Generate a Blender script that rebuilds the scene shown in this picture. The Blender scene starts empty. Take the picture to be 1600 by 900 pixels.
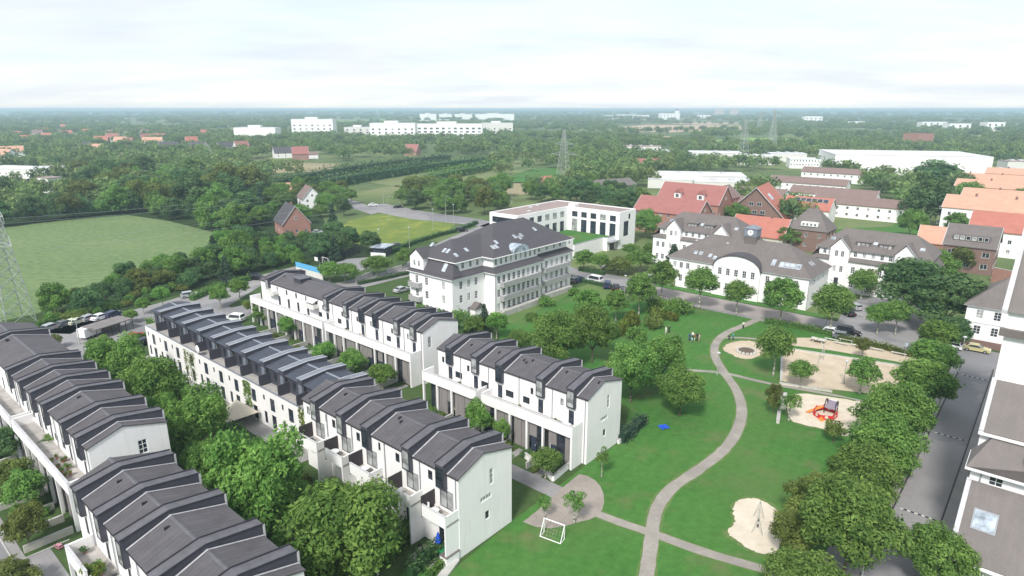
import bpy, bmesh, math, random
from mathutils import Vector, Matrix
random.seed(7)
R = random.Random(11)
scene = bpy.context.scene
COL = scene.collection

# ---------------------------------------------------------------- camera
CAM_H = 45.0
PITCH = math.atan(0.28)
cam_d = bpy.data.cameras.new('camera')
cam_d.sensor_width = 36.0
cam_d.lens = 22.5                      # 77.3 degrees wide
cam_d.clip_start = 0.5
cam_d.clip_end = 60000
cam = bpy.data.objects.new('camera', cam_d)
cam.location = (0, 0, CAM_H)
cam.rotation_euler = (math.pi/2 - PITCH, 0, 0)
COL.objects.link(cam)
scene.camera = cam

# ---------------------------------------------------------------- sky and sun
SUN_EL, SUN_AZ = 46.0, 202.0           # azimuth clockwise from +Y
world = bpy.data.worlds.new('World')
scene.world = world
world.use_nodes = True
wn, wl = world.node_tree.nodes, world.node_tree.links
wn.clear()
def wnode(t, **k):
    n = wn.new(t)
    for a, b in k.items(): setattr(n, a, b)
    return n
sky = wnode('ShaderNodeTexSky', sky_type='NISHITA', sun_disc=False, sun_elevation=math.radians(SUN_EL),
            sun_rotation=math.radians(SUN_AZ), altitude=60, air_density=1.0, dust_density=0.6, ozone_density=1.0)
tc = wnode('ShaderNodeTexCoord')
sep = wnode('ShaderNodeSeparateXYZ')
wl.new(tc.outputs['Generated'], sep.inputs[0])
mx = wnode('ShaderNodeMath', operation='MAXIMUM'); mx.inputs[1].default_value = 0.0
wl.new(sep.outputs['Z'], mx.inputs[0])
ad = wnode('ShaderNodeMath', operation='ADD'); ad.inputs[1].default_value = 0.12
wl.new(mx.outputs[0], ad.inputs[0])
dv = wnode('ShaderNodeVectorMath', operation='DIVIDE')
cmb = wnode('ShaderNodeCombineXYZ')
for i in range(3): wl.new(ad.outputs[0], cmb.inputs[i])
wl.new(tc.outputs['Generated'], dv.inputs[0]); wl.new(cmb.outputs[0], dv.inputs[1])
mp = wnode('ShaderNodeMapping'); mp.inputs['Scale'].default_value = (0.55, 1.0, 1.0); mp.inputs['Location'].default_value = (3.1, 0.4, 0)
wl.new(dv.outputs[0], mp.inputs[0])
cn = wnode('ShaderNodeTexNoise'); cn.inputs['Scale'].default_value = 0.9; cn.inputs['Detail'].default_value = 7; cn.inputs['Roughness'].default_value = 0.55
wl.new(mp.outputs[0], cn.inputs['Vector'])
cr = wnode('ShaderNodeValToRGB'); cr.color_ramp.elements[0].position = 0.33; cr.color_ramp.elements[0].color = (0.72, 0.72, 0.72, 1)
cr.color_ramp.elements[1].position = 0.62; cr.color_ramp.elements[1].color = (0.97, 0.97, 0.97, 1)
wl.new(cn.outputs['Fac'], cr.inputs[0])
sk_str = wnode('ShaderNodeVectorMath', operation='SCALE'); sk_str.inputs['Scale'].default_value = 0.14
wl.new(sky.outputs[0], sk_str.inputs[0])
cmix = wnode('ShaderNodeMix', data_type='RGBA')
wl.new(cr.outputs[0], cmix.inputs['Factor'])
wl.new(sk_str.outputs[0], cmix.inputs['A'])
cn2 = wnode('ShaderNodeTexNoise'); cn2.inputs['Scale'].default_value = 1.7; cn2.inputs['Detail'].default_value = 6; cn2.inputs['Roughness'].default_value = 0.6; cn2.inputs['Distortion'].default_value = 0.4
wl.new(mp.outputs[0], cn2.inputs['Vector'])
cr2 = wnode('ShaderNodeValToRGB'); cr2.color_ramp.elements[0].position = 0.36; cr2.color_ramp.elements[0].color = (0.440, 0.478, 0.520, 1)
cr2.color_ramp.elements[1].position = 0.60; cr2.color_ramp.elements[1].color = (0.495, 0.515, 0.532, 1)      # overcast cloud, thin blue-grey to white
wl.new(cn2.outputs['Fac'], cr2.inputs[0]); wl.new(cr2.outputs[0], cmix.inputs['B'])
bg = wnode('ShaderNodeBackground'); bg.inputs['Strength'].default_value = 1.0
wl.new(cmix.outputs['Result'], bg.inputs['Color'])
wo = wnode('ShaderNodeOutputWorld')
wl.new(bg.outputs[0], wo.inputs['Surface'])

sun_d = bpy.data.lights.new('sun', 'SUN')
sun_d.energy = 2.3
sun_d.angle = math.radians(10)
sun_d.color = (1.0, 0.96, 0.9)
sun = bpy.data.objects.new('sun', sun_d)
_az, _el = math.radians(SUN_AZ), math.radians(SUN_EL)
_to = Vector((math.sin(_az)*math.cos(_el), math.cos(_az)*math.cos(_el), math.sin(_el)))
sun.rotation_euler = (-_to).to_track_quat('-Z', 'Y').to_euler()
sun.location = _to * 200
COL.objects.link(sun)

scene.view_settings.view_transform = 'Standard'
scene.view_settings.look = 'None'
scene.view_settings.gamma = 1.0
scene.view_settings.exposure = 0.90
scene.render.engine = 'CYCLES'
scene.cycles.max_bounces = 6
scene.cycles.diffuse_bounces = 4
scene.cycles.glossy_bounces = 2
scene.cycles.transmission_bounces = 3
scene.cycles.transparent_max_bounces = 6
scene.cycles.volume_bounces = 2
scene.cycles.use_denoising = True
scene.cycles.caustics_reflective = False
scene.cycles.caustics_refractive = False

# ---------------------------------------------------------------- survey helpers: the place is flat, so a sighted ground point fixes a position
_c, _s = math.cos(PITCH), math.sin(PITCH)
def gp(px, py, z=0.0):
    u = (px-800)/1000.0; v = (450-py)/1000.0
    d = (u, _c+v*_s, -_s+v*_c)
    t = (z-CAM_H)/d[2]
    return Vector((d[0]*t, d[1]*t, z))
def depth(p): return p[1]*_c + (CAM_H-p[2])*_s
A = math.radians(139.3)                 # the estate is laid out on one grid: s runs along the terraces, t across them
ROT = A - math.pi/2                     # local x = t, local y = s
UX, UY, VX, VY = math.cos(A), math.sin(A), math.sin(A), -math.cos(A)
def xy(s, t): return Vector((s*UX+t*VX, s*UY+t*VY, 0))
def st(p): return (p[0]*UX+p[1]*UY, p[0]*VX+p[1]*VY)
def gs(px, py, z=0.0): return st(gp(px, py, z))

# ---------------------------------------------------------------- mesh helpers
class MB:
    def __init__(m): m.v = []; m.f = []; m.tone = None
    def add(m, vs, fs):
        o = len(m.v); m.v += [tuple(q) for q in vs]; m.f += [tuple(i+o for i in q) for q in fs]; return m
    def box(m, x0, x1, y0, y1, z0, z1):
        return m.add([(x0,y0,z0),(x1,y0,z0),(x1,y1,z0),(x0,y1,z0),(x0,y0,z1),(x1,y0,z1),(x1,y1,z1),(x0,y1,z1)],
                     [(0,3,2,1),(4,5,6,7),(0,1,5,4),(1,2,6,5),(2,3,7,6),(3,0,4,7)])
    def quad(m, a, b, c, d): return m.add([a,b,c,d], [(0,1,2,3)])
    def loft(m, rings, cap0=True, cap1=True, closed=True):
        n = len(rings[0]); o = len(m.v)
        for r in rings: m.v += [tuple(q) for q in r]
        for k in range(len(rings)-1):
            for i in range(n if closed else n-1):
                j = (i+1) % n
                m.f.append((o+k*n+i, o+k*n+j, o+(k+1)*n+j, o+(k+1)*n+i))
        if cap0: m.f.append(tuple(o+i for i in reversed(range(n))))
        if cap1: m.f.append(tuple(o+(len(rings)-1)*n+i for i in range(n)))
        return m
    def extr(m, poly, z0, z1):          # plan polygon, counter-clockwise
        return m.loft([[(x,y,z0) for x,y in poly], [(x,y,z1) for x,y in poly]])
    def prism_y(m, prof, y0, y1):       # x-z profile pushed along y
        return m.loft([[(x,y1,z) for x,z in prof], [(x,y0,z) for x,z in prof]])
    def prism_x(m, prof, x0, x1):       # y-z profile pushed along x
        return m.loft([[(x0,y,z) for y,z in prof], [(x1,y,z) for y,z in prof]])
    def tube(m, p, q, r0, r1=None, n=6, cap=True):
        r1 = r0 if r1 is None else r1
        p, q = Vector(p), Vector(q); d = (q-p)
        if d.length < 1e-6: return m
        d.normalize(); a = d.orthogonal().normalized(); b = d.cross(a)
        ring = lambda c, r: [c + (a*math.cos(2*math.pi*i/n) + b*math.sin(2*math.pi*i/n))*r for i in range(n)]
        return m.loft([ring(p, r0), ring(q, r1)], cap, cap)
    def lathe(m, prof, c=(0,0,0), n=12):
        rings = [[(c[0]+r*math.cos(2*math.pi*i/n), c[1]+r*math.sin(2*math.pi*i/n), c[2]+z) for i in range(n)] for r, z in prof]
        return m.loft(rings)
    def mesh(m, name, mat, smooth=False):
        me = bpy.data.meshes.new(name); me.from_pydata(m.v, [], m.f)
        if mat: me.materials.append(mat)
        if m.tone is not None:
            a = me.attributes.new('tone', 'FLOAT', 'FACE'); a.data.foreach_set('value', m.tone)
        if smooth: me.polygons.foreach_set('use_smooth', [True]*len(me.polygons))
        me.update(); return me
    def build(m, name, mat, parent=None, smooth=False, loc=None, rot=0.0):
        return put(name, m.mesh(name, mat, smooth), parent, loc, rot)
def put(name, me, parent=None, loc=None, rot=0.0, scale=None):
    o = bpy.data.objects.new(name, me); COL.objects.link(o)
    if parent: o.parent = parent
    if loc is not None: o.location = loc
    if rot: o.rotation_euler = (0, 0, rot)
    if scale: o.scale = scale
    return o
def tag(o, label, cat, group=None):
    o['label'] = label; o['category'] = cat
    if group: o['group'] = group
    return o
def thing(name, label, cat, loc=(0,0,0), rot=0.0, group=None):
    o = put(name, None, None, loc, rot); o.empty_display_size = 0.5
    return tag(o, label, cat, group)
def struct(o): o['kind'] = 'structure'; return o

# ---------------------------------------------------------------- materials
def mat(name, build):
    m = bpy.data.materials.new(name); m.use_nodes = True
    nt = m.node_tree; nt.nodes.clear()
    out = nt.nodes.new('ShaderNodeOutputMaterial')
    nt.links.new(build(nt), out.inputs['Surface'])
    return m
def N(nt, t, ins=None, **k):
    n = nt.nodes.new(t)
    for a, b in k.items(): setattr(n, a, b)
    for a, b in (ins or {}).items():
        if isinstance(b, bpy.types.NodeSocket): nt.links.new(b, n.inputs[a])
        else: n.inputs[a].default_value = b
    return n
def rgba(c): return (c[0], c[1], c[2], 1.0)
def noise(nt, scale, detail=4, rough=0.55, vec=None, dist=0.0):
    n = N(nt, 'ShaderNodeTexNoise', {'Scale': scale, 'Detail': detail, 'Roughness': rough, 'Distortion': dist})
    if vec is None: vec = N(nt, 'ShaderNodeTexCoord').outputs['Object']
    nt.links.new(vec, n.inputs['Vector']); return n.outputs['Fac']
def ramp(nt, fac, stops):
    n = nt.nodes.new('ShaderNodeValToRGB'); e = n.color_ramp.elements
    while len(e) < len(stops): e.new(0.5)
    for x, (p, c) in zip(e, stops): x.position = p; x.color = rgba(c)
    nt.links.new(fac, n.inputs[0]); return n.outputs[0]
def mixc(nt, fac, a, b, mode='MIX'):
    n = N(nt, 'ShaderNodeMix', data_type='RGBA', blend_type=mode)
    for k, v in (('Factor', fac), ('A', a), ('B', b)):
        if isinstance(v, bpy.types.NodeSocket): nt.links.new(v, n.inputs[k])
        elif k == 'Factor': n.inputs[k].default_value = v
        else: n.inputs[k].default_value = rgba(v)
    return n.outputs['Result']
def bsdf(nt, col, rough=0.8, bump=None, bstr=0.3, bdist=0.02, spec=0.3, metal=0.0):
    p = N(nt, 'ShaderNodeBsdfPrincipled', {'Roughness': rough, 'Specular IOR Level': spec, 'Metallic': metal})
    if isinstance(col, bpy.types.NodeSocket): nt.links.new(col, p.inputs['Base Color'])
    else: p.inputs['Base Color'].default_value = rgba(col)
    if bump is not None:
        b = N(nt, 'ShaderNodeBump', {'Strength': bstr, 'Distance': bdist, 'Height': bump})
        nt.links.new(b.outputs[0], p.inputs['Normal'])
    return p.outputs[0]
def dim(c, k): return tuple(x*k for x in c)
def plain(name, c, rough=0.7, var=0.12, scale=2.0, spec=0.3, metal=0.0):
    def f(nt):
        n = noise(nt, scale, 5)
        return bsdf(nt, ramp(nt, n, [(0.3, dim(c, 1-var)), (0.7, dim(c, 1+var))]), rough, n, 0.15, 0.01, spec, metal)
    return mat(name, f)
def plaster(name, c, streak=0.10, grime=(0.45, 0.44, 0.40)):
    def f(nt):
        co = N(nt, 'ShaderNodeTexCoord').outputs['Object']
        big = noise(nt, 0.35, 5, 0.6, co)
        mpn = N(nt, 'ShaderNodeMapping', {'Vector': co, 'Scale': (2.2, 2.2, 0.18)})
        st_ = noise(nt, 1.0, 6, 0.6, mpn.outputs[0])
        fine = noise(nt, 14, 3, 0.5, co)
        base = ramp(nt, big, [(0.3, dim(c, 0.94)), (0.7, c)])
        fac = N(nt, 'ShaderNodeMapRange', {'Value': st_, 'From Min': 0.52, 'From Max': 0.8, 'To Min': 0.0, 'To Max': streak*3}).outputs[0]
        return bsdf(nt, mixc(nt, fac, base, grime), 0.9, fine, 0.12, 0.01, 0.15)
    return mat(name, f)
def roofing(name, c, course=0.0, axis='Z', var=0.22, lichen=None, seam=0.0, rough=0.75):
    def f(nt):
        co = N(nt, 'ShaderNodeTexCoord').outputs['Object']
        big = noise(nt, 0.5, 6, 0.65, co)
        fine = noise(nt, 6.0, 3, 0.6, co)
        col = ramp(nt, big, [(0.28, dim(c, 1-var)), (0.55, c), (0.78, dim(c, 1+var))])
        col = mixc(nt, 0.25, col, ramp(nt, fine, [(0.3, dim(c, 0.7)), (0.7, dim(c, 1.35))]))
        if lichen:
            l = noise(nt, 1.7, 6, 0.7, co)
            fac = N(nt, 'ShaderNodeMapRange', {'Value': l, 'From Min': 0.56, 'From Max': 0.75, 'To Min': 0.0, 'To Max': 0.55}).outputs[0]
            col = mixc(nt, fac, col, lichen)
        stn = noise(nt, 1.0, 5, 0.65, N(nt, 'ShaderNodeMapping', {'Vector': co, 'Scale': (0.25, 2.2, 0.25)}).outputs[0])
        col = mixc(nt, N(nt, 'ShaderNodeMapRange', {'Value': stn, 'From Min': 0.5, 'From Max': 0.75, 'To Min': 0.0, 'To Max': 0.4}).outputs[0], col, dim(c, 1.5))
        h = fine
        if course:
            bk = N(nt, 'ShaderNodeTexWave', {'Vector': co, 'Scale': 1.0/course/2, 'Distortion': 0.25, 'Detail': 1.0, 'Detail Scale': 3.0}, wave_type='BANDS', bands_direction=axis, wave_profile='SAW')
            col = mixc(nt, 0.3, col, mixc(nt, bk.outputs['Fac'], dim(c, 0.45), dim(c, 1.25)))
            h = bk.outputs['Fac']
        if seam:
            bk = N(nt, 'ShaderNodeTexWave', {'Vector': co, 'Scale': 1.0/seam/2, 'Distortion': 0.0}, wave_type='BANDS', bands_direction='Y', wave_profile='SIN')
            fac = N(nt, 'ShaderNodeMapRange', {'Value': bk.outputs['Fac'], 'From Min': 0.93, 'From Max': 1.0, 'To Min': 0.0, 'To Max': 0.42}).outputs[0]
            col = mixc(nt, fac, col, dim(c, 0.45)); h = fac
        return bsdf(nt, col, rough, h, 0.35, 0.03, 0.25)
    return mat(name, f)
def brickwork(name, c, mortar, sc=1.0):
    def f(nt):
        co = N(nt, 'ShaderNodeTexCoord').outputs['Object']
        sp = N(nt, 'ShaderNodeSeparateXYZ', {'Vector': co})
        su = N(nt, 'ShaderNodeMath', {0: sp.outputs['X'], 1: sp.outputs['Y']}, operation='ADD')
        cb = N(nt, 'ShaderNodeCombineXYZ', {'X': su.outputs[0], 'Y': sp.outputs['Z']})
        b = N(nt, 'ShaderNodeTexBrick', {'Vector': cb.outputs[0], 'Color1': rgba(dim(c, 0.85)), 'Color2': rgba(dim(c, 1.15)), 'Mortar': rgba(mortar),
              'Scale': sc, 'Mortar Size': 0.01, 'Brick Width': 0.24, 'Row Height': 0.075})
        n = noise(nt, 0.8, 5, 0.6, co)
        col = mixc(nt, 0.5, b.outputs['Color'], ramp(nt, n, [(0.3, dim(c, 0.8)), (0.7, dim(c, 1.2))]))
        return bsdf(nt, col, 0.85, b.outputs['Fac'], -0.2, 0.01, 0.2)
    return mat(name, f)
def glassy(name, c=(0.025, 0.032, 0.042), rough=0.06, curtain=0.0):
    def f(nt):
        n = noise(nt, 0.9, 3)
        col = ramp(nt, n, [(0.35, dim(c, 0.6)), (0.65, dim(c, 1.6))])
        return bsdf(nt, col, rough, None, spec=0.6)
    return mat(name, f)
def ground_mat(name, stops, scale, fine=3.0, fine_amt=0.35, rough=0.95, patches=None, bump=0.4):
    def f(nt):
        co = N(nt, 'ShaderNodeNewGeometry').outputs['Position']
        big = noise(nt, scale, 8, 0.62, co)
        col = ramp(nt, big, stops)
        fn = noise(nt, fine, 5, 0.7, co)
        mid = [s[1] for s in stops][len(stops)//2]
        col = mixc(nt, fine_amt, col, ramp(nt, fn, [(0.3, dim(mid, 0.62)), (0.7, dim(mid, 1.4))]))
        if name == 'mown lawn':
            mw = N(nt, 'ShaderNodeTexWave', {'Vector': N(nt, 'ShaderNodeMapping', {'Vector': co, 'Rotation': (0,0,.6)}).outputs[0], 'Scale': 0.16, 'Distortion': 1.5, 'Detail': 2.0}, bands_direction='X')
            col = mixc(nt, 0.07, col, mixc(nt, mw.outputs['Fac'], dim(mid, 0.7), dim(mid, 1.35)))
            wn2 = noise(nt, 0.045, 6, 0.6, co)
            col = mixc(nt, N(nt, 'ShaderNodeMapRange', {'Value': wn2, 'From Min': 0.5, 'From Max': 0.66, 'To Min': 0.0, 'To Max': 0.45}).outputs[0], col, (0.110, 0.150, 0.055))
        if patches:
            psc, lo, hi, pc, amt = patches
            pn = noise(nt, psc, 5, 0.6, co)
            fac = N(nt, 'ShaderNodeMapRange', {'Value': pn, 'From Min': lo, 'From Max': hi, 'To Min': 0.0, 'To Max': amt}).outputs[0]
            col = mixc(nt, fac, col, pc)
        return bsdf(nt, col, rough, fn, bump, 0.04, 0.15)
    return mat(name, f)
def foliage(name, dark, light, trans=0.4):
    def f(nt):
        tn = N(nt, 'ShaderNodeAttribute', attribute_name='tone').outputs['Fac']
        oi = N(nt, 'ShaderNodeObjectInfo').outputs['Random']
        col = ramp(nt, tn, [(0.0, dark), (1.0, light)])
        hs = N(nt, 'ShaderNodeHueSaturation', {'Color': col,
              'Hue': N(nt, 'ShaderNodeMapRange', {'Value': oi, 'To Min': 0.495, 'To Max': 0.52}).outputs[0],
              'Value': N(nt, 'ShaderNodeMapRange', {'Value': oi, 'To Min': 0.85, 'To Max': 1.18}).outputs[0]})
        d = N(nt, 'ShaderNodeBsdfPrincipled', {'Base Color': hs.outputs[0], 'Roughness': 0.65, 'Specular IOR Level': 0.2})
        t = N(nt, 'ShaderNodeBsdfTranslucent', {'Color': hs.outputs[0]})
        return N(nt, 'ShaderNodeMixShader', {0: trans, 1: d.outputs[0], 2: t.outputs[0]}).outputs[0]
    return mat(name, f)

M = {}
M['white'] = plaster('white render', (0.86, 0.845, 0.84), 0.09)
M['white2'] = plaster('bright white render', (0.88, 0.875, 0.87), 0.05)
M['offwhite'] = plaster('off white render', (0.70, 0.69, 0.66), 0.08)
M['whitetrim'] = plain('white paint', (0.80, 0.80, 0.79), 0.5, 0.04)
M['greytrim'] = plain('grey metal trim', (0.30, 0.31, 0.33), 0.45, 0.1)
M['roof_dark'] = roofing('dark roof felt', (0.105, 0.099, 0.107), 0, var=0.28, seam=0.9)
M['roof_B'] = roofing('blue grey roof felt', (0.064, 0.072, 0.094), 0, var=0.25, seam=1.1)
M['band'] = plain('anthracite cladding', (0.066, 0.066, 0.084), 0.5, 0.15, 0.8)
M['band_top'] = plain('grey zinc cover', (0.115, 0.112, 0.125), 0.5, 0.18, 1.2)
M['band_light'] = plain('pale zinc cover', (0.20, 0.22, 0.26), 0.45, 0.15, 1.2)
M['coping'] = plain('black coping', (0.028, 0.028, 0.036), 0.5, 0.2)
M['flash'] = plain('pale flashing', (0.50, 0.50, 0.52), 0.5, 0.15)
M['slate'] = roofing('slate roof', (0.085, 0.080, 0.090), 0.3, 'Z', 0.12)
M['tile_grey'] = roofing('weathered grey tiles', (0.165, 0.145, 0.138), 0.3, 'Z', 0.25, (0.26, 0.24, 0.20))
M['tile_brown'] = roofing('brown tiles', (0.185, 0.165, 0.158), 0.32, 'X', 0.15, (0.20, 0.17, 0.15))
M['tile_red'] = roofing('red tiles', (0.43, 0.165, 0.125), 0.3, 'Z', 0.2)
M['tile_dkred'] = roofing('dark red tiles', (0.33, 0.140, 0.125), 0.3, 'Z', 0.2)
M['tile_orange'] = roofing('orange tiles', (0.58, 0.33, 0.235), 0.3, 'Z', 0.2, (0.55, 0.36, 0.27))
M['tile_mauve'] = roofing('grey brown tiles', (0.22, 0.155, 0.14), 0.3, 'Z', 0.2)
M['flat_roof'] = plain('flat roof gravel', (0.30, 0.235, 0.22), 0.9, 0.15, 0.6)
M['flat_pale'] = plain('pale flat roof', (0.62, 0.63, 0.64), 0.7, 0.1, 0.15)
M['brick_red'] = brickwork('red brick', (0.36, 0.175, 0.14), (0.36, 0.30, 0.26))
M['brick_brown'] = brickwork('brown brick', (0.21, 0.125, 0.105), (0.25, 0.22, 0.2))
M['frame'] = plain('white window frame', (0.78, 0.78, 0.77), 0.45, 0.03)
M['frame_dk'] = plain('dark window frame', (0.045, 0.046, 0.055), 0.45, 0.1)
M['glass'] = glassy('window glass')
M['glass_bl'] = glassy('tinted blue glass', (0.028, 0.036, 0.055))
M['glass_lt'] = glassy('glass with pale curtains', (0.30, 0.31, 0.31), 0.12)
M['skylight'] = glassy('skylight glass', (0.32, 0.37, 0.42), 0.08)
M['door'] = plain('dark door', (0.035, 0.045, 0.075), 0.45, 0.1)
M['wood_grey'] = roofing('weathered larch slats', (0.27, 0.25, 0.245), 0.14, 'Z', 0.3)
M['wood_dark'] = plain('dark stained timber', (0.05, 0.042, 0.045), 0.7, 0.2)
M['terrace'] = plain('terrace paving', (0.36, 0.34, 0.32), 0.9, 0.18, 1.5)
M['concrete'] = plain('concrete', (0.44, 0.43, 0.41), 0.9, 0.15, 1.2)
M['stone_pale'] = plain('pale stone', (0.55, 0.53, 0.47), 0.9, 0.15, 1.0)
M['steel'] = plain('galvanised steel', (0.42, 0.46, 0.43), 0.5, 0.1, 3, 0.4, 0.3)
M['steel_white'] = plain('white painted steel', (0.82, 0.82, 0.82), 0.4, 0.03)
M['rail'] = plain('grey balcony grille', (0.36, 0.36, 0.36), 0.5, 0.2, 6)
M['asphalt'] = ground_mat('asphalt', [(0.3, (0.225, 0.218, 0.224)), (0.5, (0.275, 0.264, 0.268)), (0.7, (0.285, 0.275, 0.278))], 0.12, 2.5, 0.2, 0.9, (0.05, 0.5, 0.53, (0.205, 0.203, 0.214), 0.8))
M['asphalt_pink'] = ground_mat('worn pinkish asphalt', [(0.3, (0.26, 0.23, 0.22)), (0.5, (0.30, 0.265, 0.255)), (0.7, (0.34, 0.30, 0.29))], 0.15, 2.0, 0.25)
M['paving'] = ground_mat('grey paving', [(0.3, (0.25, 0.24, 0.235)), (0.5, (0.28, 0.27, 0.265)), (0.7, (0.32, 0.31, 0.30))], 0.3, 3.0, 0.25)
M['path'] = ground_mat('gravel path', [(0.3, (0.25, 0.225, 0.20)), (0.5, (0.31, 0.285, 0.255)), (0.7, (0.38, 0.35, 0.31))], 0.35, 3.0, 0.3, 0.95, (0.25, 0.48, 0.62, (0.24, 0.22, 0.20), 0.6))
M['plaza'] = ground_mat('gravel plaza', [(0.3, (0.24, 0.215, 0.19)), (0.5, (0.30, 0.265, 0.235)), (0.7, (0.35, 0.31, 0.275))], 0.3, 2.0, 0.3)
M['sand'] = ground_mat('play sand', [(0.3, (0.42, 0.345, 0.255)), (0.5, (0.50, 0.415, 0.315)), (0.7, (0.57, 0.49, 0.385))], 0.35, 2.5, 0.18)
M['sand_lt'] = ground_mat('pale play sand', [(0.3, (0.52, 0.445, 0.35)), (0.5, (0.60, 0.53, 0.43)), (0.7, (0.67, 0.60, 0.50))], 0.4, 2.5, 0.15)
M['lawn'] = ground_mat('mown lawn', [(0.3, (0.036, 0.118, 0.022)), (0.45, (0.046, 0.148, 0.028)), (0.58, (0.064, 0.165, 0.036)), (0.75, (0.105, 0.178, 0.052))], 0.07, 1.1, 0.5, 0.95, (0.13, 0.54, 0.70, (0.16, 0.15, 0.075), 0.6))
M['lawn_dry'] = ground_mat('dry lawn', [(0.3, (0.085, 0.150, 0.045)), (0.5, (0.11, 0.175, 0.055)), (0.7, (0.15, 0.19, 0.075))], 0.12, 1.6, 0.35)
M['verge'] = ground_mat('garden ground', [(0.3, (0.035, 0.065, 0.022)), (0.5, (0.055, 0.095, 0.030)), (0.7, (0.085, 0.115, 0.045))], 0.2, 1.2, 0.45)
M['soil'] = ground_mat('bare soil', [(0.3, (0.10, 0.08, 0.06)), (0.5, (0.13, 0.105, 0.08)), (0.7, (0.17, 0.14, 0.11))], 0.4, 2.0, 0.3)
M['ground'] = ground_mat('far countryside', [(0.30, (0.045, 0.082, 0.030)), (0.48, (0.065, 0.110, 0.038)), (0.55, (0.15, 0.19, 0.075)), (0.66, (0.30, 0.27, 0.16))], 0.004, 0.05, 0.4)
M['field_tan'] = ground_mat('stubble field', [(0.3, (0.24, 0.20, 0.12)), (0.5, (0.29, 0.25, 0.15)), (0.7, (0.33, 0.29, 0.18))], 0.03, 0.5, 0.25)
M['field_olive'] = ground_mat('olive meadow', [(0.3, (0.13, 0.165, 0.065)), (0.5, (0.17, 0.195, 0.085)), (0.7, (0.20, 0.21, 0.10))], 0.03, 0.5, 0.25)
M['field_pink'] = ground_mat('ripe field', [(0.3, (0.40, 0.29, 0.20)), (0.5, (0.45, 0.34, 0.24)), (0.7, (0.48, 0.37, 0.27))], 0.01, 0.1, 0.2)
M['field_lime'] = ground_mat('bright meadow', [(0.3, (0.16, 0.28, 0.07)), (0.5, (0.20, 0.33, 0.09)), (0.7, (0.24, 0.36, 0.11))], 0.01, 0.1, 0.2)
M['court'] = ground_mat('ball court surface', [(0.3, (0.22, 0.215, 0.22)), (0.5, (0.25, 0.245, 0.25)), (0.7, (0.28, 0.27, 0.275))], 0.2, 2.0, 0.2)
M['bark'] = plain('bark', (0.14, 0.11, 0.085), 0.9, 0.25, 4)
M['bark_pale'] = plain('pale bark', (0.33, 0.33, 0.27), 0.9, 0.2, 4)
M['leaf'] = foliage('broad leaves', (0.080, 0.165, 0.036), (0.26, 0.400, 0.095))
M['leaf_light'] = foliage('fresh leaves', (0.082, 0.180, 0.035), (0.275, 0.440, 0.10))
M['leaf_dark'] = foliage('dark leaves', (0.052, 0.118, 0.044), (0.175, 0.28, 0.10))
M['leaf_blue'] = foliage('conifer needles', (0.032, 0.068, 0.042), (0.12, 0.19, 0.11))
M['leaf_olive'] = foliage('olive leaves', (0.085, 0.115, 0.024), (0.27, 0.315, 0.085))
M['leaf_yellow'] = foliage('yellowing leaves', (0.080, 0.105, 0.015), (0.26, 0.31, 0.06))
M['leaf_far'] = foliage('woodland leaves', (0.075, 0.140, 0.045), (0.25, 0.345, 0.11))
M['tyre'] = plain('tyre rubber', (0.02, 0.02, 0.02), 0.85, 0.1)
M['rim'] = plain('wheel rim', (0.45, 0.45, 0.46), 0.35, 0.05, 3, 0.5, 0.7)
M['lamp'] = plain('headlamp', (0.7, 0.72, 0.72), 0.15, 0.05)
M['taillamp'] = plain('tail lamp', (0.35, 0.02, 0.02), 0.2, 0.05)
def paint(name, c): return mat(name, lambda nt: bsdf(nt, c, 0.25, None, spec=0.5))
for n_, c_ in dict(white=(0.78,0.79,0.80), silver=(0.42,0.44,0.46), black=(0.012,0.012,0.015), navy=(0.02,0.035,0.09), blue=(0.04,0.10,0.30), red=(0.42,0.015,0.02),
                  grey=(0.16,0.17,0.18), gold=(0.50,0.46,0.24), cream=(0.66,0.70,0.55), pink=(0.50,0.22,0.28), cyan=(0.20,0.42,0.52)).items():
    M['car_'+n_] = paint('car paint '+n_, c_)
M['red_play'] = plain('red play panel', (0.55, 0.02, 0.03), 0.4, 0.05)
M['orange_play'] = plain('orange plastic', (0.75, 0.22, 0.05), 0.4, 0.05)
M['black_play'] = plain('black play panel', (0.02, 0.02, 0.022), 0.4, 0.1)
M['lilac_play'] = plain('lilac play panel', (0.33, 0.29, 0.36), 0.5, 0.1)
M['blue_cloth'] = plain('blue cloth', (0.02, 0.09, 0.55), 0.8, 0.15)
M['cloth_cream'] = plain('cream canvas', (0.62, 0.56, 0.46), 0.8, 0.06)
M['banner'] = plain('light blue banner', (0.12, 0.42, 0.72), 0.6, 0.05)
M['green_bin'] = plain('green plastic', (0.02, 0.25, 0.09), 0.4, 0.05)
M['skin'] = plain('skin', (0.50, 0.30, 0.21), 0.6, 0.05)
M['hair'] = plain('hair', (0.05, 0.03, 0.02), 0.7, 0.2)
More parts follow.
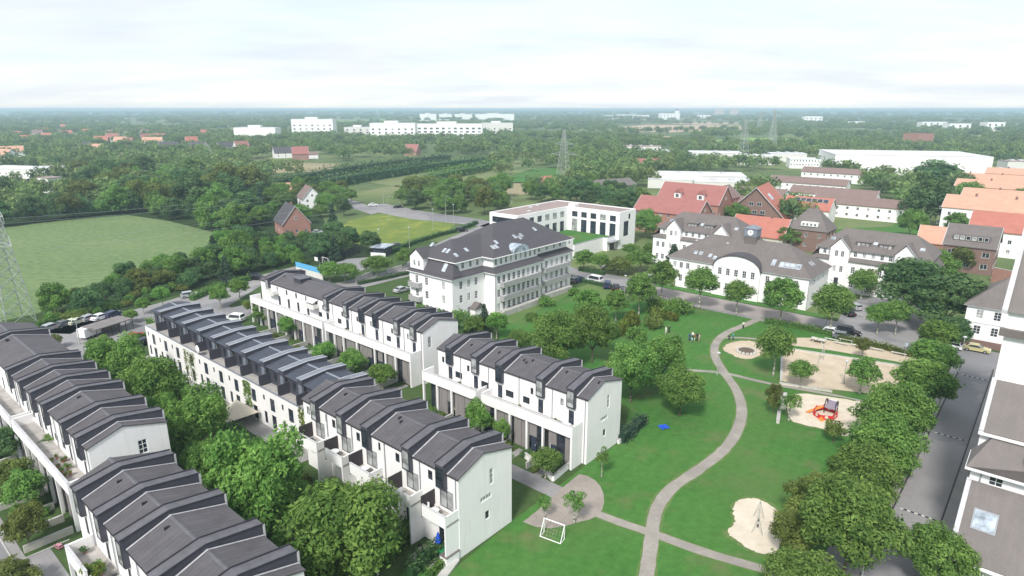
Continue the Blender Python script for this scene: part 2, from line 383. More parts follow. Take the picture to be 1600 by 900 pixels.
# ================================================================ the setting: ground, roads, paths, fields
def sheet(name, pts, z, m):
    pts = [Vector((p[0], p[1], 0)) for p in pts]
    a = sum(pts[i].x*pts[(i+1) % len(pts)].y - pts[(i+1) % len(pts)].x*pts[i].y for i in range(len(pts)))
    if a < 0: pts.reverse()
    mb = MB(); mb.add([(p.x, p.y, z) for p in pts], [tuple(range(len(pts)))])
    return struct(mb.build(name, m))
def px_sheet(name, pxs, z, m): return sheet(name, [gp(*p) for p in pxs], z, m)
def st_rect(s0, s1, t0, t1): return [xy(s0,t0), xy(s0,t1), xy(s1,t1), xy(s1,t0)]
def curve(pts, k=6, closed=False):
    pts = [Vector((p[0], p[1], 0)) for p in pts]; n = len(pts); out = []
    rng = range(n) if closed else range(n-1)
    for i in rng:
        g = (lambda j: pts[j % n]) if closed else (lambda j: pts[max(0, min(n-1, j))])
        p0, p1, p2, p3 = g(i-1), g(i), g(i+1), g(i+2)
        for q in range(k):
            t = q/k
            out.append(0.5*((2*p1)+(p2-p0)*t+(2*p0-5*p1+4*p2-p3)*t*t+(3*p1-p0-3*p2+p3)*t**3))
    if not closed: out.append(pts[-1])
    return out
def offset(pts, w):
    out = []
    for i, p in enumerate(pts):
        d = (pts[min(i+1, len(pts)-1)] - pts[max(i-1, 0)]).normalized()
        out.append(p + Vector((-d.y, d.x, 0))*w)
    return out
def ribbon(name, pts, width, z, m, wob=0.0):
    w = [width/2 + (R.random()-.5)*wob for _ in pts]
    L = [offset(pts, w[i])[i] for i in range(len(pts))]; Q = [offset(pts, -w[i])[i] for i in range(len(pts))]
    mb = MB()
    for i in range(len(pts)-1):
        mb.quad((Q[i].x,Q[i].y,z), (Q[i+1].x,Q[i+1].y,z), (L[i+1].x,L[i+1].y,z), (L[i].x,L[i].y,z))
    return struct(mb.build(name, m))
def kerb(name, pts, w=0.15, h=0.12, m=None, parent=None):
    mb = MB(); L = offset(pts, w/2); Q = offset(pts, -w/2)
    rings = [[(Q[i].x,Q[i].y,0), (L[i].x,L[i].y,0), (L[i].x,L[i].y,h), (Q[i].x,Q[i].y,h)] for i in range(len(pts))]
    mb.loft(rings)
    return struct(mb.build(name, m or M['concrete']))

# countryside, to the horizon
mb = MB()
rad = [0, 400, 1500, 5000, 14000, 26000]; nseg = 48
mb.v.append((0, 0, 0))
for r_ in rad[1:]:
    for i in range(nseg): mb.v.append((r_*math.cos(2*math.pi*i/nseg), r_*math.sin(2*math.pi*i/nseg), 0))
for i in range(nseg): mb.f.append((0, 1+i, 1+(i+1) % nseg))
for k in range(len(rad)-2):
    for i in range(nseg):
        a, b = 1+k*nseg+i, 1+k*nseg+(i+1) % nseg
        mb.f.append((a, a+nseg, b+nseg, b))
struct(mb.build('ground', M['ground']))

# estate ground
sheet('garden_ground', st_rect(-30, 175, -25, 150), 0.012, M['verge'])
px_sheet('park_lawn', [(420,1700),(690,905),(800,815),(905,735),(968,690),(985,640),(900,580),(780,540),(780,515),(870,470),(895,458),(960,478),(1000,470),(1190,497),(1300,525),(1420,548),(1470,560),(1440,640),(1395,760),(1360,900),(1330,1050),(1400,1700)], 0.024, M['lawn'])
sheet('lawn', st_rect(78, 92, 100, 138), 0.022, M['lawn_dry'])
sheet('verge_lawn', st_rect(36, 80, 148.2, 151), 0.022, M['lawn'])
px_sheet('garden_lawn', [(620,905),(662,860),(705,880),(690,905)], 0.024, M['lawn'])
sheet('garden_lawn', st_rect(52, 74, 27, 35), 0.022, M['verge'])

# paths in the park
P1 = curve([gp(*p) for p in [(930,1500),(975,1150),(998,980),(1010,900),(1017,850),(1021,815),(1030,788),(1052,761),(1090,735),(1130,704),(1152,672),(1159,640),(1150,609),(1130,580),(1117,556),(1119,536),(1136,520),(1166,507),(1196,494)]], 6)
ribbon('path_verge', P1, 2.0, 0.028, M['lawn_dry'], 0.25)
ribbon('park_path', P1, 1.5, 0.040, M['path'], 0.10)
P2 = curve([gp(*p) for p in [(925,800),(970,817),(1020,834),(1110,866),(1230,900),(1330,930),(1480,975)]], 5)
ribbon('path_verge', P2, 1.65, 0.029, M['lawn_dry'], 0.2)
ribbon('park_path', P2, 1.25, 0.044, M['path'], 0.08)
ribbon('park_path', curve([gp(*p) for p in [(955,568),(1010,570),(1070,578),(1130,583),(1200,599),(1300,617),(1400,640)]], 5), 0.95, 0.036, M['path'], 0.12)
ribbon('park_path', curve([gp(*p) for p in [(1125,528),(1160,528),(1205,532),(1240,536)]], 4), 0.8, 0.036, M['path'], 0.1)
px_sheet('plaza', [(p.x, p.y) for p in []] or [(817,816),(840,798),(862,778),(884,758),(905,741),(918,744),(930,751),(938,760),(943,772),(944,785),(941,797),(934,806),(922,812),(905,816),(885,822),(860,826),(838,824)], 0.048, M['plaza'])
sheet('terrace_path', st_rect(39.5, 74, 54.1, 56.7), 0.034, M['asphalt'])
sheet('terrace_path', st_rect(74, 128, 55.6, 57.6), 0.034, M['paving'])
for s_ in (78, 82.8, 88, 93, 98, 104, 109, 114, 120):
    sheet('garden_path', st_rect(s_, s_+1.0, 57.6, 64), 0.036, M['paving'])
for s_ in (44, 49.6, 55.4, 61, 66):
    sheet('garden_path', st_rect(s_, s_+1.1, 56.7, 60.4), 0.036, M['paving'])
# sand areas, with ragged edges and a worn fringe
def blob_sheet(name, pxs, z, m, jit=.10):
    q = curve([gp(*p) for p in pxs], 5, True); c = sum(q, Vector((0,0,0)))/len(q)
    rj = lambda k: Vector((R.gauss(0,k), R.gauss(0,k), 0))
    sheet('worn_edge', [p+(p-c).normalized()*R.uniform(.15,.6)+rj(jit) for p in q], z-.008, M['lawn_dry'])
    sheet(name, [p+rj(jit) for p in q], z, m)
blob_sheet('sand_pit', [(1130,545),(1140,536),(1158,533),(1178,534),(1192,540),(1194,548),(1186,556),(1172,561),(1156,560),(1142,554)], 0.050, M['sand'])
px_sheet('sand_court', [(1224,550),(1233,547),(1300,556),(1395,571),(1440,580),(1420,612),(1370,616),(1330,612),(1260,604),(1222,596)], 0.050, M['sand'])
px_sheet('sand_strip', [(1232,533),(1245,528),(1268,528),(1330,537),(1430,553),(1440,575),(1400,565),(1300,548),(1236,540)], 0.052, M['sand'])
blob_sheet('sand_pit', [(1241,617),(1300,621),(1350,630),(1385,645),(1370,680),(1325,681),(1285,671),(1234,654)], 0.054, M['sand_lt'])
blob_sheet('sand_pit', [(1152,784),(1165,779),(1183,779),(1200,787),(1215,800),(1225,830),(1215,862),(1195,866),(1172,860),(1155,847),(1140,838),(1138,828),(1148,818),(1145,800)], 0.050, M['sand_lt'])
# roads on the right
ROAD_Z = 0.018
sheet('road', st_rect(4.0, 8.6, 30, 137.2), 0.030, M['asphalt'])
sheet('road', st_rect(-20, 78, 137.2, 147.6), 0.032, M['asphalt'])
sheet('road', st_rect(38, 84, 138.6, 147.4), 0.036, M['asphalt_pink'])
sheet('road', st_rect(78, 132, 140.5, 150.5), 0.034, M['asphalt'])
sheet('pavement', st_rect(1.6, 4.0, 30, 137.2), 0.10, M['paving'])
sheet('pavement', st_rect(8.75, 9.9, 30, 135), 0.060, M['paving'])
sheet('parking_bay', st_rect(9.9, 12.4, 44, 96), 0.046, M['asphalt'])
kerb('kerb', [xy(4.0, 30), xy(4.0, 137)], 0.16, 0.13, M['wood_dark'])
kerb('kerb', [xy(8.68, 30), xy(8.68, 136)], 0.14, 0.12, M['wood_dark'])
px_sheet('parking_lot', [(1300,516),(1322,480),(1345,466),(1400,462),(1440,480),(1462,520),(1475,556),(1420,545)], 0.040, M['asphalt'])
for k in range(5):
    p, q = gp(1322+k*3.3, 492-k*6.0), gp(1345+k*3.3, 498-k*6.2)
    ribbon('bay_line', [p, q], 0.12, 0.046, M['whitetrim'])
# roads on the left
sheet('road', st_rect(134.5, 143.5, 60, 150), 0.030, M['asphalt'])
px_sheet('road', [(628,418),(650,398),(690,377),(735,358),(770,346),(790,352),(760,372),(700,398),(655,420)], 0.034, M['asphalt'])
px_sheet('road', [(560,322),(600,318),(660,330),(745,342),(800,352),(800,362),(740,352),(680,346),(640,342),(580,330)], 0.034, M['asphalt'])
px_sheet('road', [(505,300),(530,305),(600,330),(580,335),(520,315)], 0.030, M['asphalt'])
px_sheet('parking_lot', [(60,520),(120,505),(195,488),(262,470),(300,458),(345,470),(372,488),(330,492),(250,505),(232,525),(205,560),(165,600),(120,560)], 0.026, M['asphalt'])
px_sheet('parking_lot', [(290,470),(330,452),(400,434),(450,425),(410,445),(370,470),(345,485)], 0.028, M['asphalt'])
px_sheet('parking_lot', [(352,446),(400,432),(470,414),(490,420),(420,440),(370,455)], 0.030, M['paving'])
sheet('street', st_rect(40, 150, -3.5, 8.9), 0.030, M['asphalt'])
sheet('street', st_rect(60, 75.0, 8.9, 12.0), 0.026, M['asphalt'])
kerb('kerb', [xy(75.2, 8.9), xy(128, 8.9)], 0.14, 0.12)
kerb('kerb', [xy(75.1, 13.8), xy(75.1, 9.0)], 0.14, 0.12)
sheet('pavement', st_rect(75.2, 128, 9.0, 9.9), 0.06, M['paving'])
# ball court by the trees
px_sheet('ball_court', [(500,420),(540,405),(575,402),(600,410),(560,425),(535,432)], 0.040, M['court'])
# fields
def crop_mat():
    def f(nt):
        co = N(nt, 'ShaderNodeNewGeometry').outputs['Position']
        big = noise(nt, 0.03, 6, 0.6, co)
        mpn = N(nt, 'ShaderNodeMapping', {'Vector': co, 'Rotation': (0, 0, math.radians(-8))})
        w = N(nt, 'ShaderNodeTexWave', {'Vector': mpn.outputs[0], 'Scale': 0.09, 'Distortion': 9.0, 'Detail': 4.0, 'Detail Scale': 0.5}, bands_direction='Y')
        fn = noise(nt, 0.5, 6, 0.75, co)
        col = ramp(nt, big, [(0.3, (0.115, 0.17, 0.085)), (0.5, (0.15, 0.205, 0.105)), (0.7, (0.20, 0.245, 0.13))])
        col = mixc(nt, 0.20, col, mixc(nt, w.outputs['Fac'], (0.07, 0.13, 0.04), (0.22, 0.31, 0.12)))
        col = mixc(nt, 0.45, col, ramp(nt, fn, [(0.35, (0.05, 0.10, 0.03)), (0.65, (0.23, 0.30, 0.12))]))
        return bsdf(nt, col, 0.95, fn, 0.6, 0.1, 0.1)
    return mat('green crop', f)
M['crop'] = crop_mat()
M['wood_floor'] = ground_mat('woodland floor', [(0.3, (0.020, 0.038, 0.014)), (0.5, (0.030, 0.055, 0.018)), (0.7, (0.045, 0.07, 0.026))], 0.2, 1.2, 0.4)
px_sheet('wood_floor', [(-300,362),(-300,292),(0,286),(120,276),(250,272),(390,278),(440,300),(500,330),(520,372),(420,385),(340,372),(262,352),(200,342),(90,350),(0,362)], 0.014, M['wood_floor'])
px_sheet('wood_floor', [(40,520),(105,476),(150,458),(230,428),(290,404),(350,388),(420,372),(500,374),(560,382),(600,396),(560,406),(500,414),(430,422),(350,442),(290,457),(230,474),(170,494),(110,522)], 0.026, M['wood_floor'])
FIELD_L = [(-420,372),(0,357),(90,345),(200,336),(262,345),(330,362),(375,370),(345,388),(300,398),(255,425),(150,445),(60,490),(-300,560)]
px_sheet('crop_field', FIELD_L, 0.02, M['crop'])
px_sheet('wild_meadow', [(516,372),(545,345),(590,334),(655,340),(712,350),(690,368),(640,382),(560,385)], 0.02, ground_mat('flowering meadow', [(0.3, (0.10, 0.16, 0.03)), (0.52, (0.15, 0.20, 0.045)), (0.72, (0.33, 0.33, 0.06))], 0.14, 1.2, 0.35))
FIELDS = [('field', [(386,262),(450,254),(530,256),(520,264),(480,270),(410,270)], 'field_tan'), ('field', [(490,276),(600,262),(690,252),(690,257),(560,278)], 'field_olive'),
  ('field', [(572,284),(640,272),(740,258),(850,248),(850,254),(720,276),(620,292)], 'field_olive'), ('field', [(560,300),(620,290),(650,292),(600,306)], 'field_olive'),
  ('meadow', [(795,276),(830,264),(872,262),(882,284),(850,288),(800,286)], 'lawn'), ('field', [(752,290),(790,284),(870,288),(868,300),(800,306)], 'field_tan'),
  ('field', [(962,199),(1010,195),(1155,196),(1165,202),(1040,207),(970,205)], 'field_pink'), ('field', [(968,215),(1020,212),(1080,214),(1078,222),(1000,222)], 'field_pink'),
  ('meadow', [(1105,220),(1170,215),(1260,218),(1262,228),(1180,230),(1110,228)], 'field_lime'), ('field', [(800,215),(860,222),(912,222),(905,226),(850,232)], 'field_olive'),
  ('meadow', [(460,192),(560,188),(600,186),(600,191),(520,195)], 'field_lime'), ('field', [(1030,192),(1110,191),(1180,193),(1100,195)], 'field_pink')]
for n_, p_, m_ in FIELDS: px_sheet(n_, p_, 0.05, M[m_])
sheet('lawn', [gp(*p) for p in [(1395,352),(1410,340),(1440,340),(1448,358),(1440,372),(1400,370)]], 0.04, M['lawn'])
sheet('lawn', [gp(*p) for p in [(1300,358),(1395,354),(1400,368),(1310,372)]], 0.036, M['lawn'])
# ================================================================ building helpers
_wc = {}
def win_mesh(w, h, nx, nz, fm, border=0.07):
    k = (round(w,2), round(h,2), nx, nz, fm)
    if k in _wc: return _wc[k]
    b = min(border, w*0.16); mb = MB()
    mb.box(-w/2, -w/2+b, -0.05, 0.02, -h/2, h/2); mb.box(w/2-b, w/2, -0.05, 0.02, -h/2, h/2)
    mb.box(-w/2+b, w/2-b, -0.05, 0.02, -h/2, -h/2+b); mb.box(-w/2+b, w/2-b, -0.05, 0.02, h/2-b, h/2)
    for i in range(1, nx): x = -w/2+w*i/nx; mb.box(x-b*.5, x+b*.5, -0.04, 0.02, -h/2+b, h/2-b)
    for i in range(1, nz):
        z = h/2-h*i/nz if nz > 2 else h/2-h*0.34
        mb.box(-w/2+b, w/2-b, -0.037, 0.02, z-b*.45, z+b*.45)
    fr = mb.mesh('window', M[fm])
    pn = MB().box(-w/2+b*.6, w/2-b*.6, -0.012, 0.015, -h/2+b*.6, h/2-b*.6)
    pm = {g: pn.mesh('pane', M[g]) for g in ('glass', 'glass_lt', 'glass_bl')}
    _wc[k] = (fr, pm); return _wc[k]
def win(parent, p0, p1, u, z, w, h, nx=2, nz=1, fm='frame', gm=None, inset=0.09, name='window'):
    d = (Vector(p1)-Vector(p0)).normalized(); n = Vector((d.y, -d.x))
    fr, pm = win_mesh(w, h, nx, nz, fm)
    q = Vector(p0) + d*u - n*inset
    f = put(name, fr, parent, (q.x, q.y, z), math.atan2(d.y, d.x))
    if gm is None: gm = 'glass_lt' if R.random() < 0.22 else 'glass'
    put('pane', pm[gm], f)
    return f
def wall(mb, p0, p1, z0, z1, holes=(), d=0.16):
    p0, p1 = Vector(p0), Vector(p1); L = (p1-p0).length; e = (p1-p0)/L; n = Vector((e.y, -e.x))
    P = lambda u, z, k=0: (p0.x+e.x*u-n.x*k, p0.y+e.y*u-n.y*k, z)
    us = sorted({0, L} | {round(x,4) for h in holes for x in h[:2]}); zs = sorted({z0, z1} | {round(x,4) for h in holes for x in h[2:]})
    us = [x for x in us if 0 <= x <= L]; zs = [x for x in zs if z0 <= x <= z1]
    for i in range(len(us)-1):
        for j in range(len(zs)-1):
            cu, cz = (us[i]+us[i+1])/2, (zs[j]+zs[j+1])/2
            if any(h[0] < cu < h[1] and h[2] < cz < h[3] for h in holes): continue
            mb.quad(P(us[i],zs[j]), P(us[i+1],zs[j]), P(us[i+1],zs[j+1]), P(us[i],zs[j+1]))
    for a, b, c, e_ in holes:
        mb.quad(P(a,c), P(a,c,d), P(a,e_,d), P(a,e_)); mb.quad(P(b,c,d), P(b,c), P(b,e_), P(b,e_,d))
        mb.quad(P(a,c), P(b,c), P(b,c,d), P(a,c,d)); mb.quad(P(a,e_,d), P(b,e_,d), P(b,e_), P(a,e_))
def facade(mb, root, p0, p1, z0, z1, wins=(), fm='frame'):
    """wins: (u, zc, w, h, nx, nz[, glass[, frame]])"""
    L = (Vector(p1)-Vector(p0)).length
    ws = [w for w in wins if w[0]-w[2]/2 > 0.05 and w[0]+w[2]/2 < L-0.05 and w[1]+w[3]/2 < z1]
    wall(mb, p0, p1, z0, z1, [(w[0]-w[2]/2, w[0]+w[2]/2, w[1]-w[3]/2, w[1]+w[3]/2) for w in ws])
    for w in ws:
        win(root, p0, p1, w[0], w[1], w[2], w[3], w[4], w[5], w[7] if len(w) > 7 else fm, w[6] if len(w) > 6 else None)
def grid(us, zs, w, h, nx=2, nz=3, g=None): return [(u, z, w, h, nx, nz, g) for u in us for z in zs]
def hip_roof(mb, x0, x1, y0, y1, z0, z1, a=None, axis='x', a2=None):
    """hipped roof solid; a = hip run at the ends of the ridge"""
    if axis == 'x':
        a = (y1-y0)/2 if a is None else a; a2 = a if a2 is None else a2; ym = (y0+y1)/2
        v = [(x0,y0,z0),(x1,y0,z0),(x1,y1,z0),(x0,y1,z0),(x0+a,ym,z1),(x1-a2,ym,z1)]
        f = [(0,1,5,4),(2,3,4,5),(3,0,4),(1,2,5),(3,2,1,0)]
    else:
        a = (x1-x0)/2 if a is None else a; a2 = a if a2 is None else a2; xm = (x0+x1)/2
        v = [(x0,y0,z0),(x1,y0,z0),(x1,y1,z0),(x0,y1,z0),(xm,y0+a,z1),(xm,y1-a2,z1)]
        f = [(1,2,5,4),(3,0,4,5),(0,1,4),(2,3,5),(3,2,1,0)]
    return mb.add(v, f)
def frustum(mb, a, b):
    (x0,x1,y0,y1,z0), (u0,u1,v0,v1,z1) = a, b
    return mb.loft([[(x0,y0,z0),(x1,y0,z0),(x1,y1,z0),(x0,y1,z0)], [(u0,v0,z1),(u1,v0,z1),(u1,v1,z1),(u0,v1,z1)]])
def slope_box(parent, name, p, ux, uy, w, l, h, m, glass=None):
    """a low box lying on a roof slope: p centre, ux across, uy up the slope"""
    ux, uy = Vector(ux).normalized(), Vector(uy).normalized(); n = ux.cross(uy); p = Vector(p)
    q = lambda a, b, c: tuple(p+ux*a+uy*b+n*c)
    mb = MB(); o = [(-w/2,-l/2),(w/2,-l/2),(w/2,l/2),(-w/2,l/2)]
    mb.loft([[q(a,b,-0.1) for a,b in o], [q(a,b,h) for a,b in o]])
    s = mb.build(name, m, parent)
    if glass:
        k = 0.86; o2 = [(a*k, b*k) for a, b in o]
        MB().loft([[q(a,b,h-0.03) for a,b in o2], [q(a,b,h+0.02) for a,b in o2]]).build('pane', glass, s)
    return s

# ================================================================ terraced houses with portico (or balconies) and band dormers
ORD = ['first', 'second', 'third', 'fourth', 'fifth', 'sixth', 'seventh', 'eighth', 'ninth', 'tenth', 'eleventh', 'twelfth']
RX, RZ, DEP = 3.6, 10.75, 8.2
def band_dormer(root, y0, w, oz=7.5, glass='glass_lt', mid=True):
    prof = [(-.45,oz),(.06,oz),(.06,9.25),(RX,10.45),(DEP-.1,9.1),(DEP-.1,8.8),(DEP+.25,8.8),(DEP+.25,10.3),(RX,11.05),(-.45,10.2)]
    d = MB().prism_y(prof, y0, y0+w).build('dormer', M['band'], root)
    top = MB(); top.loft([[(-.5,y0+w+.02,10.2),(RX,y0+w+.02,11.05),(DEP+.3,y0+w+.02,10.3),(DEP+.3,y0+w+.02,10.36),(RX,y0+w+.02,11.12),(-.5,y0+w+.02,10.27)][::1],
                          [(-.5,y0-.02,10.2),(RX,y0-.02,11.05),(DEP+.3,y0-.02,10.3),(DEP+.3,y0-.02,10.36),(RX,y0-.02,11.12),(-.5,y0-.02,10.27)]])
    top.build('cover', M['band_top'], d)
    for yy in (y0-.05, y0+w-.07):
        c = MB(); c.loft([[(-.53,yy+.12,10.26),(RX,yy+.12,11.11),(DEP+.33,yy+.12,10.35),(DEP+.33,yy+.12,10.45),(RX,yy+.12,11.21),(-.53,yy+.12,10.36)],
                          [(-.53,yy,10.26),(RX,yy,11.11),(DEP+.33,yy,10.35),(DEP+.33,yy,10.45),(RX,yy,11.21),(-.53,yy,10.36)]])
        c.build('coping', M['coping'], d)
    # tall oriel window and the post at the rear end
    h = 10.05-oz-.2
    f = MB(); b = .09; wa, wb, za, zb = y0+.06, y0+w-.06, oz+.12, oz+.12+h
    f.box(-.52,-.44,wa,wa+b,za,zb); f.box(-.52,-.44,wb-b,wb,za,zb); f.box(-.52,-.44,wa+b,wb-b,za,za+b); f.box(-.52,-.44,wa+b,wb-b,zb-b,zb)
    if mid: f.box(-.51,-.44,wa+b,wb-b,za+h*.32,za+h*.32+.06)
    fo = f.build('window', M['frame_dk'], d)
    MB().box(-.485,-.44,wa+.05,wb-.05,za+.05,zb-.05).build('pane', M[glass], fo)
    MB().box(DEP+.2,DEP+.36,y0-.1,y0+.02,8.8,10.38).build('downpipe', M['flash'], d)
    return d
def roof_slab(x_over=0.16, back=DEP+.1, y0=0, y1=5): 
    return MB().prism_y([(-x_over,9.27),(-x_over,9.42),(RX,RZ),(back,9.45),(back,9.3),(RX,RZ-.16)][::-1], y0, y1)
def townhouse(label, a, b, t0, dorm, ends=(), seg=None, style='portico', group=None, side_wins=()):
    """terrace unit from s=a to s=b, facade plane t0; local x into the house, y along s"""
    w = b-a
    root = thing('terraced_house', label, 'house', xy(a, t0), ROT, group)
    D = [d-1.3-a for d in dorm]                         # low edge of each band dormer
    mb = MB(); wins = []; u_of = lambda y: w-y
    rr = random.Random(int(a*10+t0*7))
    d0 = D[-1] if D else w*.5
    # facade: terrace-level door and window, small upper window
    ydoor = d0+.3 if style != 'portico' or rr.random() < .6 else d0+1.6
    def ok(y, hw): return hw+.1 < y < w-hw-.1
    if style == 'portico':
        for y, z, ww, hh, nx, nz, g, fr in ((d0+.75, 5.98, .86, 2.0, 1, 1, 'glass_bl', 'frame_dk'), (d0-1.05, 6.1, 1.45, 1.0, 3, 1, None, 'frame_dk'), (d0+2.3, 7.75, .5, .95, 1, 1, None, 'frame_dk'),
                                            (d0+3.3, 6.1, 1.2, 1.0, 2, 1, None, 'frame_dk')):
            if ok(y, ww/2): wins.append((u_of(y), z, ww, hh, nx, nz, g, fr))
        if len(D) == 2 or w > 9:
            for k in range(int(w//3.6)):
                y = 1.9+k*3.6
                if all(abs(y-q-.65) > 1.6 for q in D):
                    wins.append((u_of(y), 6.0, .85, 2.0, 1, 1, 'glass_bl', 'frame_dk')); wins.append((u_of(y+.5), 8.3, .6, 1.1, 1, 1, None, 'frame_dk'))
    else:
        for y, z, ww, hh, nx, nz, g, fr in ((d0+.2, 6.2, 2.0, 2.2, 2, 1, 'glass_lt', 'frame_dk'), (d0+2.6, 8.1, .7, 1.1, 1, 1, None, 'frame_dk'), (d0+.3, 1.35, 2.4, 2.5, 3, 1, 'glass', 'frame_dk'), (d0-1.35, 8.3, .4, 1.0, 1, 1, None, 'frame_dk')):
            if ok(y, ww/2): wins.append((u_of(y), z, ww, hh, nx, nz, g, fr))
    seen = []
    for q in wins:
        if all(abs(q[0]-o[0]) > (q[2]+o[2])/2+.1 or abs(q[1]-o[1]) > (q[3]+o[3])/2+.1 for o in seen): seen.append(q)
    facade(mb, root, (0,w), (0,0), 0, 9.3, seen)
    bw = [(u, z, 1.2, 1.5, 2, 1) for u in (w*.28, w*.7) for z in (1.6, 4.6, 7.6)]
    facade(mb, root, (DEP,0), (DEP,w), 0, 9.3, bw, 'frame_dk')
    for e in ends:
        if e == 'lo':
            facade(mb, root, (0,0), (DEP,0), 0, 9.27, side_wins); mb.add([(0,0,9.27),(DEP,0,9.27),(RX,0,RZ-.12)], [(0,1,2)])
        else:
            facade(mb, root, (DEP,w), (0,w), 0, 9.27, side_wins); mb.add([(0,w,9.27),(RX,w,RZ-.12),(DEP,w,9.27)], [(0,1,2)])
    if 'lo' not in ends: wall(mb, (0,.003), (DEP,.003), 0, 9.27)
    if 'hi' not in ends: wall(mb, (DEP,w-.003), (0,w-.003), 0, 9.27)
    mb.build('wall', M['white'], root)
    lo = -.12 if 'lo' in ends else 0.0; hi = w+.12 if 'hi' in ends else w
    rf = roof_slab(y0=lo, y1=hi).build('roof', M['roof_dark'], root)
    MB().prism_y([(RX-.22,RZ-.03),(RX,RZ+.07),(RX+.22,RZ-.03)][::-1], lo, hi).build('ridge_cap', M['band_top'], rf)
    for d in D:
        MB().loft([[(-.2,d-.2,9.42),(RX,d-.2,10.78),(DEP+.14,d-.2,9.47),(DEP+.14,d-.2,9.53),(RX,d-.2,10.84),(-.2,d-.2,9.48)], [(-.2,d-.32,9.42),(RX,d-.32,10.78),(DEP+.14,d-.32,9.47),(DEP+.14,d-.32,9.53),(RX,d-.32,10.84),(-.2,d-.32,9.48)]][::1]).build('flashing', M['flash'], rf)
        for q in range(rr.randint(1, 3)):
            vx, vy = 2.4+rr.random()*.8, d-1.3-q*.55-rr.random()*.3
            if vy > .2: MB().box(vx-.22, vx+.22, vy-.07, vy+.07, 9.42+(vx+.16)*.362-.1, 9.42+(vx+.16)*.362+.17).build('roof_vent', M['coping'], rf)
        band_dormer(root, d, 1.3, glass='glass_lt' if rr.random() < .6 else 'glass')
    MB().box(-.2,-.1,lo,hi,9.2,9.3).build('gutter', M['coping'], root)
    MB().tube((-.1,.35,.1), (-.1,.35,9.25), .055, n=6).build('downpipe', M['greytrim'], root)
    if style == 'portico' and seg:
        g0, g1 = seg[0]-a, seg[1]-a
        xf = -2.4
        MB().box(xf+.2, 0, g0+.002, g1-.002, 4.62, 4.92).build('terrace_floor', M['terrace'], root)
        par = MB(); par.box(xf, xf+.2, g0, g1, 4.55, 6.1)
        pl, ph = seg[2] if len(seg) > 2 else (False, False)
        if pl: par.box(xf+.2, -.003, g0, g0+.2, 4.55, 6.1)
        if ph: par.box(xf+.2, -.003, g1-.2, g1, 4.55, 6.1)
        par.build('parapet', M['white'], root)
        MB().box(xf-.04, xf+.24, g0, g1, 6.1, 6.15).build('coping', M['flash'], root)
        n = max(1, round((g1-g0)/3.6))
        for k in range(n+1):
            y = g0+.15+(g1-g0-.3)*k/n
            if k == 0 and not pl or k == n and not ph:
                if k == n: continue
            MB().box(xf+.003, xf+.297, y-.14, y+.14, 0, 4.55).build('column', M['white'], root)
        if pl: MB().box(xf+.3, -.003, g0+.02, g0+.18, 0, 4.55).build('side_wall', M['white'], root)
        # set-back front: larch screens, doors and glazing under the portico
        XS = -1.7
        y = max(0, g0)+.12; k = 0
        while y < min(w, g1)-.6:
            wd = min(1.35, min(w, g1)-.1-y)
            kind = (k+int(a)) % 4
            if kind in (0, 1, 3):
                MB().box(XS-.22,XS-.05, y, y+wd-.06, 2.35 if kind == 3 else .1, 4.5).build('larch_screen', M['wood_grey'], root)
                if kind == 3:
                    dr = MB().box(XS-.14,XS-.04, y+.15, y+1.0, .05, 2.2).build('door', M['door'], root)
                    MB().box(XS-.19,XS-.14, y+.25, y+.32, 1.0, 1.2).build('handle', M['flash'], dr)
            else:
                f = MB(); f.box(XS-.16,XS-.03,y,y+.08,.1,4.4); f.box(XS-.16,XS-.03,y+wd-.14,y+wd-.06,.1,4.4); f.box(XS-.15,XS-.03,y+.08,y+wd-.14,2.2,2.36); f.box(XS-.15,XS-.03,y+.08,y+wd-.14,4.3,4.4)
                fo = f.build('window', M['frame_dk'], root)
                MB().box(XS-.1,XS-.04,y+.05,y+wd-.1,.12,4.32).build('pane', M['glass'], fo)
            y += wd; k += 1
    if style == 'balcony':
        g0, g1, xf = max(.05, d0-1.75), min(w-.05, d0+1.95), -1.9
        MB().box(xf+.14, 0, g0, g1, 4.55, 4.8).build('balcony_floor', M['terrace'], root)
        par = MB(); par.box(xf, xf+.14, g0, g1, 4.5, 5.85); par.box(xf+.14, -.003, g0, g0+.14, 4.8, 5.85)
        par.build('parapet', M['white2'], root)
        MB().box(xf-.03, xf+.17, g0-.02, g1+.02, 5.85, 5.9).build('coping', M['flash'], root)
        MB().box(xf+.01, -.005, g0+.01, g0+.19, 0, 4.5).build('side_wall', M['white2'], root)
        MB().box(xf+.02, -.005, g1-.01, g1+.1, 4.3, 6.75).build('privacy_panel', M['wood_dark'], root)
    return root
# ================================================================ the terraces
EW = [(4.9,7.35,.62,1.9,1,2,'glass_lt'),(4.0,5.2,1.7,.6,4,1,'glass_lt'),(4.2,3.0,.7,1.05,1,1,'glass')]
# C: pale row beside the park
bd = [69.2,63.9,58.2,52.4,46.6,41.3]; dm = [67.1,61.7,56.9,49.5,44.4]
segs = [(63.9,70.4,(False,True)),(59.0,63.9,(True,False)),(52.4,57.9,(False,True)),(46.6,52.4,(False,False)),(41.95,46.6,(True,False))]
segs[1] = (58.9,63.9,(True,False))
for i in range(5):
    townhouse('white terraced house, %s from the gable wall in the row beside the park lawn' % ORD[4-i], bd[i+1], bd[i], 62.9, [dm[i]],
              (['hi'] if i == 0 else []) + (['lo'] if i == 4 else []), segs[i], 'portico', 'terraced houses beside the park lawn', EW if i == 4 else ())
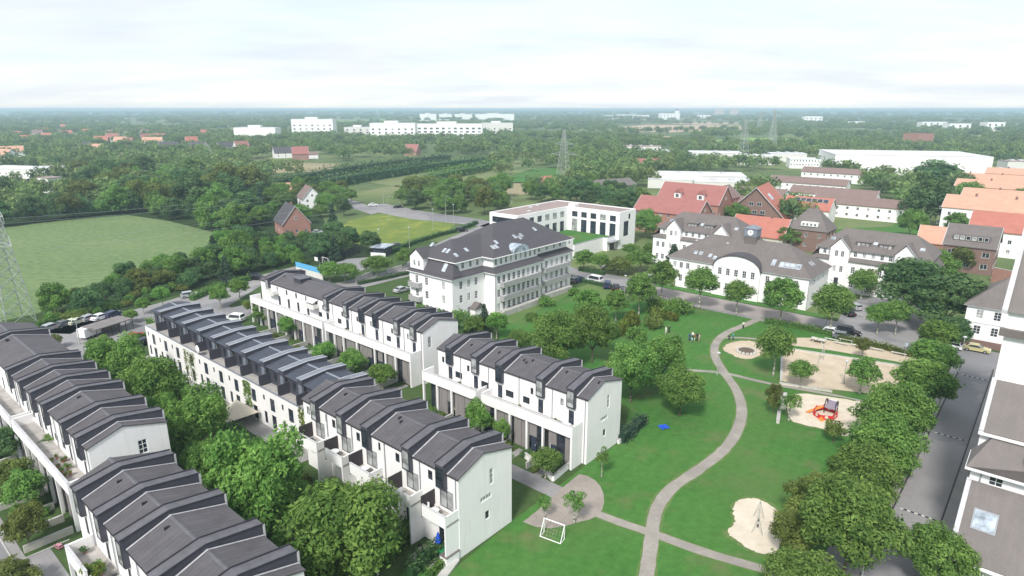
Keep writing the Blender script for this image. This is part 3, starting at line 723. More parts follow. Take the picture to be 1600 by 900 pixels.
# E: row with separate balconies, gable at the lawn
bd = [69.0,63.4,58.3,52.2,46.3,40.9]; dm = [66.6,61.1,56.2,49.1,43.8]
for i in range(5):
    townhouse('white terraced house with garden balcony, %s from the gable above the goal lawn' % ORD[4-i], bd[i+1], bd[i], 39.3, [dm[i]],
              (['hi'] if i == 0 else []) + (['lo'] if i == 4 else []), None, 'balcony', 'terraced houses with garden balconies', EW if i == 4 else ())
# F: far row by the ball court
bd = [128.9,101.8,95.8,91.7,86.6,80.9,76.5]; dm = [[126.1,104.6],[98.2],[93.5],[89.4],[83.5],[79.3]]
for i in range(6):
    sg = (bd[i+1] if i else 102.5, bd[i]+(.9 if i == 0 else 0), (i == 0 or i == 5, i in (0, 1)))
    if i == 5: sg = (77.0, 80.9, (True, False))
    if i == 1: sg = (95.8, 101.7, (False, True))
    lab = 'long white block of flats with small balconies at the far end of its terrace' if i == 0 else 'white terraced house, %s from the gable in the row below the large mansion' % ORD[5-i]
    h = townhouse(lab, bd[i+1], bd[i], 66.2, dm[i], (['hi'] if i == 0 else []) + (['lo'] if i == 5 else []), sg, 'portico', None if i == 0 else 'terraced houses below the mansion', [(1.5,7.2,.8,2.0,1,1,'glass_lt')] if i == 5 else ())
    if i == 0:
        for y in (5.0, 20.0):       # two small projecting balconies and the roof hatch
            MB().box(-1.2, -.002, y, y+3.0, 7.25, 7.45).build('balcony_floor', M['terrace'], h)
            p = MB(); p.box(-1.3,-1.2,y,y+3.0,7.2,8.15); p.box(-1.2,-.002,y,y+.1,7.45,8.15); p.box(-1.2,-.002,y+2.9,y+3.0,7.45,8.15); p.build('balcony_rail', M['offwhite'], h)
        aw = MB(); aw.loft([[(0,5.2,9.0),(-1.3,5.2,8.5),(-1.3,5.2,8.55),(0,5.2,9.05)],[(0,7.6,9.0),(-1.3,7.6,8.5),(-1.3,7.6,8.55),(0,7.6,9.05)]]).build('awning', M['whitetrim'], h)
        hb = MB().box(1.9,4.4,14.2,16.8,9.9,11.15).build('roof_hatch', M['band'], h); MB().box(1.7,4.6,14.0,17.0,11.15,11.25).build('cover', M['band_top'], hb)
# A1 and A2: long row on the left and the row in the lower left corner
bd = [131,117,104.6,99,93.8,87.5,81,75.7]; dm = [123.1,107.4,101.4,96.1,90.9,83.7,78.4]
for i in range(7):
    sg = (bd[i+1] if i != 6 else 76.0, bd[i], (i == 6, False))
    if i == 2: sg = (99.6, 104.6, (True, False))
    if i == 3: sg = (93.8, 98.8, (False, True))
    townhouse('white terraced house, %s from the gable wall in the long left-hand row' % ORD[6-i], bd[i+1], bd[i], 17.15, [dm[i]], (['hi'] if i == 0 else []) + (['lo'] if i == 6 else []), sg, 'portico',
              'terraced houses in the long left row', [(5.35,7.35,.95,1.75,2,3,'glass')] if i == 6 else ())
bd = [68.9,63.7,58.0,52.2,46.3,40.9]; dm = [66.8,61.1,55.8,48.8,43.4]
for i in range(5):
    sg = (bd[i+1], bd[i], (False, False))
    if i == 1: sg = (58.9, 64.4, (False, True))
    if i == 0: sg = None
    townhouse('white terraced house, %s down the dark-roofed row in the lower left corner' % ORD[i], bd[i+1], bd[i], 13.75, [dm[i]], (['hi'] if i == 0 else []) + (['lo'] if i == 4 else []), sg, 'portico', 'terraced houses in the lower left corner')

# B: lower garden houses with roof terraces and blue-grey roofs
def garden_house(label, a, b, t0, group, first=False, last=False, k=0):
    w = b-a; root = thing('garden_house', label, 'house', xy(a, t0), ROT, group)
    X1, ZB, ZE, ZR, BX = 1.9, 6.0, 8.55, 9.25, 8.2
    mb = MB(); rr = random.Random(int(a*13))
    wins = [(w*.22, 4.6, .5, .85, 1, 1, 'glass', 'frame_dk'), (w*.66, 4.0, 1.25, 2.0, 1, 2, 'glass_bl', 'frame_dk'), (w*.24, 1.45, .8, 1.9, 1, 1, 'glass', 'frame_dk'), (w*.68, 1.3, 1.2, 2.2, 2, 1, 'glass', 'frame_dk')]
    facade(mb, root, (0,w), (0,0), 0, ZB, wins)
    wall(mb, (0,.003), (BX,.003), 0, ZB-.4); wall(mb, (BX,w-.003), (0,w-.003), 0, ZB-.4)
    facade(mb, root, (BX,0), (BX,w), 0, ZE, [(w*.3, 4.5, 1.0, 1.4, 2, 1), (w*.7, 4.5, 1.0, 1.4, 2, 1), (w*.5, 1.1, .95, 2.1, 1, 1, 'glass_bl')], 'frame_dk')
    if last: wall(mb, (0,0), (X1,0), 0, ZB); wall(mb, (X1,0), (BX,0), 0, ZE)
    if first: wall(mb, (BX,w), (X1,w), 0, ZE); wall(mb, (X1,w), (0,w), 0, ZB)
    mb.build('wall', M['white'], root)
    MB().box(.18, X1, .06, w-.002, ZB-.35, ZB-.12).build('roof_terrace', M['terrace'], root)
    MB().box(-.05, .2, .0, w-.12, ZB, ZB+.07).build('coping', M['band_light'], root)
    ub = MB(); facade(ub, root, (X1,w), (X1,0), ZB-.3, ZE, [(w*.3, 7.0, .9, 1.6, 1, 1, 'glass', 'frame_dk'), (w*.72, 7.2, 1.0, 1.3, 1, 1, 'glass_lt', 'frame_dk')])
    ub.build('upper_wall', M['band'], root)
    MB().box(.1, X1-.003, -.06, .06, ZB-.2, 7.55).build('divider', M['band'], root)
    rf = MB().prism_y([(X1-.55,ZE-.05),(BX+.15,ZE-.05),(BX+.15,ZE+.12),(5.2,ZR),(X1-.55,ZE+.12)], 0, w).build('roof', M['roof_B'], root)
    MB().prism_y([(5.0,ZR-.03),(5.4,ZR-.03),(5.2,ZR+.07)], 0, w).build('ridge_cap', M['band_light'], rf)
    y0 = .15
    bd_ = MB().prism_y([(X1-.7,ZE-.1),(5.2,ZR-.2),(BX+.25,ZE-.1),(BX+.25,ZE+.75),(5.2,ZR+.32),(X1-.7,ZE+.75)], y0, y0+1.05).build('dormer', M['band'], root)
    MB().prism_y([(X1-.75,ZE+.75),(5.2,ZR+.32),(BX+.3,ZE+.75),(BX+.3,ZE+.8),(5.2,ZR+.38),(X1-.75,ZE+.8)], y0-.03, y0+1.08).build('cover', M['band_light'], bd_)
    for yy in (y0-.06, y0+1.03): MB().prism_y([(X1-.78,ZE+.8),(5.2,ZR+.38),(BX+.33,ZE+.8),(BX+.33,ZE+.86),(5.2,ZR+.45),(X1-.78,ZE+.86)], yy, yy+.1).build('coping', M['flash'], bd_)
    MB().box(X1-.7, X1-.45, y0+.1, y0+.95, ZB-.1, ZE-.1).build('post', M['band_light'], bd_)
    return root
bb = [126.1,120.8,115.5,110.7,104.9,99.8,94.6,89.7,84.2,79.0,74.2,69.05]
for i in range(11):
    g = garden_house('white garden house with roof terrace, %s from the car park end of its row' % ORD[i], bb[i+1], bb[i], 41.2, 'garden houses with roof terraces', i == 0, i == 10, i)
# ================================================================ the large white mansion
def balcony(root, x0, x1, y, z, dep=1.2, plants=True):
    b = MB().box(x0, x1, y-dep, y-.003, z-.15, z).build('balcony', M['concrete'], root)
    r = MB(); r.box(x0,x1,y-dep,y-dep+.06,z,z+.95); r.box(x0,x0+.06,y-dep+.06,y-.003,z,z+.95); r.box(x1-.06,x1,y-dep+.06,y-.003,z,z+.95)
    r.build('railing', M['rail'], b)
    return b
def mansion():
    root = thing('mansion', 'large white mansion with dark hipped mansard roof and grey balconies', 'mansion', xy(92.0, 91.2), ROT)
    mb = MB(); Z = [2.0, 5.2, 8.3]
    g = lambda us, w=.95, h=1.75: grid(us, Z, w, h, 2, 3)
    facade(mb, root, (0,17), (0,3.2), 0, 10, g([2.4,5.6,11.0]))
    facade(mb, root, (0,3.2), (10,3.2), 0, 10, g([2.6,5.0,7.3])[:-1] if False else g([2.6,5.0,7.3]))
    facade(mb, root, (10,3.2), (10,0), 0, 10)
    facade(mb, root, (10,0), (26.5,0), 0, 10, g([1.3+1.72*i for i in range(9)]))
    facade(mb, root, (26.5,0), (26.5,1), 0, 10)
    facade(mb, root, (26.5,1), (40,1), 0, 10, g([1.3+2.1*i for i in range(6)]))
    facade(mb, root, (40,1), (40,17), 0, 10, g([3,6,10,13]))
    facade(mb, root, (40,17), (26.5,17), 0, 10, g([3,6,9])); facade(mb, root, (26.5,17), (26.5,19), 0, 10)
    facade(mb, root, (26.5,19), (10,19), 0, 10, g([3,6,9,12])); facade(mb, root, (10,19), (10,17), 0, 10); facade(mb, root, (10,17), (0,17), 0, 10, g([3,6]))
    mb.build('wall', M['white2'], root)
    # cornices, string course
    c = MB(); c.box(-.55,10.5,2.65,17.5,9.85,10.05); c.box(9.45,27.05,-.55,19.5,9.853,10.053); c.box(26.4,40.55,.45,17.5,9.856,10.056); c.build('cornice', M['whitetrim'], root)
    # lower mansard skirts
    for k, (a, b) in enumerate((((9.4,27.1,-.6,19.6,10.06),(10.3,26.2,.9,18.2,11.15)), ((26.3,40.6,.4,17.6,10.06),(25,39.2,1.9,16.2,11.15)), ((-.6,10.6,2.6,17.6,10.06),(1.0,12,4.1,16,11.15)))):
        frustum(MB(), a, b).build('lower_roof', M['slate'], root)
    # attic storey
    am = MB()
    facade(am, root, (10.4,.95), (26.1,.95), 11.1, 13.3, grid([1.0+1.72*i for i in range(9)], [12.25], .75, 1.55, 2, 2))
    facade(am, root, (26.1,1.95), (39.2,1.95), 11.1, 13.3, grid([2.0,5.0,8.0,10.5], [12.25], .8, 1.4, 2, 2))
    facade(am, root, (2.0,4.15), (10.4,4.15), 11.1, 13.3, grid([2.2,4.6,6.8], [12.2], .8, 1.4, 2, 2))
    wall(am, (10.4,4.15), (10.4,.95), 11.1, 13.3); wall(am, (26.1,.95), (26.1,1.95), 11.1, 13.3); wall(am, (39.2,1.95), (39.2,16), 11.1, 13.3)
    wall(am, (26,18), (10.4,18), 11.1, 13.3); wall(am, (39.2,16), (26,16), 11.1, 13.3); wall(am, (12,16), (2,16), 11.1, 13.3)
    am.build('attic_wall', M['white2'], root)
    # steep slated end of the left wing, with a white gabled dormer
    MB().add([(-.1,2.9,10.5),(-.1,17.3,10.5),(1.9,15.6,13.3),(1.9,4.6,13.3),(2.6,4.6,13.3),(2.6,15.6,13.3),(2.6,17.3,10.5),(2.6,2.9,10.5)],
             [(0,3,2,1),(3,4,5,2),(0,1,6,7),(0,7,4,3),(1,2,5,6),(4,7,6,5)]).build('lower_roof', M['slate'], root)
    d = MB(); facade(d, root, (.0,16.6), (.0,12.2), 10.7, 13.4, [(1.4,12.0,.7,1.3,2,2),(2.9,12.0,.7,1.3,2,2)])
    d.quad((0,12.2,10.7),(2.5,12.2,10.7),(2.5,12.2,13.4),(0,12.2,13.4)); d.quad((2.5,16.6,10.7),(0,16.6,10.7),(0,16.6,13.4),(2.5,16.6,13.4)); d.add([(0,16.6,13.4),(0,12.2,13.4),(0,14.4,15.1)],[(0,1,2)])
    d = d.build('dormer', M['white2'], root)
    MB().add([(-.35,11.9,13.3),(-.35,14.4,15.3),(-.35,16.9,13.3),(5,11.9,13.3),(5,14.4,15.3),(5,16.9,13.3)],[(0,1,4,3),(1,2,5,4)]).build('dormer_roof', M['slate'], d)
    # upper hipped roofs
    hip_roof(MB(), 9.8, 40.0, .3, 18.7, 13.35, 18.9, 10.0, 'x', 9.0).build('roof', M['slate'], root)
    hip_roof(MB(), 1.4, 22, 3.6, 16.6, 13.33, 16.9, 5.0, 'x', 6).build('roof', M['slate'], root)
    e = MB(); e.box(9.6,40.2,.1,18.9,13.2,13.36); e.box(1.2,10,3.4,16.8,13.203,13.34); e.build('cornice', M['whitetrim'], root)
    # half-round metal dormer
    v = MB(); n = 14; ring = lambda y, k: [(19.4+2.9*math.cos(math.pi*i/n)*k, y, 13.3+1.75*math.sin(math.pi*i/n)*k) for i in range(n+1)]
    v.loft([ring(.15,1), ring(3.6,1)]); v.build('round_dormer', M['skylight'], root)
    # skylights on the front slope
    sl = (0, 9.2, 5.55)
    for x, f_ in ((12.8,.3),(13.9,.3),(15.0,.42),(22.0,.46),(23.2,.40),(24.4,.46),(30.5,.55)):
        slope_box(root, 'skylight', (x, .3+9.2*f_, 13.35+5.55*f_), (1,0,0), sl, .75, 1.25, .14, M['flash'], M['skylight'])
    for x, f_ in ((7.6,.42),(3.6,.3)):
        slope_box(root, 'skylight', (x, 3.6+6.5*f_, 13.33+3.57*f_), (1,0,0), (0,6.5,3.57), .75, 1.2, .14, M['flash'], M['skylight'])
    for y, f_ in ((8.0,.45),(9.2,.45),(14.0,.6)):
        slope_box(root, 'skylight', (1.4+5*f_, y, 13.33+3.57*f_), (0,-1,0), (5,0,3.57), .75, 1.2, .14, M['flash'], M['skylight'])
    slope_box(root, 'skylight', (.95, 6.3, 12.0), (0,-1,0), (2.0,0,2.8), 1.1, 1.9, .14, M['flash'], M['skylight'])
    for z in (3.6, 6.8):
        balcony(root, 11.6, 19.2, 0, z); balcony(root, 19.4, 25.2, 0, z-.02); balcony(root, 28.0, 38.8, 1.0, z)
    balcony(root, 2.0, 2.01, 3.2, 3.6) if False else None
    for z in (3.6, 6.8):
        b = MB().box(-1.1,-.003,12.8,16.4,z-.15,z).build('balcony', M['concrete'], root); r = MB(); r.box(-1.1,-1.04,12.8,16.4,z,z+.95); r.box(-1.04,-.003,12.8,12.86,z,z+.95); r.box(-1.04,-.003,16.34,16.4,z,z+.95); r.build('railing', M['rail'], b)
    t = MB(); t.box(11,18,-1.6,-.003,0,1.25); t.box(18.3,25.6,-1.6,-.003,0,1.3); t.box(28,39,-.5,.997,0,1.25); t.build('plinth', M['concrete'], root)
    # porch on the near side
    p = MB(); p.box(5.2,8.2,1.6,3.197,0,2.5); p.build('porch', M['white2'], root)
    MB().add([(4.9,1.4,2.5),(8.5,1.4,2.5),(6.7,1.4,3.8),(4.9,3.2,2.5),(8.5,3.2,2.5),(6.7,3.2,3.8)],[(0,1,2),(0,2,5,3),(1,4,5,2),(0,3,4,1)]).build('porch_roof', M['tile_grey'], root)
    MB().tube((10.0,-.08,0.1),(10.0,-.08,9.9),.07).build('downpipe', M['greytrim'], root)
    return root
mansion()

# ================================================================ modern L-shaped office
def office():
    root = thing('office_building', 'modern white L-shaped office with flat roof and tall blue windows', 'office', xy(109.2, 154.0), ROT)
    W1, W2 = (0, 37.5, 21.0, 33.0), (27.2, 37.5, 0, 21.0)      # x0,x1,y0,y1 of the two wings
    mb = MB(); H = 12.0
    facade(mb, root, (0,33), (0,21), 0, H, [(6,10.2,9.6,1.9,5,1,'glass','frame_dk'),(6,5.6,9.6,2.4,5,1,'glass','frame_dk')])
    facade(mb, root, (0,21), (27.2,21), 0, H, [q for i in range(6) for q in ((3+4.2*i,9.9,2.3,2.0,2,1,None,'frame_dk'),(3+4.2*i,5.4,2.3,4.2,2,2,'glass_bl','frame_dk'))])
    facade(mb, root, (27.2,21), (27.2,0), 0, H, [q for i in range(5) for q in ((3.0+3.85*i,10.0,2.3,1.9,3,1,None,'frame_dk'),(3.0+3.85*i,6.0,2.3,4.6,2,2,'glass_lt' if i == 0 else 'glass_bl','frame_dk'))])
    facade(mb, root, (27.2,0), (37.5,0), 0, H, [(4.3,6.4,3.0,5.0,2,2,'glass_bl','frame_dk'),(6.2,10.3,1.2,1.8,1,1,'glass','frame_dk')])
    facade(mb, root, (37.5,0), (37.5,33), 0, H, [(3+3.9*i,z,2.3,2.0,2,1,None,'frame_dk') for i in range(8) for z in (4,9.5)]); facade(mb, root, (37.5,33), (0,33), 0, H)
    mb.build('wall', M['white2'], root)
    p = MB()
    for a in ((0,.4,21,33),(.4,27.2,21,21.4),(27.2,27.6,0,21.4),(27.6,37.5,0,.4),(37.1,37.5,.4,33),(.4,37.1,32.6,33)): p.box(a[0],a[1],a[2],a[3],H,H+.35)
    p.build('parapet', M['white2'], root)
    r = MB(); r.box(.4,37.1,21.4,32.6,H-.2,H+.1); r.box(27.6,37.1,.4,21.4,H-.2,H+.1); r.build('roof', M['flat_roof'], root)
    MB().box(28.4,31.0,19.0,21.6,H+.1,H+1.2).build('roof_unit', M['whitetrim'], root)
    for x, y in ((10,24),(17,29),(22,30)): MB().box(x,x+1.3,y,y+1.3,H+.1,H+.45).build('roof_light', M['flash'], root)
    # low wing with planted roof, entrance canopy
    lw = MB(); wall(lw, (5.5,2.6), (22.0,2.6), 0, 4.4); wall(lw, (22,2.6), (22,1.2), 0, 4.4); wall(lw, (22,1.2), (27.19,1.2), 0, 4.4); wall(lw, (5.5,20.9), (5.5,2.6), 0, 4.4)
    lw = lw.build('low_wing', M['white2'], root)
    MB().box(5.8,27.1,3.0,20.9,3.9,4.1).build('roof_lawn', M['lawn'], lw)
    q = MB(); q.box(5.5,22,2.6,3.0,4.4,4.6); q.box(22,27.1,1.2,1.6,4.4,4.6); q.build('coping', M['greytrim'], lw)
    MB().box(21.8,27.6,-.6,1.19,3.0,3.2).build('canopy', M['greytrim'], lw)
    MB().box(23.6,26.2,1.12,1.19,.1,2.7).build('entrance_door', M['frame_dk'], lw)
    # corner block joining the mansion
    cb = MB(); facade(cb, root, (-14.5,3.0), (5.4,3.0), 0, 6.8, [(17.8,5.6,.7,.7,1,1,'glass','frame_dk')]); wall(cb, (5.4,3.0), (5.4,14), 4.0, 6.8); wall(cb, (5.4,14), (-14.5,14), 0, 6.8); wall(cb, (-14.5,14), (-14.5,3), 0, 6.8)
    cb = cb.build('corner_block', M['white2'], root)
    MB().box(-14.6,5.5,2.9,14.1,6.8,7.0).build('roof', M['flat_roof'], cb)
    MB().box(1.0,4.6,2.9,2.99,.1,2.6).build('garage_door', M['greytrim'], cb)
    return root
office()

# ================================================================ hall with the arched gable and clock turret
def hall():
    root = thing('hall', 'white hall with arched gable, tiled hip roof and clock turret', 'hall', xy(40.6, 151.4), ROT)
    mb = MB(); L, D, H = 35.0, 15.5, 7.7
    ya, yb = 11.0, 22.6                     # the arched centre
    z1, z2 = 2.5, 5.9
    win_ = lambda us: [q for u in us for q in ((u,z1,.95,1.75,2,3),(u,z2,.95,1.55,2,3))]
    facade(mb, root, (0,L), (0,yb), 0, H, win_([1.6,3.4,5.2,8.2,10.4]))
    facade(mb, root, (0,ya), (0,0), 0, H, win_([1.6,4.0,8.2]))
    facade(mb, root, (0,0), (D,0), 0, H, win_([4,7.5,11])); facade(mb, root, (D,0), (D,L), 0, H, win_([4,9,14,19,24,30])); facade(mb, root, (D,L), (0,L), 0, H, win_([4,8,12]))
    facade(mb, root, (-.7,yb), (-.7,ya), 0, 7.3, [q for i in range(5) for q in ((1.7+2.05*i,z1,.95,1.75,2,3),(1.7+2.05*i,z2+.35,.95,1.75,2,3))])
    wall(mb, (0,yb), (-.7,yb), 0, 7.3); wall(mb, (-.7,ya), (0,ya), 0, 7.3)
    n = 18; ym, rw = (ya+yb)/2, (yb-ya)/2
    arc = [(ym+rw*math.cos(math.pi*i/n), 7.3+3.2*math.sin(math.pi*i/n)) for i in range(n+1)]
    mb.add([(-.7,y,z) for y, z in arc], [tuple(range(n+1))[::-1]])
    mb.build('wall', M['white2'], root)
    v = MB(); arc2 = [(ym+(rw+.25)*math.cos(math.pi*i/n), 7.25+3.5*math.sin(math.pi*i/n)) for i in range(n+1)]
    v.loft([[(-.95,y,z) for y, z in arc2]+[(-.95,y,z) for y, z in arc[::-1]], [(6.5,y,z) for y, z in arc2]+[(6.5,y,z) for y, z in arc[::-1]]])
    v.build('arch_roof', M['slate'], root)
    rf = hip_roof(MB(), -.6, D+.6, -.6, L+.6, H+.02, 13.5, 8.4, 'y').build('roof', M['tile_grey'], root)
    e = MB(); e.box(-.5,D+.5,-.5,ya-.3,H-.15,H+.016); e.box(-.5,D+.5,yb+.3,L+.5,H-.15,H+.016); e.build('cornice', M['whitetrim'], root)
    up = (8.35, 0, 5.8)
    for y, f_, w_, l_ in ((28.6,.28,.85,1.1),(27.2,.28,.85,1.1),(24.6,.25,.85,1.2),(23.2,.2,.85,1.2),(30.2,.7,.6,.5),(22.0,.75,.6,.5),(9.0,.33,.9,2.0)):
        slope_box(root, 'skylight', (-.6+8.35*f_, y, H+5.8*f_), (0,-1,0), up, w_, l_, .12, M['flash'], M['skylight'])
    for k in range(4):
        slope_box(root, 'skylight', (-.6+8.35*.3, 7.0-1.25*k, H+5.8*.3), (0,-1,0), up, 1.15, 1.7, .12, M['flash'], M['skylight'])
    for x in (7.0,8.4): slope_box(root, 'skylight', (x, -.6+9*.3, H+5.8*.3), (1,0,0), (0,8.4,5.8), .6, 1.3, .12, M['flash'], M['skylight'])
    t = MB(); t.box(6.3,9.2,15.3,18.2,11,14.3); t = t.build('clock_turret', M['tile_grey'], root)
    MB().box(6.2,9.3,15.2,18.3,14.3,16.3).build('clock_stage', M['car_navy'] if False else M['band_light'], t)
    cl = MB(); ring = [(math.cos(2*math.pi*i/20), math.sin(2*math.pi*i/20)) for i in range(20)]
    cl.loft([[(6.08,16.75+.72*a,15.35+.72*b) for a, b in ring], [(6.2,16.75+.72*a,15.35+.72*b) for a, b in ring]][::-1])
    cl = cl.build('clock_face', M['whitetrim'], t)
    h = MB(); h.box(6.03,6.075,16.71,16.79,15.3,15.95); h.box(6.03,6.074,16.35,16.75,15.31,15.39); h.build('clock_hands', M['coping'], t)
    MB().loft([[(6.0,15.0,16.3),(9.5,15.0,16.3),(9.5,18.5,16.3),(6.0,18.5,16.3)],[(7.2,16.2,17.0),(8.3,16.2,17.0),(8.3,17.3,17.0),(7.2,17.3,17.0)]]).build('turret_cap', M['band_light'], t)
    sp = MB()
    for i in range(4): sp.box(5.0+i*.3, 9, -1.9, -.603, .0, .16*(4-i)) if False else sp.box(4.5, 8.5, -2.0+i*.35, -1.65+i*.35, 0, .2*(i+1))
    sp.build('steps', M['concrete'], root)
    MB().tube((-.1,-.06,0),(-.1,-.06,H),.06).build('downpipe', M['greytrim'], root)
    return root
hall()

# ================================================================ the two gabled barracks
def barracks(label, s0, t0, ivy=False, left_hip=True):
    root = thing('barracks', label, 'building', xy(s0, t0), ROT, 'gabled white barracks')
    mb = MB(); L, D, H = 27.5, 14.5, 8.1
    f = lambda us: [q for u in us for q in ((u,2.3,.95,1.6,2,3),(u,5.9,.95,1.6,2,3))]
    gy = [20.7, 6.3]                       # centres of the two gables along y
    facade(mb, root, (0,L), (0,gy[0]+2.2), 0, H, f([1.6,3.4])); facade(mb, root, (0,gy[0]-2.2), (0,gy[1]+2.2), 0, H, f([1.2,3.2,5.2,7.2,9.0])); facade(mb, root, (0,gy[1]-2.2), (0,0), 0, H, f([1.4,3.0]))
    for g in gy:
        facade(mb, root, (-.6,g+2.2), (-.6,g-2.2), 0, 11.2, [(1.4,5.9,.8,1.6,2,3),(3.0,5.9,.8,1.6,2,3),(1.5,9.8,.8,1.5,2,3),(2.9,9.8,.8,1.5,2,3),(2.2,2.4,1.0,2.4,2,3,'glass','frame_dk')])
        wall(mb, (0,g+2.2), (-.6,g+2.2), 0, 11.2); wall(mb, (-.6,g-2.2), (0,g-2.2), 0, 11.2)
        wall(mb, (3,g+2.2), (0,g+2.2), 8, 11.2); wall(mb, (0,g-2.2), (3,g-2.2), 8, 11.2)
        mb.add([(-.6,g+2.2,11.2),(-.6,g-2.2,11.2),(-.6,g,13.7)], [(0,1,2)])
    facade(mb, root, (0,0), (D,0), 0, H, f([3,6,9,12])); facade(mb, root, (D,0), (D,L), 0, H, f([3,7,11,15,19,23])); facade(mb, root, (D,L), (0,L), 0, H, f([3,7,11]))
    facade(mb, root, (1.0,gy[0]-2.1), (1.0,gy[1]+2.1), 8.6, 10.7, grid([1.2,3.2,5.2,7.2,9.0], [9.75], .8, 1.3, 2, 2))
    facade(mb, root, (1.0,L-1.6), (1.0,gy[0]+2.1), 8.6, 10.7, grid([1.3], [9.75], .8, 1.3, 2, 2)); facade(mb, root, (1.0,gy[1]-2.1), (1.0,1.6), 8.6, 10.7, grid([1.3], [9.75], .8, 1.3, 2, 2))
    mb.build('wall', M['white2'], root)
    frustum(MB(), (-.5,D+.5,-.5,L+.5,H),(.95,D-1,1.2,L-1.2,8.9)).build('lower_roof', M['tile_grey'], root)
    hp = MB(); frustum(hp, (.9,D-.9,.2,L-.2,8.6),(1.4,D-1.4,1.3,L-1.3,10.75)); 
    mans = MB(); mans.add([(.2,L+.1,8.4),(D-.2,L+.1,8.4),(D-1,L-1.7,10.8),(1.0,L-1.7,10.8)],[(0,1,2,3)]); mans.add([(.2,-.1,8.4),(D-.2,-.1,8.4),(D-1,1.7,10.8),(1.0,1.7,10.8)],[(3,2,1,0)])
    mans.quad((D+.1,-.1,8.4),(D+.1,L+.1,8.4),(D-1,L-1.7,10.8),(D-1,1.7,10.8)); mans.build('lower_roof', M['tile_grey'], root)
    hip_roof(MB(), .4, D-.4, .6, L-.6, 10.72, 15.2, 5.0, 'y').build('roof', M['tile_grey'], root)
    for g in gy:
        MB().add([(-.95,g+2.55,11.0),(-.95,g,13.95),(-.95,g-2.55,11.0),(5.2,g+2.55,11.0),(5.2,g,13.95),(5.2,g-2.55,11.0)], [(0,1,4,3),(1,2,5,4)]).build('gable_roof', M['tile_grey'], root)
        v = MB(); v.loft([[(-1.0,g-2.62,10.85),(-1.0,g,13.9),(-1.0,g,14.06),(-1.0,g-2.62,11.02)],[(-.85,g-2.62,10.85),(-.85,g,13.9),(-.85,g,14.06),(-.85,g-2.62,11.02)]]); v.build('bargeboard', M['flash'], root)
    for y in (16.2, 11.2):
        d = MB(); facade(d, root, (2.1,y+1.5), (2.1,y-1.5), 11.3, 12.9, [(.55,12.15,.6,1.1,2,2),(1.5,12.15,.6,1.1,2,2),(2.45,12.15,.6,1.1,2,2)]); d.quad((2.1,y-1.5,11.3),(5,y-1.5,11.3),(5,y-1.5,12.9),(2.1,y-1.5,12.9)); d.quad((5,y+1.5,11.3),(2.1,y+1.5,11.3),(2.1,y+1.5,12.9),(5,y+1.5,12.9))
        d = d.build('dormer', M['tile_grey'], root)
        MB().box(1.9,5.2,y-1.7,y+1.7,12.9,13.0).build('dormer_roof', M['tile_grey'], d)
    up = (6.85, 0, 4.48)
    for y, fr in ((23.5,.45),(13.7,.42),(3.6,.4)):
        slope_box(root, 'skylight', (.4+6.85*fr, y, 10.72+4.48*fr), (0,-1,0), up, 1.0, 1.0, .12, M['flash'], M['skylight'])
    return root
barracks('white barracks with two gables and grey roof beside the modern office', 64.2, 172.0)
barracks('white barracks with two gables and ivy behind the crossroads trees', 19.6, 174.2)

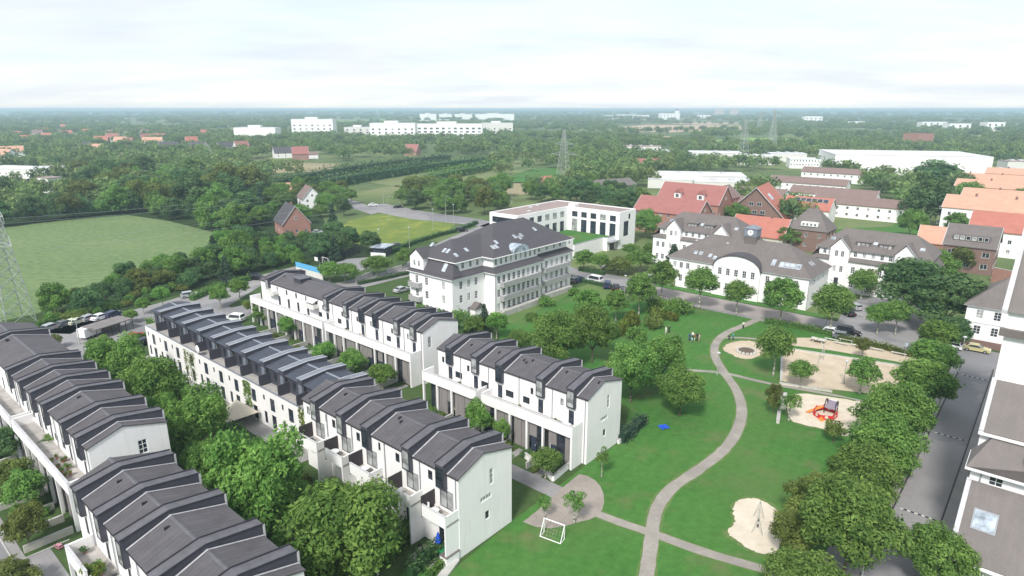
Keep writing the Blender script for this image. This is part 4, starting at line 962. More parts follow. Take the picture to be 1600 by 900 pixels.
# ================================================================ generic house (ridge along local x, centred)
def house(label, loc, rot, L, D, eave, ridge, wm, rm, rows=(), cols=None, hip=0.0, name='house', cat='house', group=None, ww=1.0, wh=1.3, nx=2, sides=True, chim=None, over=.35, fm='frame', sky=(), base=0, gm=None, ends=True):
    root = thing(name, label, cat, (loc[0], loc[1], base), rot, group)
    x0, x1, y0, y1 = -L/2, L/2, -D/2, D/2; mb = MB()
    def us(l, n=None): n = n or max(1, int(l//3.2)); return [l*(i+.5)/n for i in range(n)]
    fr = [(u, z, ww, wh, nx, 1, gm) for u in us(L, cols) for z in rows]
    en = [(u, z, ww, wh, nx, 1, gm) for u in us(D) for z in rows] if ends else []
    facade(mb, root, (x0,y0), (x1,y0), 0, eave, fr, fm); facade(mb, root, (x1,y0), (x1,y1), 0, eave, en if sides else [], fm)
    facade(mb, root, (x1,y1), (x0,y1), 0, eave, fr if sides else [], fm); facade(mb, root, (x0,y1), (x0,y0), 0, eave, en if sides else [], fm)
    if ridge > eave and not hip:
        mb.add([(x0,y1,eave),(x0,y0,eave),(x0,0,ridge-.1)], [(0,1,2)]); mb.add([(x1,y0,eave),(x1,y1,eave),(x1,0,ridge-.1)], [(0,1,2)])
        if rows and D > 6 and ridge-eave > 2.5 and ends:
            win(root, (x0,y1), (x0,y0), D/2, eave+(ridge-eave)*.3, .9, 1.1, 2, 1, fm, None, -.02); win(root, (x1,y0), (x1,y1), D/2, eave+(ridge-eave)*.3, .9, 1.1, 2, 1, fm, None, -.02)
    mb.build('wall', M[wm], root)
    if ridge <= eave:
        r = MB(); r.box(x0-over*.3,x1+over*.3,y0-over*.3,y1+over*.3,eave,eave+.35); r = r.build('roof', M[rm], root)
    elif hip:
        r = hip_roof(MB(), x0-over, x1+over, y0-over, y1+over, eave-.05, ridge, hip, 'x').build('roof', M[rm], root)
    else:
        k = (ridge-eave)/(D/2); t = .22
        prof = [(y0-over,eave-k*over),(0,ridge),(y1+over,eave-k*over),(y1+over,eave-k*over+t),(0,ridge+t),(y0-over,eave-k*over+t)]
        r = MB().prism_x(prof, x0-over, x1+over).build('roof', M[rm], root)
        for xx in (x0-over-.06, x1+over-.06):
            pv = [(y0-over,eave-k*over-.05),(0,ridge-.05),(y1+over,eave-k*over-.05),(y1+over,eave-k*over+t+.03),(0,ridge+t+.03),(y0-over,eave-k*over+t+.03)]
            MB().prism_x(pv, xx, xx+.12).build('verge', M['flash'], r)
    for c in (chim or ()):
        MB().box(c-.35,c+.35,-.4,.4,ridge-.6,ridge+1.0).build('chimney', M['brick_brown'], r)
    for xx, f_ in sky:
        dz = (ridge-eave)
        slope_box(root, 'skylight', (xx, y0+(D/2)*f_, eave+dz*f_+(.22 if not hip else 0)), (1,0,0), (0,D/2,dz), .8, 1.2, .1, M['flash'], M['skylight'])
    return root
def at_st(s, t): return xy(s, t)
# N1 on the right and the tall stepped building at the right edge
def corner_house():
    root = thing('corner_house', 'white two-storey house with hipped grey roof and brick base by the junction', 'house', xy(-6.0, 149.0), ROT)
    mb = MB(); L, D, H = 16.5, 13.0, 8.2
    f = lambda us: [q for u in us for q in ((u,3.4,1.15,1.7,2,3),(u,6.6,1.15,1.7,2,3))]
    facade(mb, root, (0,L), (0,0), 1.4, H, f([2.2,5.0,8.0,11])); facade(mb, root, (0,0), (D,0), 1.4, H); facade(mb, root, (D,0), (D,L), 1.4, H, f([3,7,11])); facade(mb, root, (D,L), (0,L), 1.4, H, f([3,6.5,10]))
    mb.build('wall', M['white2'], root)
    MB().box(-.05,D+.05,-.05,L+.05,0,1.4).build('plinth', M['brick_brown'], root)
    MB().box(-.12,D+.12,-.12,L+.12,4.85,5.0).build('string_course', M['whitetrim'], root)
    hip_roof(MB(), -.6, D+.6, -.6, L+.6, H, 13.2, 6.0, 'y').build('roof', M['tile_grey'], root)
    MB().box(-.5,D+.5,-.5,L+.5,H-.15,H-.002).build('cornice', M['whitetrim'], root)
    d = MB(); facade(d, root, (.9,4.6), (.9,1.4), H, 10.2, [(1.6,9.2,.8,1.2,2,2)]); d.add([(.9,4.6,10.2),(.9,1.4,10.2),(.9,3.0,12.0)],[(0,1,2)]); d.quad((4,4.6,H),(.9,4.6,H),(.9,4.6,10.2),(4,4.6,10.2)); d.build('dormer', M['white2'], root)
    MB().add([(.6,4.9,10.0),(.6,3.0,12.2),(.6,1.1,10.0),(6,4.9,10.0),(6,3.0,12.2),(6,1.1,10.0)],[(0,1,4,3),(1,2,5,4)]).build('dormer_roof', M['tile_grey'], root)
    up = (7.1,0,5.0); slope_box(root, 'skylight', (-.6+7.1*.3, 6.6, H+1.5), (0,-1,0), up, .8, 1.0, .15, M['flash'], M['skylight'])
corner_house()
def stepped_building():
    S = 2.25
    root = thing('stepped_building', 'tall white building stepping down in brown tiled roofs along the road', 'building', xy(S, 66.5), ROT)
    X = lambda t: t-66.5
    mb = MB(); W = -16.0                    # local y from W (away from the road) to 0 (road side)
    tiers = [(66.9,74.4,4.0),(74.4,78.4,8.2),(78.4,84.4,12.2),(84.4,104,22.6)]
    # road-facing and camera-facing walls of each tier
    wall(mb, (X(66.9),0), (X(66.9),W), 0, 4.0); wall(mb, (X(74.4),0), (X(66.9),0), 0, 4.0)
    mb.add([(X(66.9),0,4.0),(X(74.4),0,4.0),(X(74.4),0,8.2)], [(0,2,1)])
    facade(mb, root, (X(74.6),0), (X(74.6),W), 4, 10.0, [(2.15,9.1,1.15,1.35,2,3,'glass'),(6.5,9.1,1.15,1.35,2,3,'glass')])
    wall(mb, (X(78.4),0), (X(74.6),0), 0, 10.0); wall(mb, (X(78.4),0), (X(78.4),W), 9, 12.3); wall(mb, (X(84.4),0), (X(78.4),0), 0, 12.3)
    mb.add([(X(78.4),0,12.3),(X(84.4),0,12.3),(X(84.4),0,16.0)], [(0,2,1)])
    facade(mb, root, (X(84.4),0), (X(84.4),W), 11, 24.2, []); facade(mb, root, (X(112),0), (X(84.4),0), 0, 24.2, [(u,z,1.1,1.7,2,3) for u in (4,8,12,16,20,24) for z in (3,7,11,15,19)])
    wall(mb, (X(112),W), (X(112),0), 0, 24.2); wall(mb, (X(66.9),W), (X(112),W), 0, 8)
    mb.build('wall', M['white2'], root)
    def pent(t0, z0, t1, z1, y0, name='roof', m='tile_brown'):
        r = MB().prism_y([(X(t0),z0),(X(t1),z1),(X(t1),z1+.25),(X(t0),z0+.25)][::-1], W, y0).build(name, M[m], root)
        v = MB(); v.prism_y([(X(t0)-.05,z0-.05),(X(t1),z1-.05),(X(t1),z1+.42),(X(t0)-.05,z0+.42)][::-1], y0, y0+.42); v.build('verge', M['flash'], r)
        MB().box(X(t0)-.22,X(t0)-.05,W,y0+.42,z0-.12,z0+.16).build('gutter', M['whitetrim'], r)
        return r
    pent(66.4, 3.9, 74.4, 8.25, -.25); pent(78.0, 12.25, 84.4, 16.0, -.25)
    # hipped middle roof with overhang
    h = MB(); h.add([(X(74.0),.45,9.95),(X(74.0),W,9.95),(X(78.4),-1.2,12.2),(X(78.4),W,12.2),(X(78.6),.45,9.95),(X(78.6),-1.2,12.2)], [(1,0,2,3),(0,4,5,2),(0,1,3,4)]); h = h.build('roof', M['tile_brown'], root)
    e = MB(); e.box(X(73.85),X(74.05),W,.5,9.72,9.94); e.box(X(74.05),X(78.4),.3,.5,9.72,9.94); e.build('gutter', M['whitetrim'], h)
    slope_box(root, 'skylight', (X(70.6), -2.0, 6.35), (0,-1,0), (8.0,0,4.35), 2.0, 2.4, .16, M['greytrim'], M['skylight'])
    slope_box(root, 'skylight', (X(70.6), -9.0, 6.35), (0,-1,0), (8.0,0,4.35), 2.0, 2.4, .16, M['greytrim'], M['skylight'])
    d = MB().box(X(75.2),X(78.2),-6.8,-4.2,9.9,12.3).build('dormer', M['white2'], root)
    win(d, (X(75.2),-4.2), (X(75.2),-6.8), 1.3, 11.2, 1.2, 1.5, 2, 2, 'frame', None, -.02)
    # cornice and main roof of the tall part
    MB().box(X(83.8),X(84.39),W,.45,21.4,22.2).build('skirt_roof', M['tile_grey'], root)
    MB().prism_y([(X(83.9),24.1),(X(112.4),24.1),(X(98),33)][::1], W-.5, .1).build('roof', M['tile_brown'], root)
    MB().prism_y([(X(83.6),24.0),(X(98),33),(X(98),33.4),(X(83.6),24.4)][::-1], .1, .6).build('verge', M['flash'], root)
    for t_, z0, z1 in ((74.5,6,9.7),(78.3,10.3,12.2),(66.8,.1,3.8)):
        MB().tube((X(t_)-.02,-.9,z0),(X(t_)-.02,-.9,z1),.06).build('downpipe', M['greytrim'], root)
stepped_building()
MB_f = None
# brick houses behind
o = house('brown brick house with tall pyramid roof and white dormer strip', at_st(61.5, 224), A, 12.5, 11, 7.0, 13.6, 'brick_brown', 'tile_grey', (2.2,5.4), 3, hip=5.2, chim=(0.0,), ww=.9, wh=1.3)
dd = MB().box(-3.2,2.0,3.6,5.2,8.2,9.5).build('dormer', M['whitetrim'], o)
for k in range(4): win(dd, (2.0,5.2), (-3.2,5.2), .8+1.2*k, 8.85, .7, .9, 2, 1, 'frame', 'glass', -.02)
o = house('brown brick house with white framed windows and long dormer at right', at_st(17.6, 225.0), A, 12.2, 13.5, 7.6, 12.6, 'brick_brown', 'tile_grey', (2.3,5.6), 3, ww=1.7, wh=1.5, nx=2)
dd = MB().box(-4.4,4.4,3.2,5.4,8.9,10.5).build('dormer', M['tile_grey'], o)
for k in range(6): win(dd, (4.4,5.4), (-4.4,5.4), .9+1.4*k, 9.7, 1.0, 1.1, 1, 1, 'frame', 'glass' if k in (2,4,5) else 'glass_lt', -.02)
# ================================================================ plants
def leafcloud(seed, puffs, n, leaf, mtl, name, elong=(1,1,1), flat=0.0, droop=0.0):
    """puffs: (cx,cy,cz,r); n leaves in all, each a small pointed blade set on the puffs' outer shells"""
    r = random.Random(seed); mb = MB(); mb.tone = []
    tot = sum(p[3]**2 for p in puffs)
    for (cx, cy, cz, pr) in puffs:
        base = .10+.58*r.random()
        for _ in range(max(6, int(n*pr*pr/tot))):
            z = r.uniform(-.55, 1); a = r.uniform(0, 2*math.pi); q = math.sqrt(max(0, 1-z*z))
            d = Vector((q*math.cos(a), q*math.sin(a), z)); rad = pr*(.60+.46*r.random()+(.35*r.random() if r.random() < .14 else 0))
            c = Vector((cx, cy, cz)) + Vector((d.x*rad*elong[0], d.y*rad*elong[1], d.z*rad*elong[2]))
            nn = (d + Vector((r.gauss(0,.55), r.gauss(0,.55), r.gauss(.25,.45)))).normalized()
            u = nn.cross(Vector((r.gauss(0,1), r.gauss(0,1), r.gauss(0,1)-droop))).normalized(); v = nn.cross(u)
            l = leaf*(.45+1.0*r.random()); w = l*(.34+.22*r.random())
            mb.add([c-u*l, c-v*w+u*l*.1, c+u*l, c+v*w+u*l*.1], [(0,1,2,3)])
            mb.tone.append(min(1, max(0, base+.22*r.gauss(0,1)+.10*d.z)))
    return mb.mesh(name, mtl)
def puffs_round(seed, h0, h1, rad, k, pr, bottom=.25):
    r = random.Random(seed); out = []; hc = (h0+h1)/2; hh = (h1-h0)/2
    for i in range(k):
        z = -bottom-.35+(1.35+bottom)*((i+.5)/k); a = i*2.399963+r.uniform(-.5,.5); q = math.sqrt(max(0, 1-min(1, z*z)))
        s = r.uniform(.55,1.02)
        out.append((rad*s*q*math.cos(a)*.80, rad*s*q*math.sin(a)*.80, hc+hh*s*z*.86, rad*pr*r.uniform(.55,1.28)*.92))
    out.append((0,0,hc,rad*.55)); return out
def trunk_mesh(seed, h, r0, top, limbs=5, spread=.5, m='bark'):
    r = random.Random(seed); mb = MB(); p = Vector((0,0,-.1)); pts = [p]
    for i in range(4): p = Vector((r.gauss(0,.05)*h*.1, r.gauss(0,.05)*h*.1, h*(i+1)/4)); pts.append(p)
    for i in range(4): mb.tube(pts[i], pts[i+1], r0*(1-.17*i), r0*(1-.17*(i+1)), 7)
    for i in range(limbs):
        a = i*2.4+r.random(); e = Vector((math.cos(a)*spread*top, math.sin(a)*spread*top, h+(top-h)*r.uniform(.45,.85))); s = pts[-1]-Vector((0,0,h*.12*r.random()))
        m_ = (s+e)/2+Vector((0,0,-.12*top*spread)); mb.tube(s, m_, r0*.32, r0*.2, 5); mb.tube(m_, e, r0*.2, r0*.06, 5)
    return mb.mesh('trunk', M[m], True)
# each kind: crown meshes + trunk mesh at a reference height and width
KIND = {}
def kind(name, specs): KIND[name] = specs
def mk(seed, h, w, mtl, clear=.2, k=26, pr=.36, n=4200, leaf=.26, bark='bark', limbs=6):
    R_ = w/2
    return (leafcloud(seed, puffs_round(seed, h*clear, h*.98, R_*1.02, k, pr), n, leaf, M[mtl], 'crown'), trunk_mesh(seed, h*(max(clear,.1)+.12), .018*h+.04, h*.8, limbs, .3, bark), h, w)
kind('big', [mk(1, 11, 10, 'leaf', .12, 42, .30, 18700, 0.222), mk(2, 11, 10, 'leaf', .10, 38, .32, 18700, 0.222)])
kind('fresh', [mk(3, 9, 9, 'leaf_light', .12, 40, .30, 17000, 0.207), mk(4, 9, 9, 'leaf_light', .10, 36, .32, 17000, 0.207)])
kind('street', [mk(5, 7, 4.6, 'leaf', .24, 26, .36, 7140, 0.163, 'bark_pale'), mk(6, 7, 4.8, 'leaf', .26, 24, .38, 7140, 0.163, 'bark_pale')])
kind('street_light', [mk(7, 7, 4.6, 'leaf_light', .24, 26, .36, 7140, 0.163, 'bark_pale'), mk(8, 7, 4.8, 'leaf_light', .22, 26, .36, 7140, 0.163, 'bark_pale')])
kind('dark', [mk(9, 12, 9, 'leaf_dark', .08, 34, .32, 11050, 0.266), mk(10, 12, 8.5, 'leaf_dark', .08, 34, .32, 11050, 0.266)])
kind('olive', [mk(11, 9, 7, 'leaf_olive', .1, 26, .34, 7140, 0.222), mk(12, 9, 7, 'leaf_olive', .12, 24, .34, 6800, 0.222)])
kind('yellow', [mk(13, 5, 4, 'leaf_yellow', .15, 18, .36, 3060, 0.148), mk(14, 5, 4, 'leaf_olive', .15, 18, .36, 3060, 0.148)])
kind('young', [mk(15, 4.2, 2.2, 'leaf', .32, 14, .36, 1190, 0.111, 'bark_pale', 4), mk(16, 4.2, 2.4, 'leaf', .34, 13, .36, 1105, 0.111, 'bark_pale', 4)])
kind('wood', [mk(17, 14, 11, 'leaf', -.08, 30, .33, 6120, 0.385), mk(18, 14, 11, 'leaf_dark', -.08, 30, .33, 6120, 0.385), mk(19, 14, 10, 'leaf_dark', -.08, 28, .34, 6120, 0.385)])
kind('thicket', [mk(21, 8, 8, 'leaf', -.10, 36, .33, 8000, .24), mk(22, 8, 8, 'leaf_dark', -.10, 36, .33, 8000, .24), mk(23, 8, 8, 'leaf_light', -.08, 34, .33, 8000, .24)])
def puffs_cone(seed, h, w, k=40):
    r = random.Random(seed); out = []
    for i in range(k):
        z = .06+.92*(i/k); a = i*2.4+r.random()*.5; q = (1-z)*w/2*.8
        out.append((q*math.cos(a), q*math.sin(a), z*h, w*.5*(.16+.20*(1-z))))
    return out
kind('conifer', [(leafcloud(s_, puffs_cone(s_, 10, 5), 3200, .26, M['leaf_blue'], 'crown', droop=1), trunk_mesh(s_, 6, .17, 8, 0), 10, 5) for s_ in (31, 32)])
def puffs_bush(seed, k=12):
    r = random.Random(seed); return [(r.uniform(-.62,.62), r.uniform(-.62,.62), r.uniform(.15,.62), r.uniform(.28,.46)) for _ in range(k)]
SHRUB_MESH = {k_: leafcloud(s_, puffs_bush(s_), 620, .11, M[m_], 'foliage') for k_, s_, m_ in (('green',41,'leaf'),('light',42,'leaf_light'),('dark',43,'leaf_dark'),('yellow',44,'leaf_yellow'),('olive',45,'leaf_olive'))}
BUSH_MESH = {k_: leafcloud(s_, puffs_bush(s_, 16), 1500, .10, M[m_], 'foliage') for k_, s_, m_ in (('green',51,'leaf'),('light',52,'leaf_light'),('dark',53,'leaf_dark'),('yellow',54,'leaf_yellow'),('olive',55,'leaf_olive'))}
STEM = MB().tube((0,0,-.05),(0,0,.5),.05,.03,5).mesh('stem', M['bark'])
TREES = []
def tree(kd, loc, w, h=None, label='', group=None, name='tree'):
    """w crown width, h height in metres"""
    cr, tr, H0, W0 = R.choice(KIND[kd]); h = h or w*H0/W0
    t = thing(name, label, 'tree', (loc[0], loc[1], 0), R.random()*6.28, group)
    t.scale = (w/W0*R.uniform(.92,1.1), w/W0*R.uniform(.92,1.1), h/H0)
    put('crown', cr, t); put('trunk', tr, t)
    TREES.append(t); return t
def ptree(kd, px, py, wpx, hpx, label, group=None, name='tree'):
    p = gp(px, py); k = depth(p)/1000.0
    return tree(kd, p, wpx*k, hpx*k*1.04, label, group, name)
def bush(kd, loc, w, h, label, group=None, name='bush', z=0):
    t = thing(name, label, 'bush', (loc[0], loc[1], z), R.random()*6.28, group); t.scale = (w/1.9, w/1.9, h/1.0)
    put('foliage', BUSH_MESH[kd], t); put('stem', STEM, t); return t
def pbush(kd, px, py, wpx, hpx, label, group=None):
    p = gp(px, py); k = depth(p)/1000.0; return bush(kd, p, wpx*k, hpx*k*1.05, label, group)
def hedge(pts, w, h, label, mtl='leaf', leaf=.16, dens=40, group=None, rough=.12):
    r = random.Random(len(label)+int(pts[0][0]*10)); mb = MB(); mb.tone = []; o = Vector((pts[0][0], pts[0][1], 0))
    for i in range(len(pts)-1):
        a, b = Vector((pts[i][0],pts[i][1],0))-o, Vector((pts[i+1][0],pts[i+1][1],0))-o; L = (b-a).length
        if L < .01: continue
        e = (b-a)/L; n = Vector((-e.y,e.x,0))
        for _ in range(int(dens*L*(w+2*h)/2.2)):
            q = r.random()*(w+2*h); u = r.random()*L; bulge = 1+.22*math.sin(u*.9+i)+r.gauss(0,rough)
            if q < h: c = a+e*u+n*(w/2)*bulge+Vector((0,0,q)); d = n
            elif q < 2*h: c = a+e*u-n*(w/2)*bulge+Vector((0,0,q-h)); d = -n
            else: c = a+e*u+n*(q-2*h-w/2)+Vector((0,0,h*(1+.10*math.sin(u*1.3)+r.gauss(0,rough*.7)))); d = Vector((0,0,1))
            nn = (d+Vector((r.gauss(0,.5),r.gauss(0,.5),r.gauss(.2,.4)))).normalized(); t_ = nn.cross(Vector((r.gauss(0,1),r.gauss(0,1),r.gauss(0,1)))).normalized(); v = nn.cross(t_)
            l = leaf*(.6+.8*r.random()); mb.add([c-t_*l, c-v*l*.6, c+t_*l, c+v*l*.6], [(0,1,2,3)]); mb.tone.append(min(1, max(0, .4+.2*r.gauss(0,1))))
    t = thing('hedge', label, 'hedge', o, 0, group)
    mb.build('foliage', M[mtl], t)
    core = MB()
    for i in range(len(pts)-1):
        a, b = Vector((pts[i][0],pts[i][1],0))-o, Vector((pts[i+1][0],pts[i+1][1],0))-o
        if (b-a).length < .01: continue
        e = (b-a).normalized(); n = Vector((-e.y,e.x,0))*w*.34
        core.loft([[a+n,a-n,b-n,b+n],[q+Vector((0,0,h*.74)) for q in (a+n,a-n,b-n,b+n)]])
    core.build('inner_growth', M[mtl], t)
    return t
# ================================================================ trees near the houses and in the park
T = ptree
T('fresh', 412, 838, 165, 175, 'large light green garden tree between the two front rows')
T('fresh', 545, 905, 170, 165, 'bright spreading garden tree in front of the balcony gable row')
T('fresh', 318, 712, 100, 112, 'round garden tree beside the cream sun sail')
T('fresh', 250, 658, 100, 105, 'light drooping garden tree behind the long left row')
T('fresh', 196, 610, 86, 90, 'light green garden tree nearest the car park')
T('street_light', 163, 572, 44, 50, 'small leafy tree by the car park entrance')
T('big', 365, 740, 60, 62, 'dark garden tree shaded between larger trees', )
T('street_light', 748, 694, 44, 72, 'feathery young tree in front of the park-side portico')
T('street_light', 783, 700, 32, 50, 'small bright tree beside the portico gap')
T('street', 852, 748, 52, 52, 'small tree in the walled bed by the plaza')
T('street_light', 598, 610, 48, 44, 'round front garden tree below the mansion row, right of centre')
T('street_light', 553, 588, 46, 42, 'round front garden tree below the mansion row, middle')
T('street_light', 452, 530, 36, 36, 'small front garden tree near the block of flats')
T('street_light', 508, 568, 40, 34, 'low front garden tree in the middle of the path gardens')
T('street', 415, 505, 40, 30, 'low tree at the left end of the path gardens')
for i, (x, y, w, h, l) in enumerate([(918,512,52,62,'round tree at the corner of the mansion lawn'),(962,502,36,50,'slim tree by the bend of the mansion road'),(998,492,44,66,'street tree beside the parked dark cars'),
    (1033,468,46,62,'street tree at the left corner of the arched hall'),(1092,482,52,66,'street tree before the left wing of the arched hall'),(1150,492,44,56,'street tree below the arched gable'),
    (1218,508,60,76,'street tree before the right wing of the arched hall'),(1296,522,64,82,'street tree by the parked black off-roader')]):
    T('street', x, y, w, h, l, 'street trees along the park road')
for x, y, w, h, l in [(868,578,92,96,'broad dark tree behind the park-side gable row'),(925,566,78,92,'dense dark tree at the left edge of the park'),(812,548,40,36,'bushy tree behind the roofs by the mansion lawn'),
    (985,628,92,104,'large park tree left of the path with pale underside'),(1032,602,80,86,'large park tree above the thin path'),(1062,650,80,78,'round park tree standing alone on the lawn')]:
    T('big', x, y, w*.92, h*.98, l, 'large park trees')
for x, y, w, h, l in [(940,746,26,50,'thin staked tree in front of the park gable wall'),(897,818,40,58,'young tree on the plaza beside the goal'),(850,812,27,42,'small young tree on the plaza edge')]:
    T('young', x, y, w, h, l, 'young trees by the plaza')
# row along the road
ROW = [(1458,560,66,62,'street_light','lime green roadside tree by the no-entry sign'),(1452,592,74,62,'street_light','lime green roadside tree, second from the junction'),(1432,640,92,86,'street_light','roadside tree beside the sand court'),
       (1466,640,40,50,'street_light','narrow roadside tree near the kerb'),(1395,705,112,112,'big','rounded roadside tree beside the play fort'),(1375,748,108,104,'big','dark roadside tree above the white parked car'),
       (1338,800,104,112,'big','roadside tree beside the red parked car'),(1318,900,150,158,'big','largest roadside tree in the lower right'),(1262,975,130,112,'big','roadside tree cut by the bottom edge'),
       (1452,915,104,100,'big','lone tree beside the stepped building at the bottom edge')]
for x, y, w, h, k, l in ROW: T(k, x, y, w, h, l, 'trees along the road')
for x, y, w, h, l in [(1262,830,74,95,'yellowish tree at the edge of the round sand pit'),(1232,868,66,80,'yellow green tree overhanging the round sand pit'),(1280,800,60,70,'olive tree between lawn and roadside trees')]:
    T('olive', x, y, w, h, l, 'yellowish trees near the sand pit')
T('street', 1250, 606, 36, 46, 'conical bush-like tree inside the sand court')
T('street', 1343, 616, 48, 60, 'larger conical tree inside the sand court')
T('street', 1208, 588, 56, 82, 'dense double tree at the left of the sand court')
T('olive', 1208, 648, 28, 56, 'slim olive tree left of the play fort sand')
T('young', 1232, 658, 34, 48, 'young tree on the left edge of the play fort sand')
T('yellow', 1302, 692, 34, 40, 'yellowing sapling in front of the play fort')
T('young', 1352, 690, 52, 64, 'thin leafed tree right of the play fort')
T('yellow', 1346, 560, 22, 36, 'yellowing sapling by the benches')
for x, y, w, h, k, l in [(1418,500,112,104,'dark','dense dark tree cluster left part, behind the crossroads'),(1472,520,108,100,'dark','dense dark tree cluster right part, near the corner house'),(1445,455,84,66,'big','broad tree behind the crossroads cluster'),
       (1398,524,44,58,'street','roadside tree with pale trunk by the crossroads'),(1370,522,44,50,'street_light','lime tree beside the junction lamp'),(1345,468,46,48,'street','tree at the corner of the small parking lot'),(1490,545,50,56,'dark','tree in front of the corner house'),
       (1500,425,40,42,'olive','small tree before the brown brick house'),(1585,400,50,44,'dark','tree at the right edge below the red roof')]:
    T(k, x, y, w, h, l, 'trees around the crossroads')
# bushes on the park lawn and around the mansion
for x, y, w, h, k in [(1030,488,46,22,'green'),(1065,490,40,22,'green'),(1048,492,26,26,'light'),(1050,500,20,14,'yellow'),(988,508,28,26,'yellow'),(1020,512,30,24,'olive'),(1028,500,22,22,'yellow'),(970,522,26,26,'yellow'),(992,530,32,20,'green'),(955,528,26,20,'green')]:
    pbush(k, x, y, w, h, 'rounded %s bush on the lawn below the park road' % {'green':'dark green','light':'bright green','yellow':'yellow green','olive':'olive'}[k], 'bushes on the lawn below the park road')
for x, y, w, h, k in [(690,505,40,24,'dark'),(715,512,40,26,'green'),(660,495,30,20,'green'),(735,520,36,28,'dark'),(855,478,30,14,'green'),(895,462,22,12,'green'),(830,500,24,12,'green')]:
    pbush(k, x, y, w, h, '%s shrub against the foot of the mansion' % {'green':'green','dark':'dark green'}[k], 'shrubs at the foot of the mansion')
T('conifer', 757, 522, 26, 48, 'slim pointed conifer at the mansion corner')
T('street_light', 776, 530, 34, 46, 'bright small tree beside the mansion conifer')
T('street', 742, 528, 34, 36, 'small dark tree at the mansion porch')
for x, y, w, h, k, l in [(912,424,34,34,'street','small tree before the garage door of the office'),(938,428,28,34,'street_light','light tree by the office forecourt hedge'),(965,430,44,30,'olive','low olive tree at the office forecourt'),
       (1000,425,46,34,'street','bushy tree at the right of the office forecourt'),(985,405,30,26,'street_light','light tree by the office corner'),(1050,432,40,50,'conifer','conifer at the barracks corner'),(1062,412,22,30,'street','slim tree before the barracks'),(1085,440,30,46,'conifer','dark conifer before the hall'),
       (1205,480,34,46,'dark','dark red-brown tree before the hall wing'),(1015,405,26,26,'street_light','small light tree near the barracks gate'),(1320,428,46,40,'dark','dark tree before the ivy barracks'),(1225,388,50,34,'street','green tree between hall and brick house')]:
    T(k, x, y, w, h, l, 'trees around the office and hall')
for x, y, w, h, k, l in [(590,432,40,34,'street','round tree beside the ball court'),(635,418,34,30,'street','round tree at the mansion road bend'),(540,442,42,32,'street','darker of the two trees by the blue banner'),(515,440,38,30,'street_light','lighter of the two trees by the blue banner'),
       (572,430,18,22,'young','thin tree on the ball court edge'),(255,480,30,34,'street_light','small tree by the middle car park'),(345,482,34,36,'street_light','tree behind the garden house roofs'),(375,468,36,32,'street_light','tree beside the white car'),(395,490,28,24,'yellow','yellow green shrub tree beside the flats'),
       (85,545,26,24,'olive','shrub tree beside the roof in the upper left'),(205,505,26,22,'street_light','small tree by the carport'),(225,492,24,28,'street_light','tree at the end of the hedge bank')]:
    T(k, x, y, w, h, l, 'trees around the car parks')
# lower left front gardens
for x, y, w, h, k, l in [(20,780,66,70,'olive','olive street tree at the left edge'),(48,800,62,72,'street','front garden tree in the lower left'),(88,740,54,66,'street','dark tree against the left portico'),(48,858,62,80,'olive','yellow tinged tree at the street corner'),(25,925,74,60,'olive','olive tree cut by the bottom left corner'),(20,720,50,60,'dark','dark tree at the left edge')]:
    T(k, x, y, w, h, l, 'trees in the lower left front gardens')
# shrubs in the gardens between the terraces
gl = ['green', 'light', 'dark', 'olive']
r6 = random.Random(66)
ADJ = {'green':'green','light':'light green','dark':'dark green','olive':'olive'}
for i, (s_, t_, w_, k_) in enumerate([(46,30,4.5,'big'),(51,26.5,3.6,'street'),(57,28,5,'fresh'),(62,33,3.6,'street_light'),(66,27,4,'fresh'),(72,34,4,'street'),(77,29,4.6,'fresh'),(82,27.5,4,'street_light'),(92,30.5,5.5,'fresh'),(97,34.5,3.6,'street'),(103,28,5,'fresh'),(108,33.5,4.2,'street_light'),(113,29.5,5,'fresh'),(118,34,3.6,'street'),(122,29,4.4,'fresh')]):
    tree(k_, xy(s_, t_), w_, w_*r6.uniform(.9,1.25), '%s filler tree in the long garden strip, %s counting from the bottom edge' % ({'big':'dark green','street':'green','fresh':'bright green','street_light':'light green'}[k_], ORD[i] if i < 12 else ['thirteenth','fourteenth','fifteenth'][i-12]), 'garden strip trees')
for i in range(46):
    s_, t_ = r6.uniform(42, 124), r6.uniform(24.5, 37.5)
    kk = r6.choice(gl); bush(kk, xy(s_, t_), r6.uniform(1.2,3.0), r6.uniform(.9,2.4), ADJ[kk]+' garden shrub in the shaded strip, %s end' % ('lower' if s_ < 80 else 'upper'), 'shrubs in the shaded gardens')
for i in range(34):
    s_ = r6.uniform(76, 126); t_ = r6.choice([r6.uniform(50.5, 55), r6.uniform(58.5, 63)])
    kk = r6.choice(gl); bush(kk, xy(s_, t_), r6.uniform(.9,2.2), r6.uniform(.6,1.6), ADJ[kk]+' front garden shrub along the path before the long portico', 'shrubs along the terrace path')
for i in range(20):
    s_ = r6.uniform(43.5, 70); t_ = r6.uniform(57.2, 60.2)
    kk = r6.choice(gl); bush(kk, xy(s_, t_), r6.uniform(.8,1.9), r6.uniform(.6,1.5), ADJ[kk]+' front garden shrub at the foot of the park-side portico', 'shrubs at the park-side portico')
for i in range(26):
    s_ = r6.uniform(76.5, 120); t_ = r6.uniform(10.2, 13.6)
    kk = r6.choice(gl); bush(kk, xy(s_, t_), r6.uniform(.9,2.2), r6.uniform(.6,1.8), ADJ[kk]+' front garden shrub beside the left street', 'shrubs in the left front gardens')
for x, y, w, h, k in [(905,652,1,1,'dark')]: pass
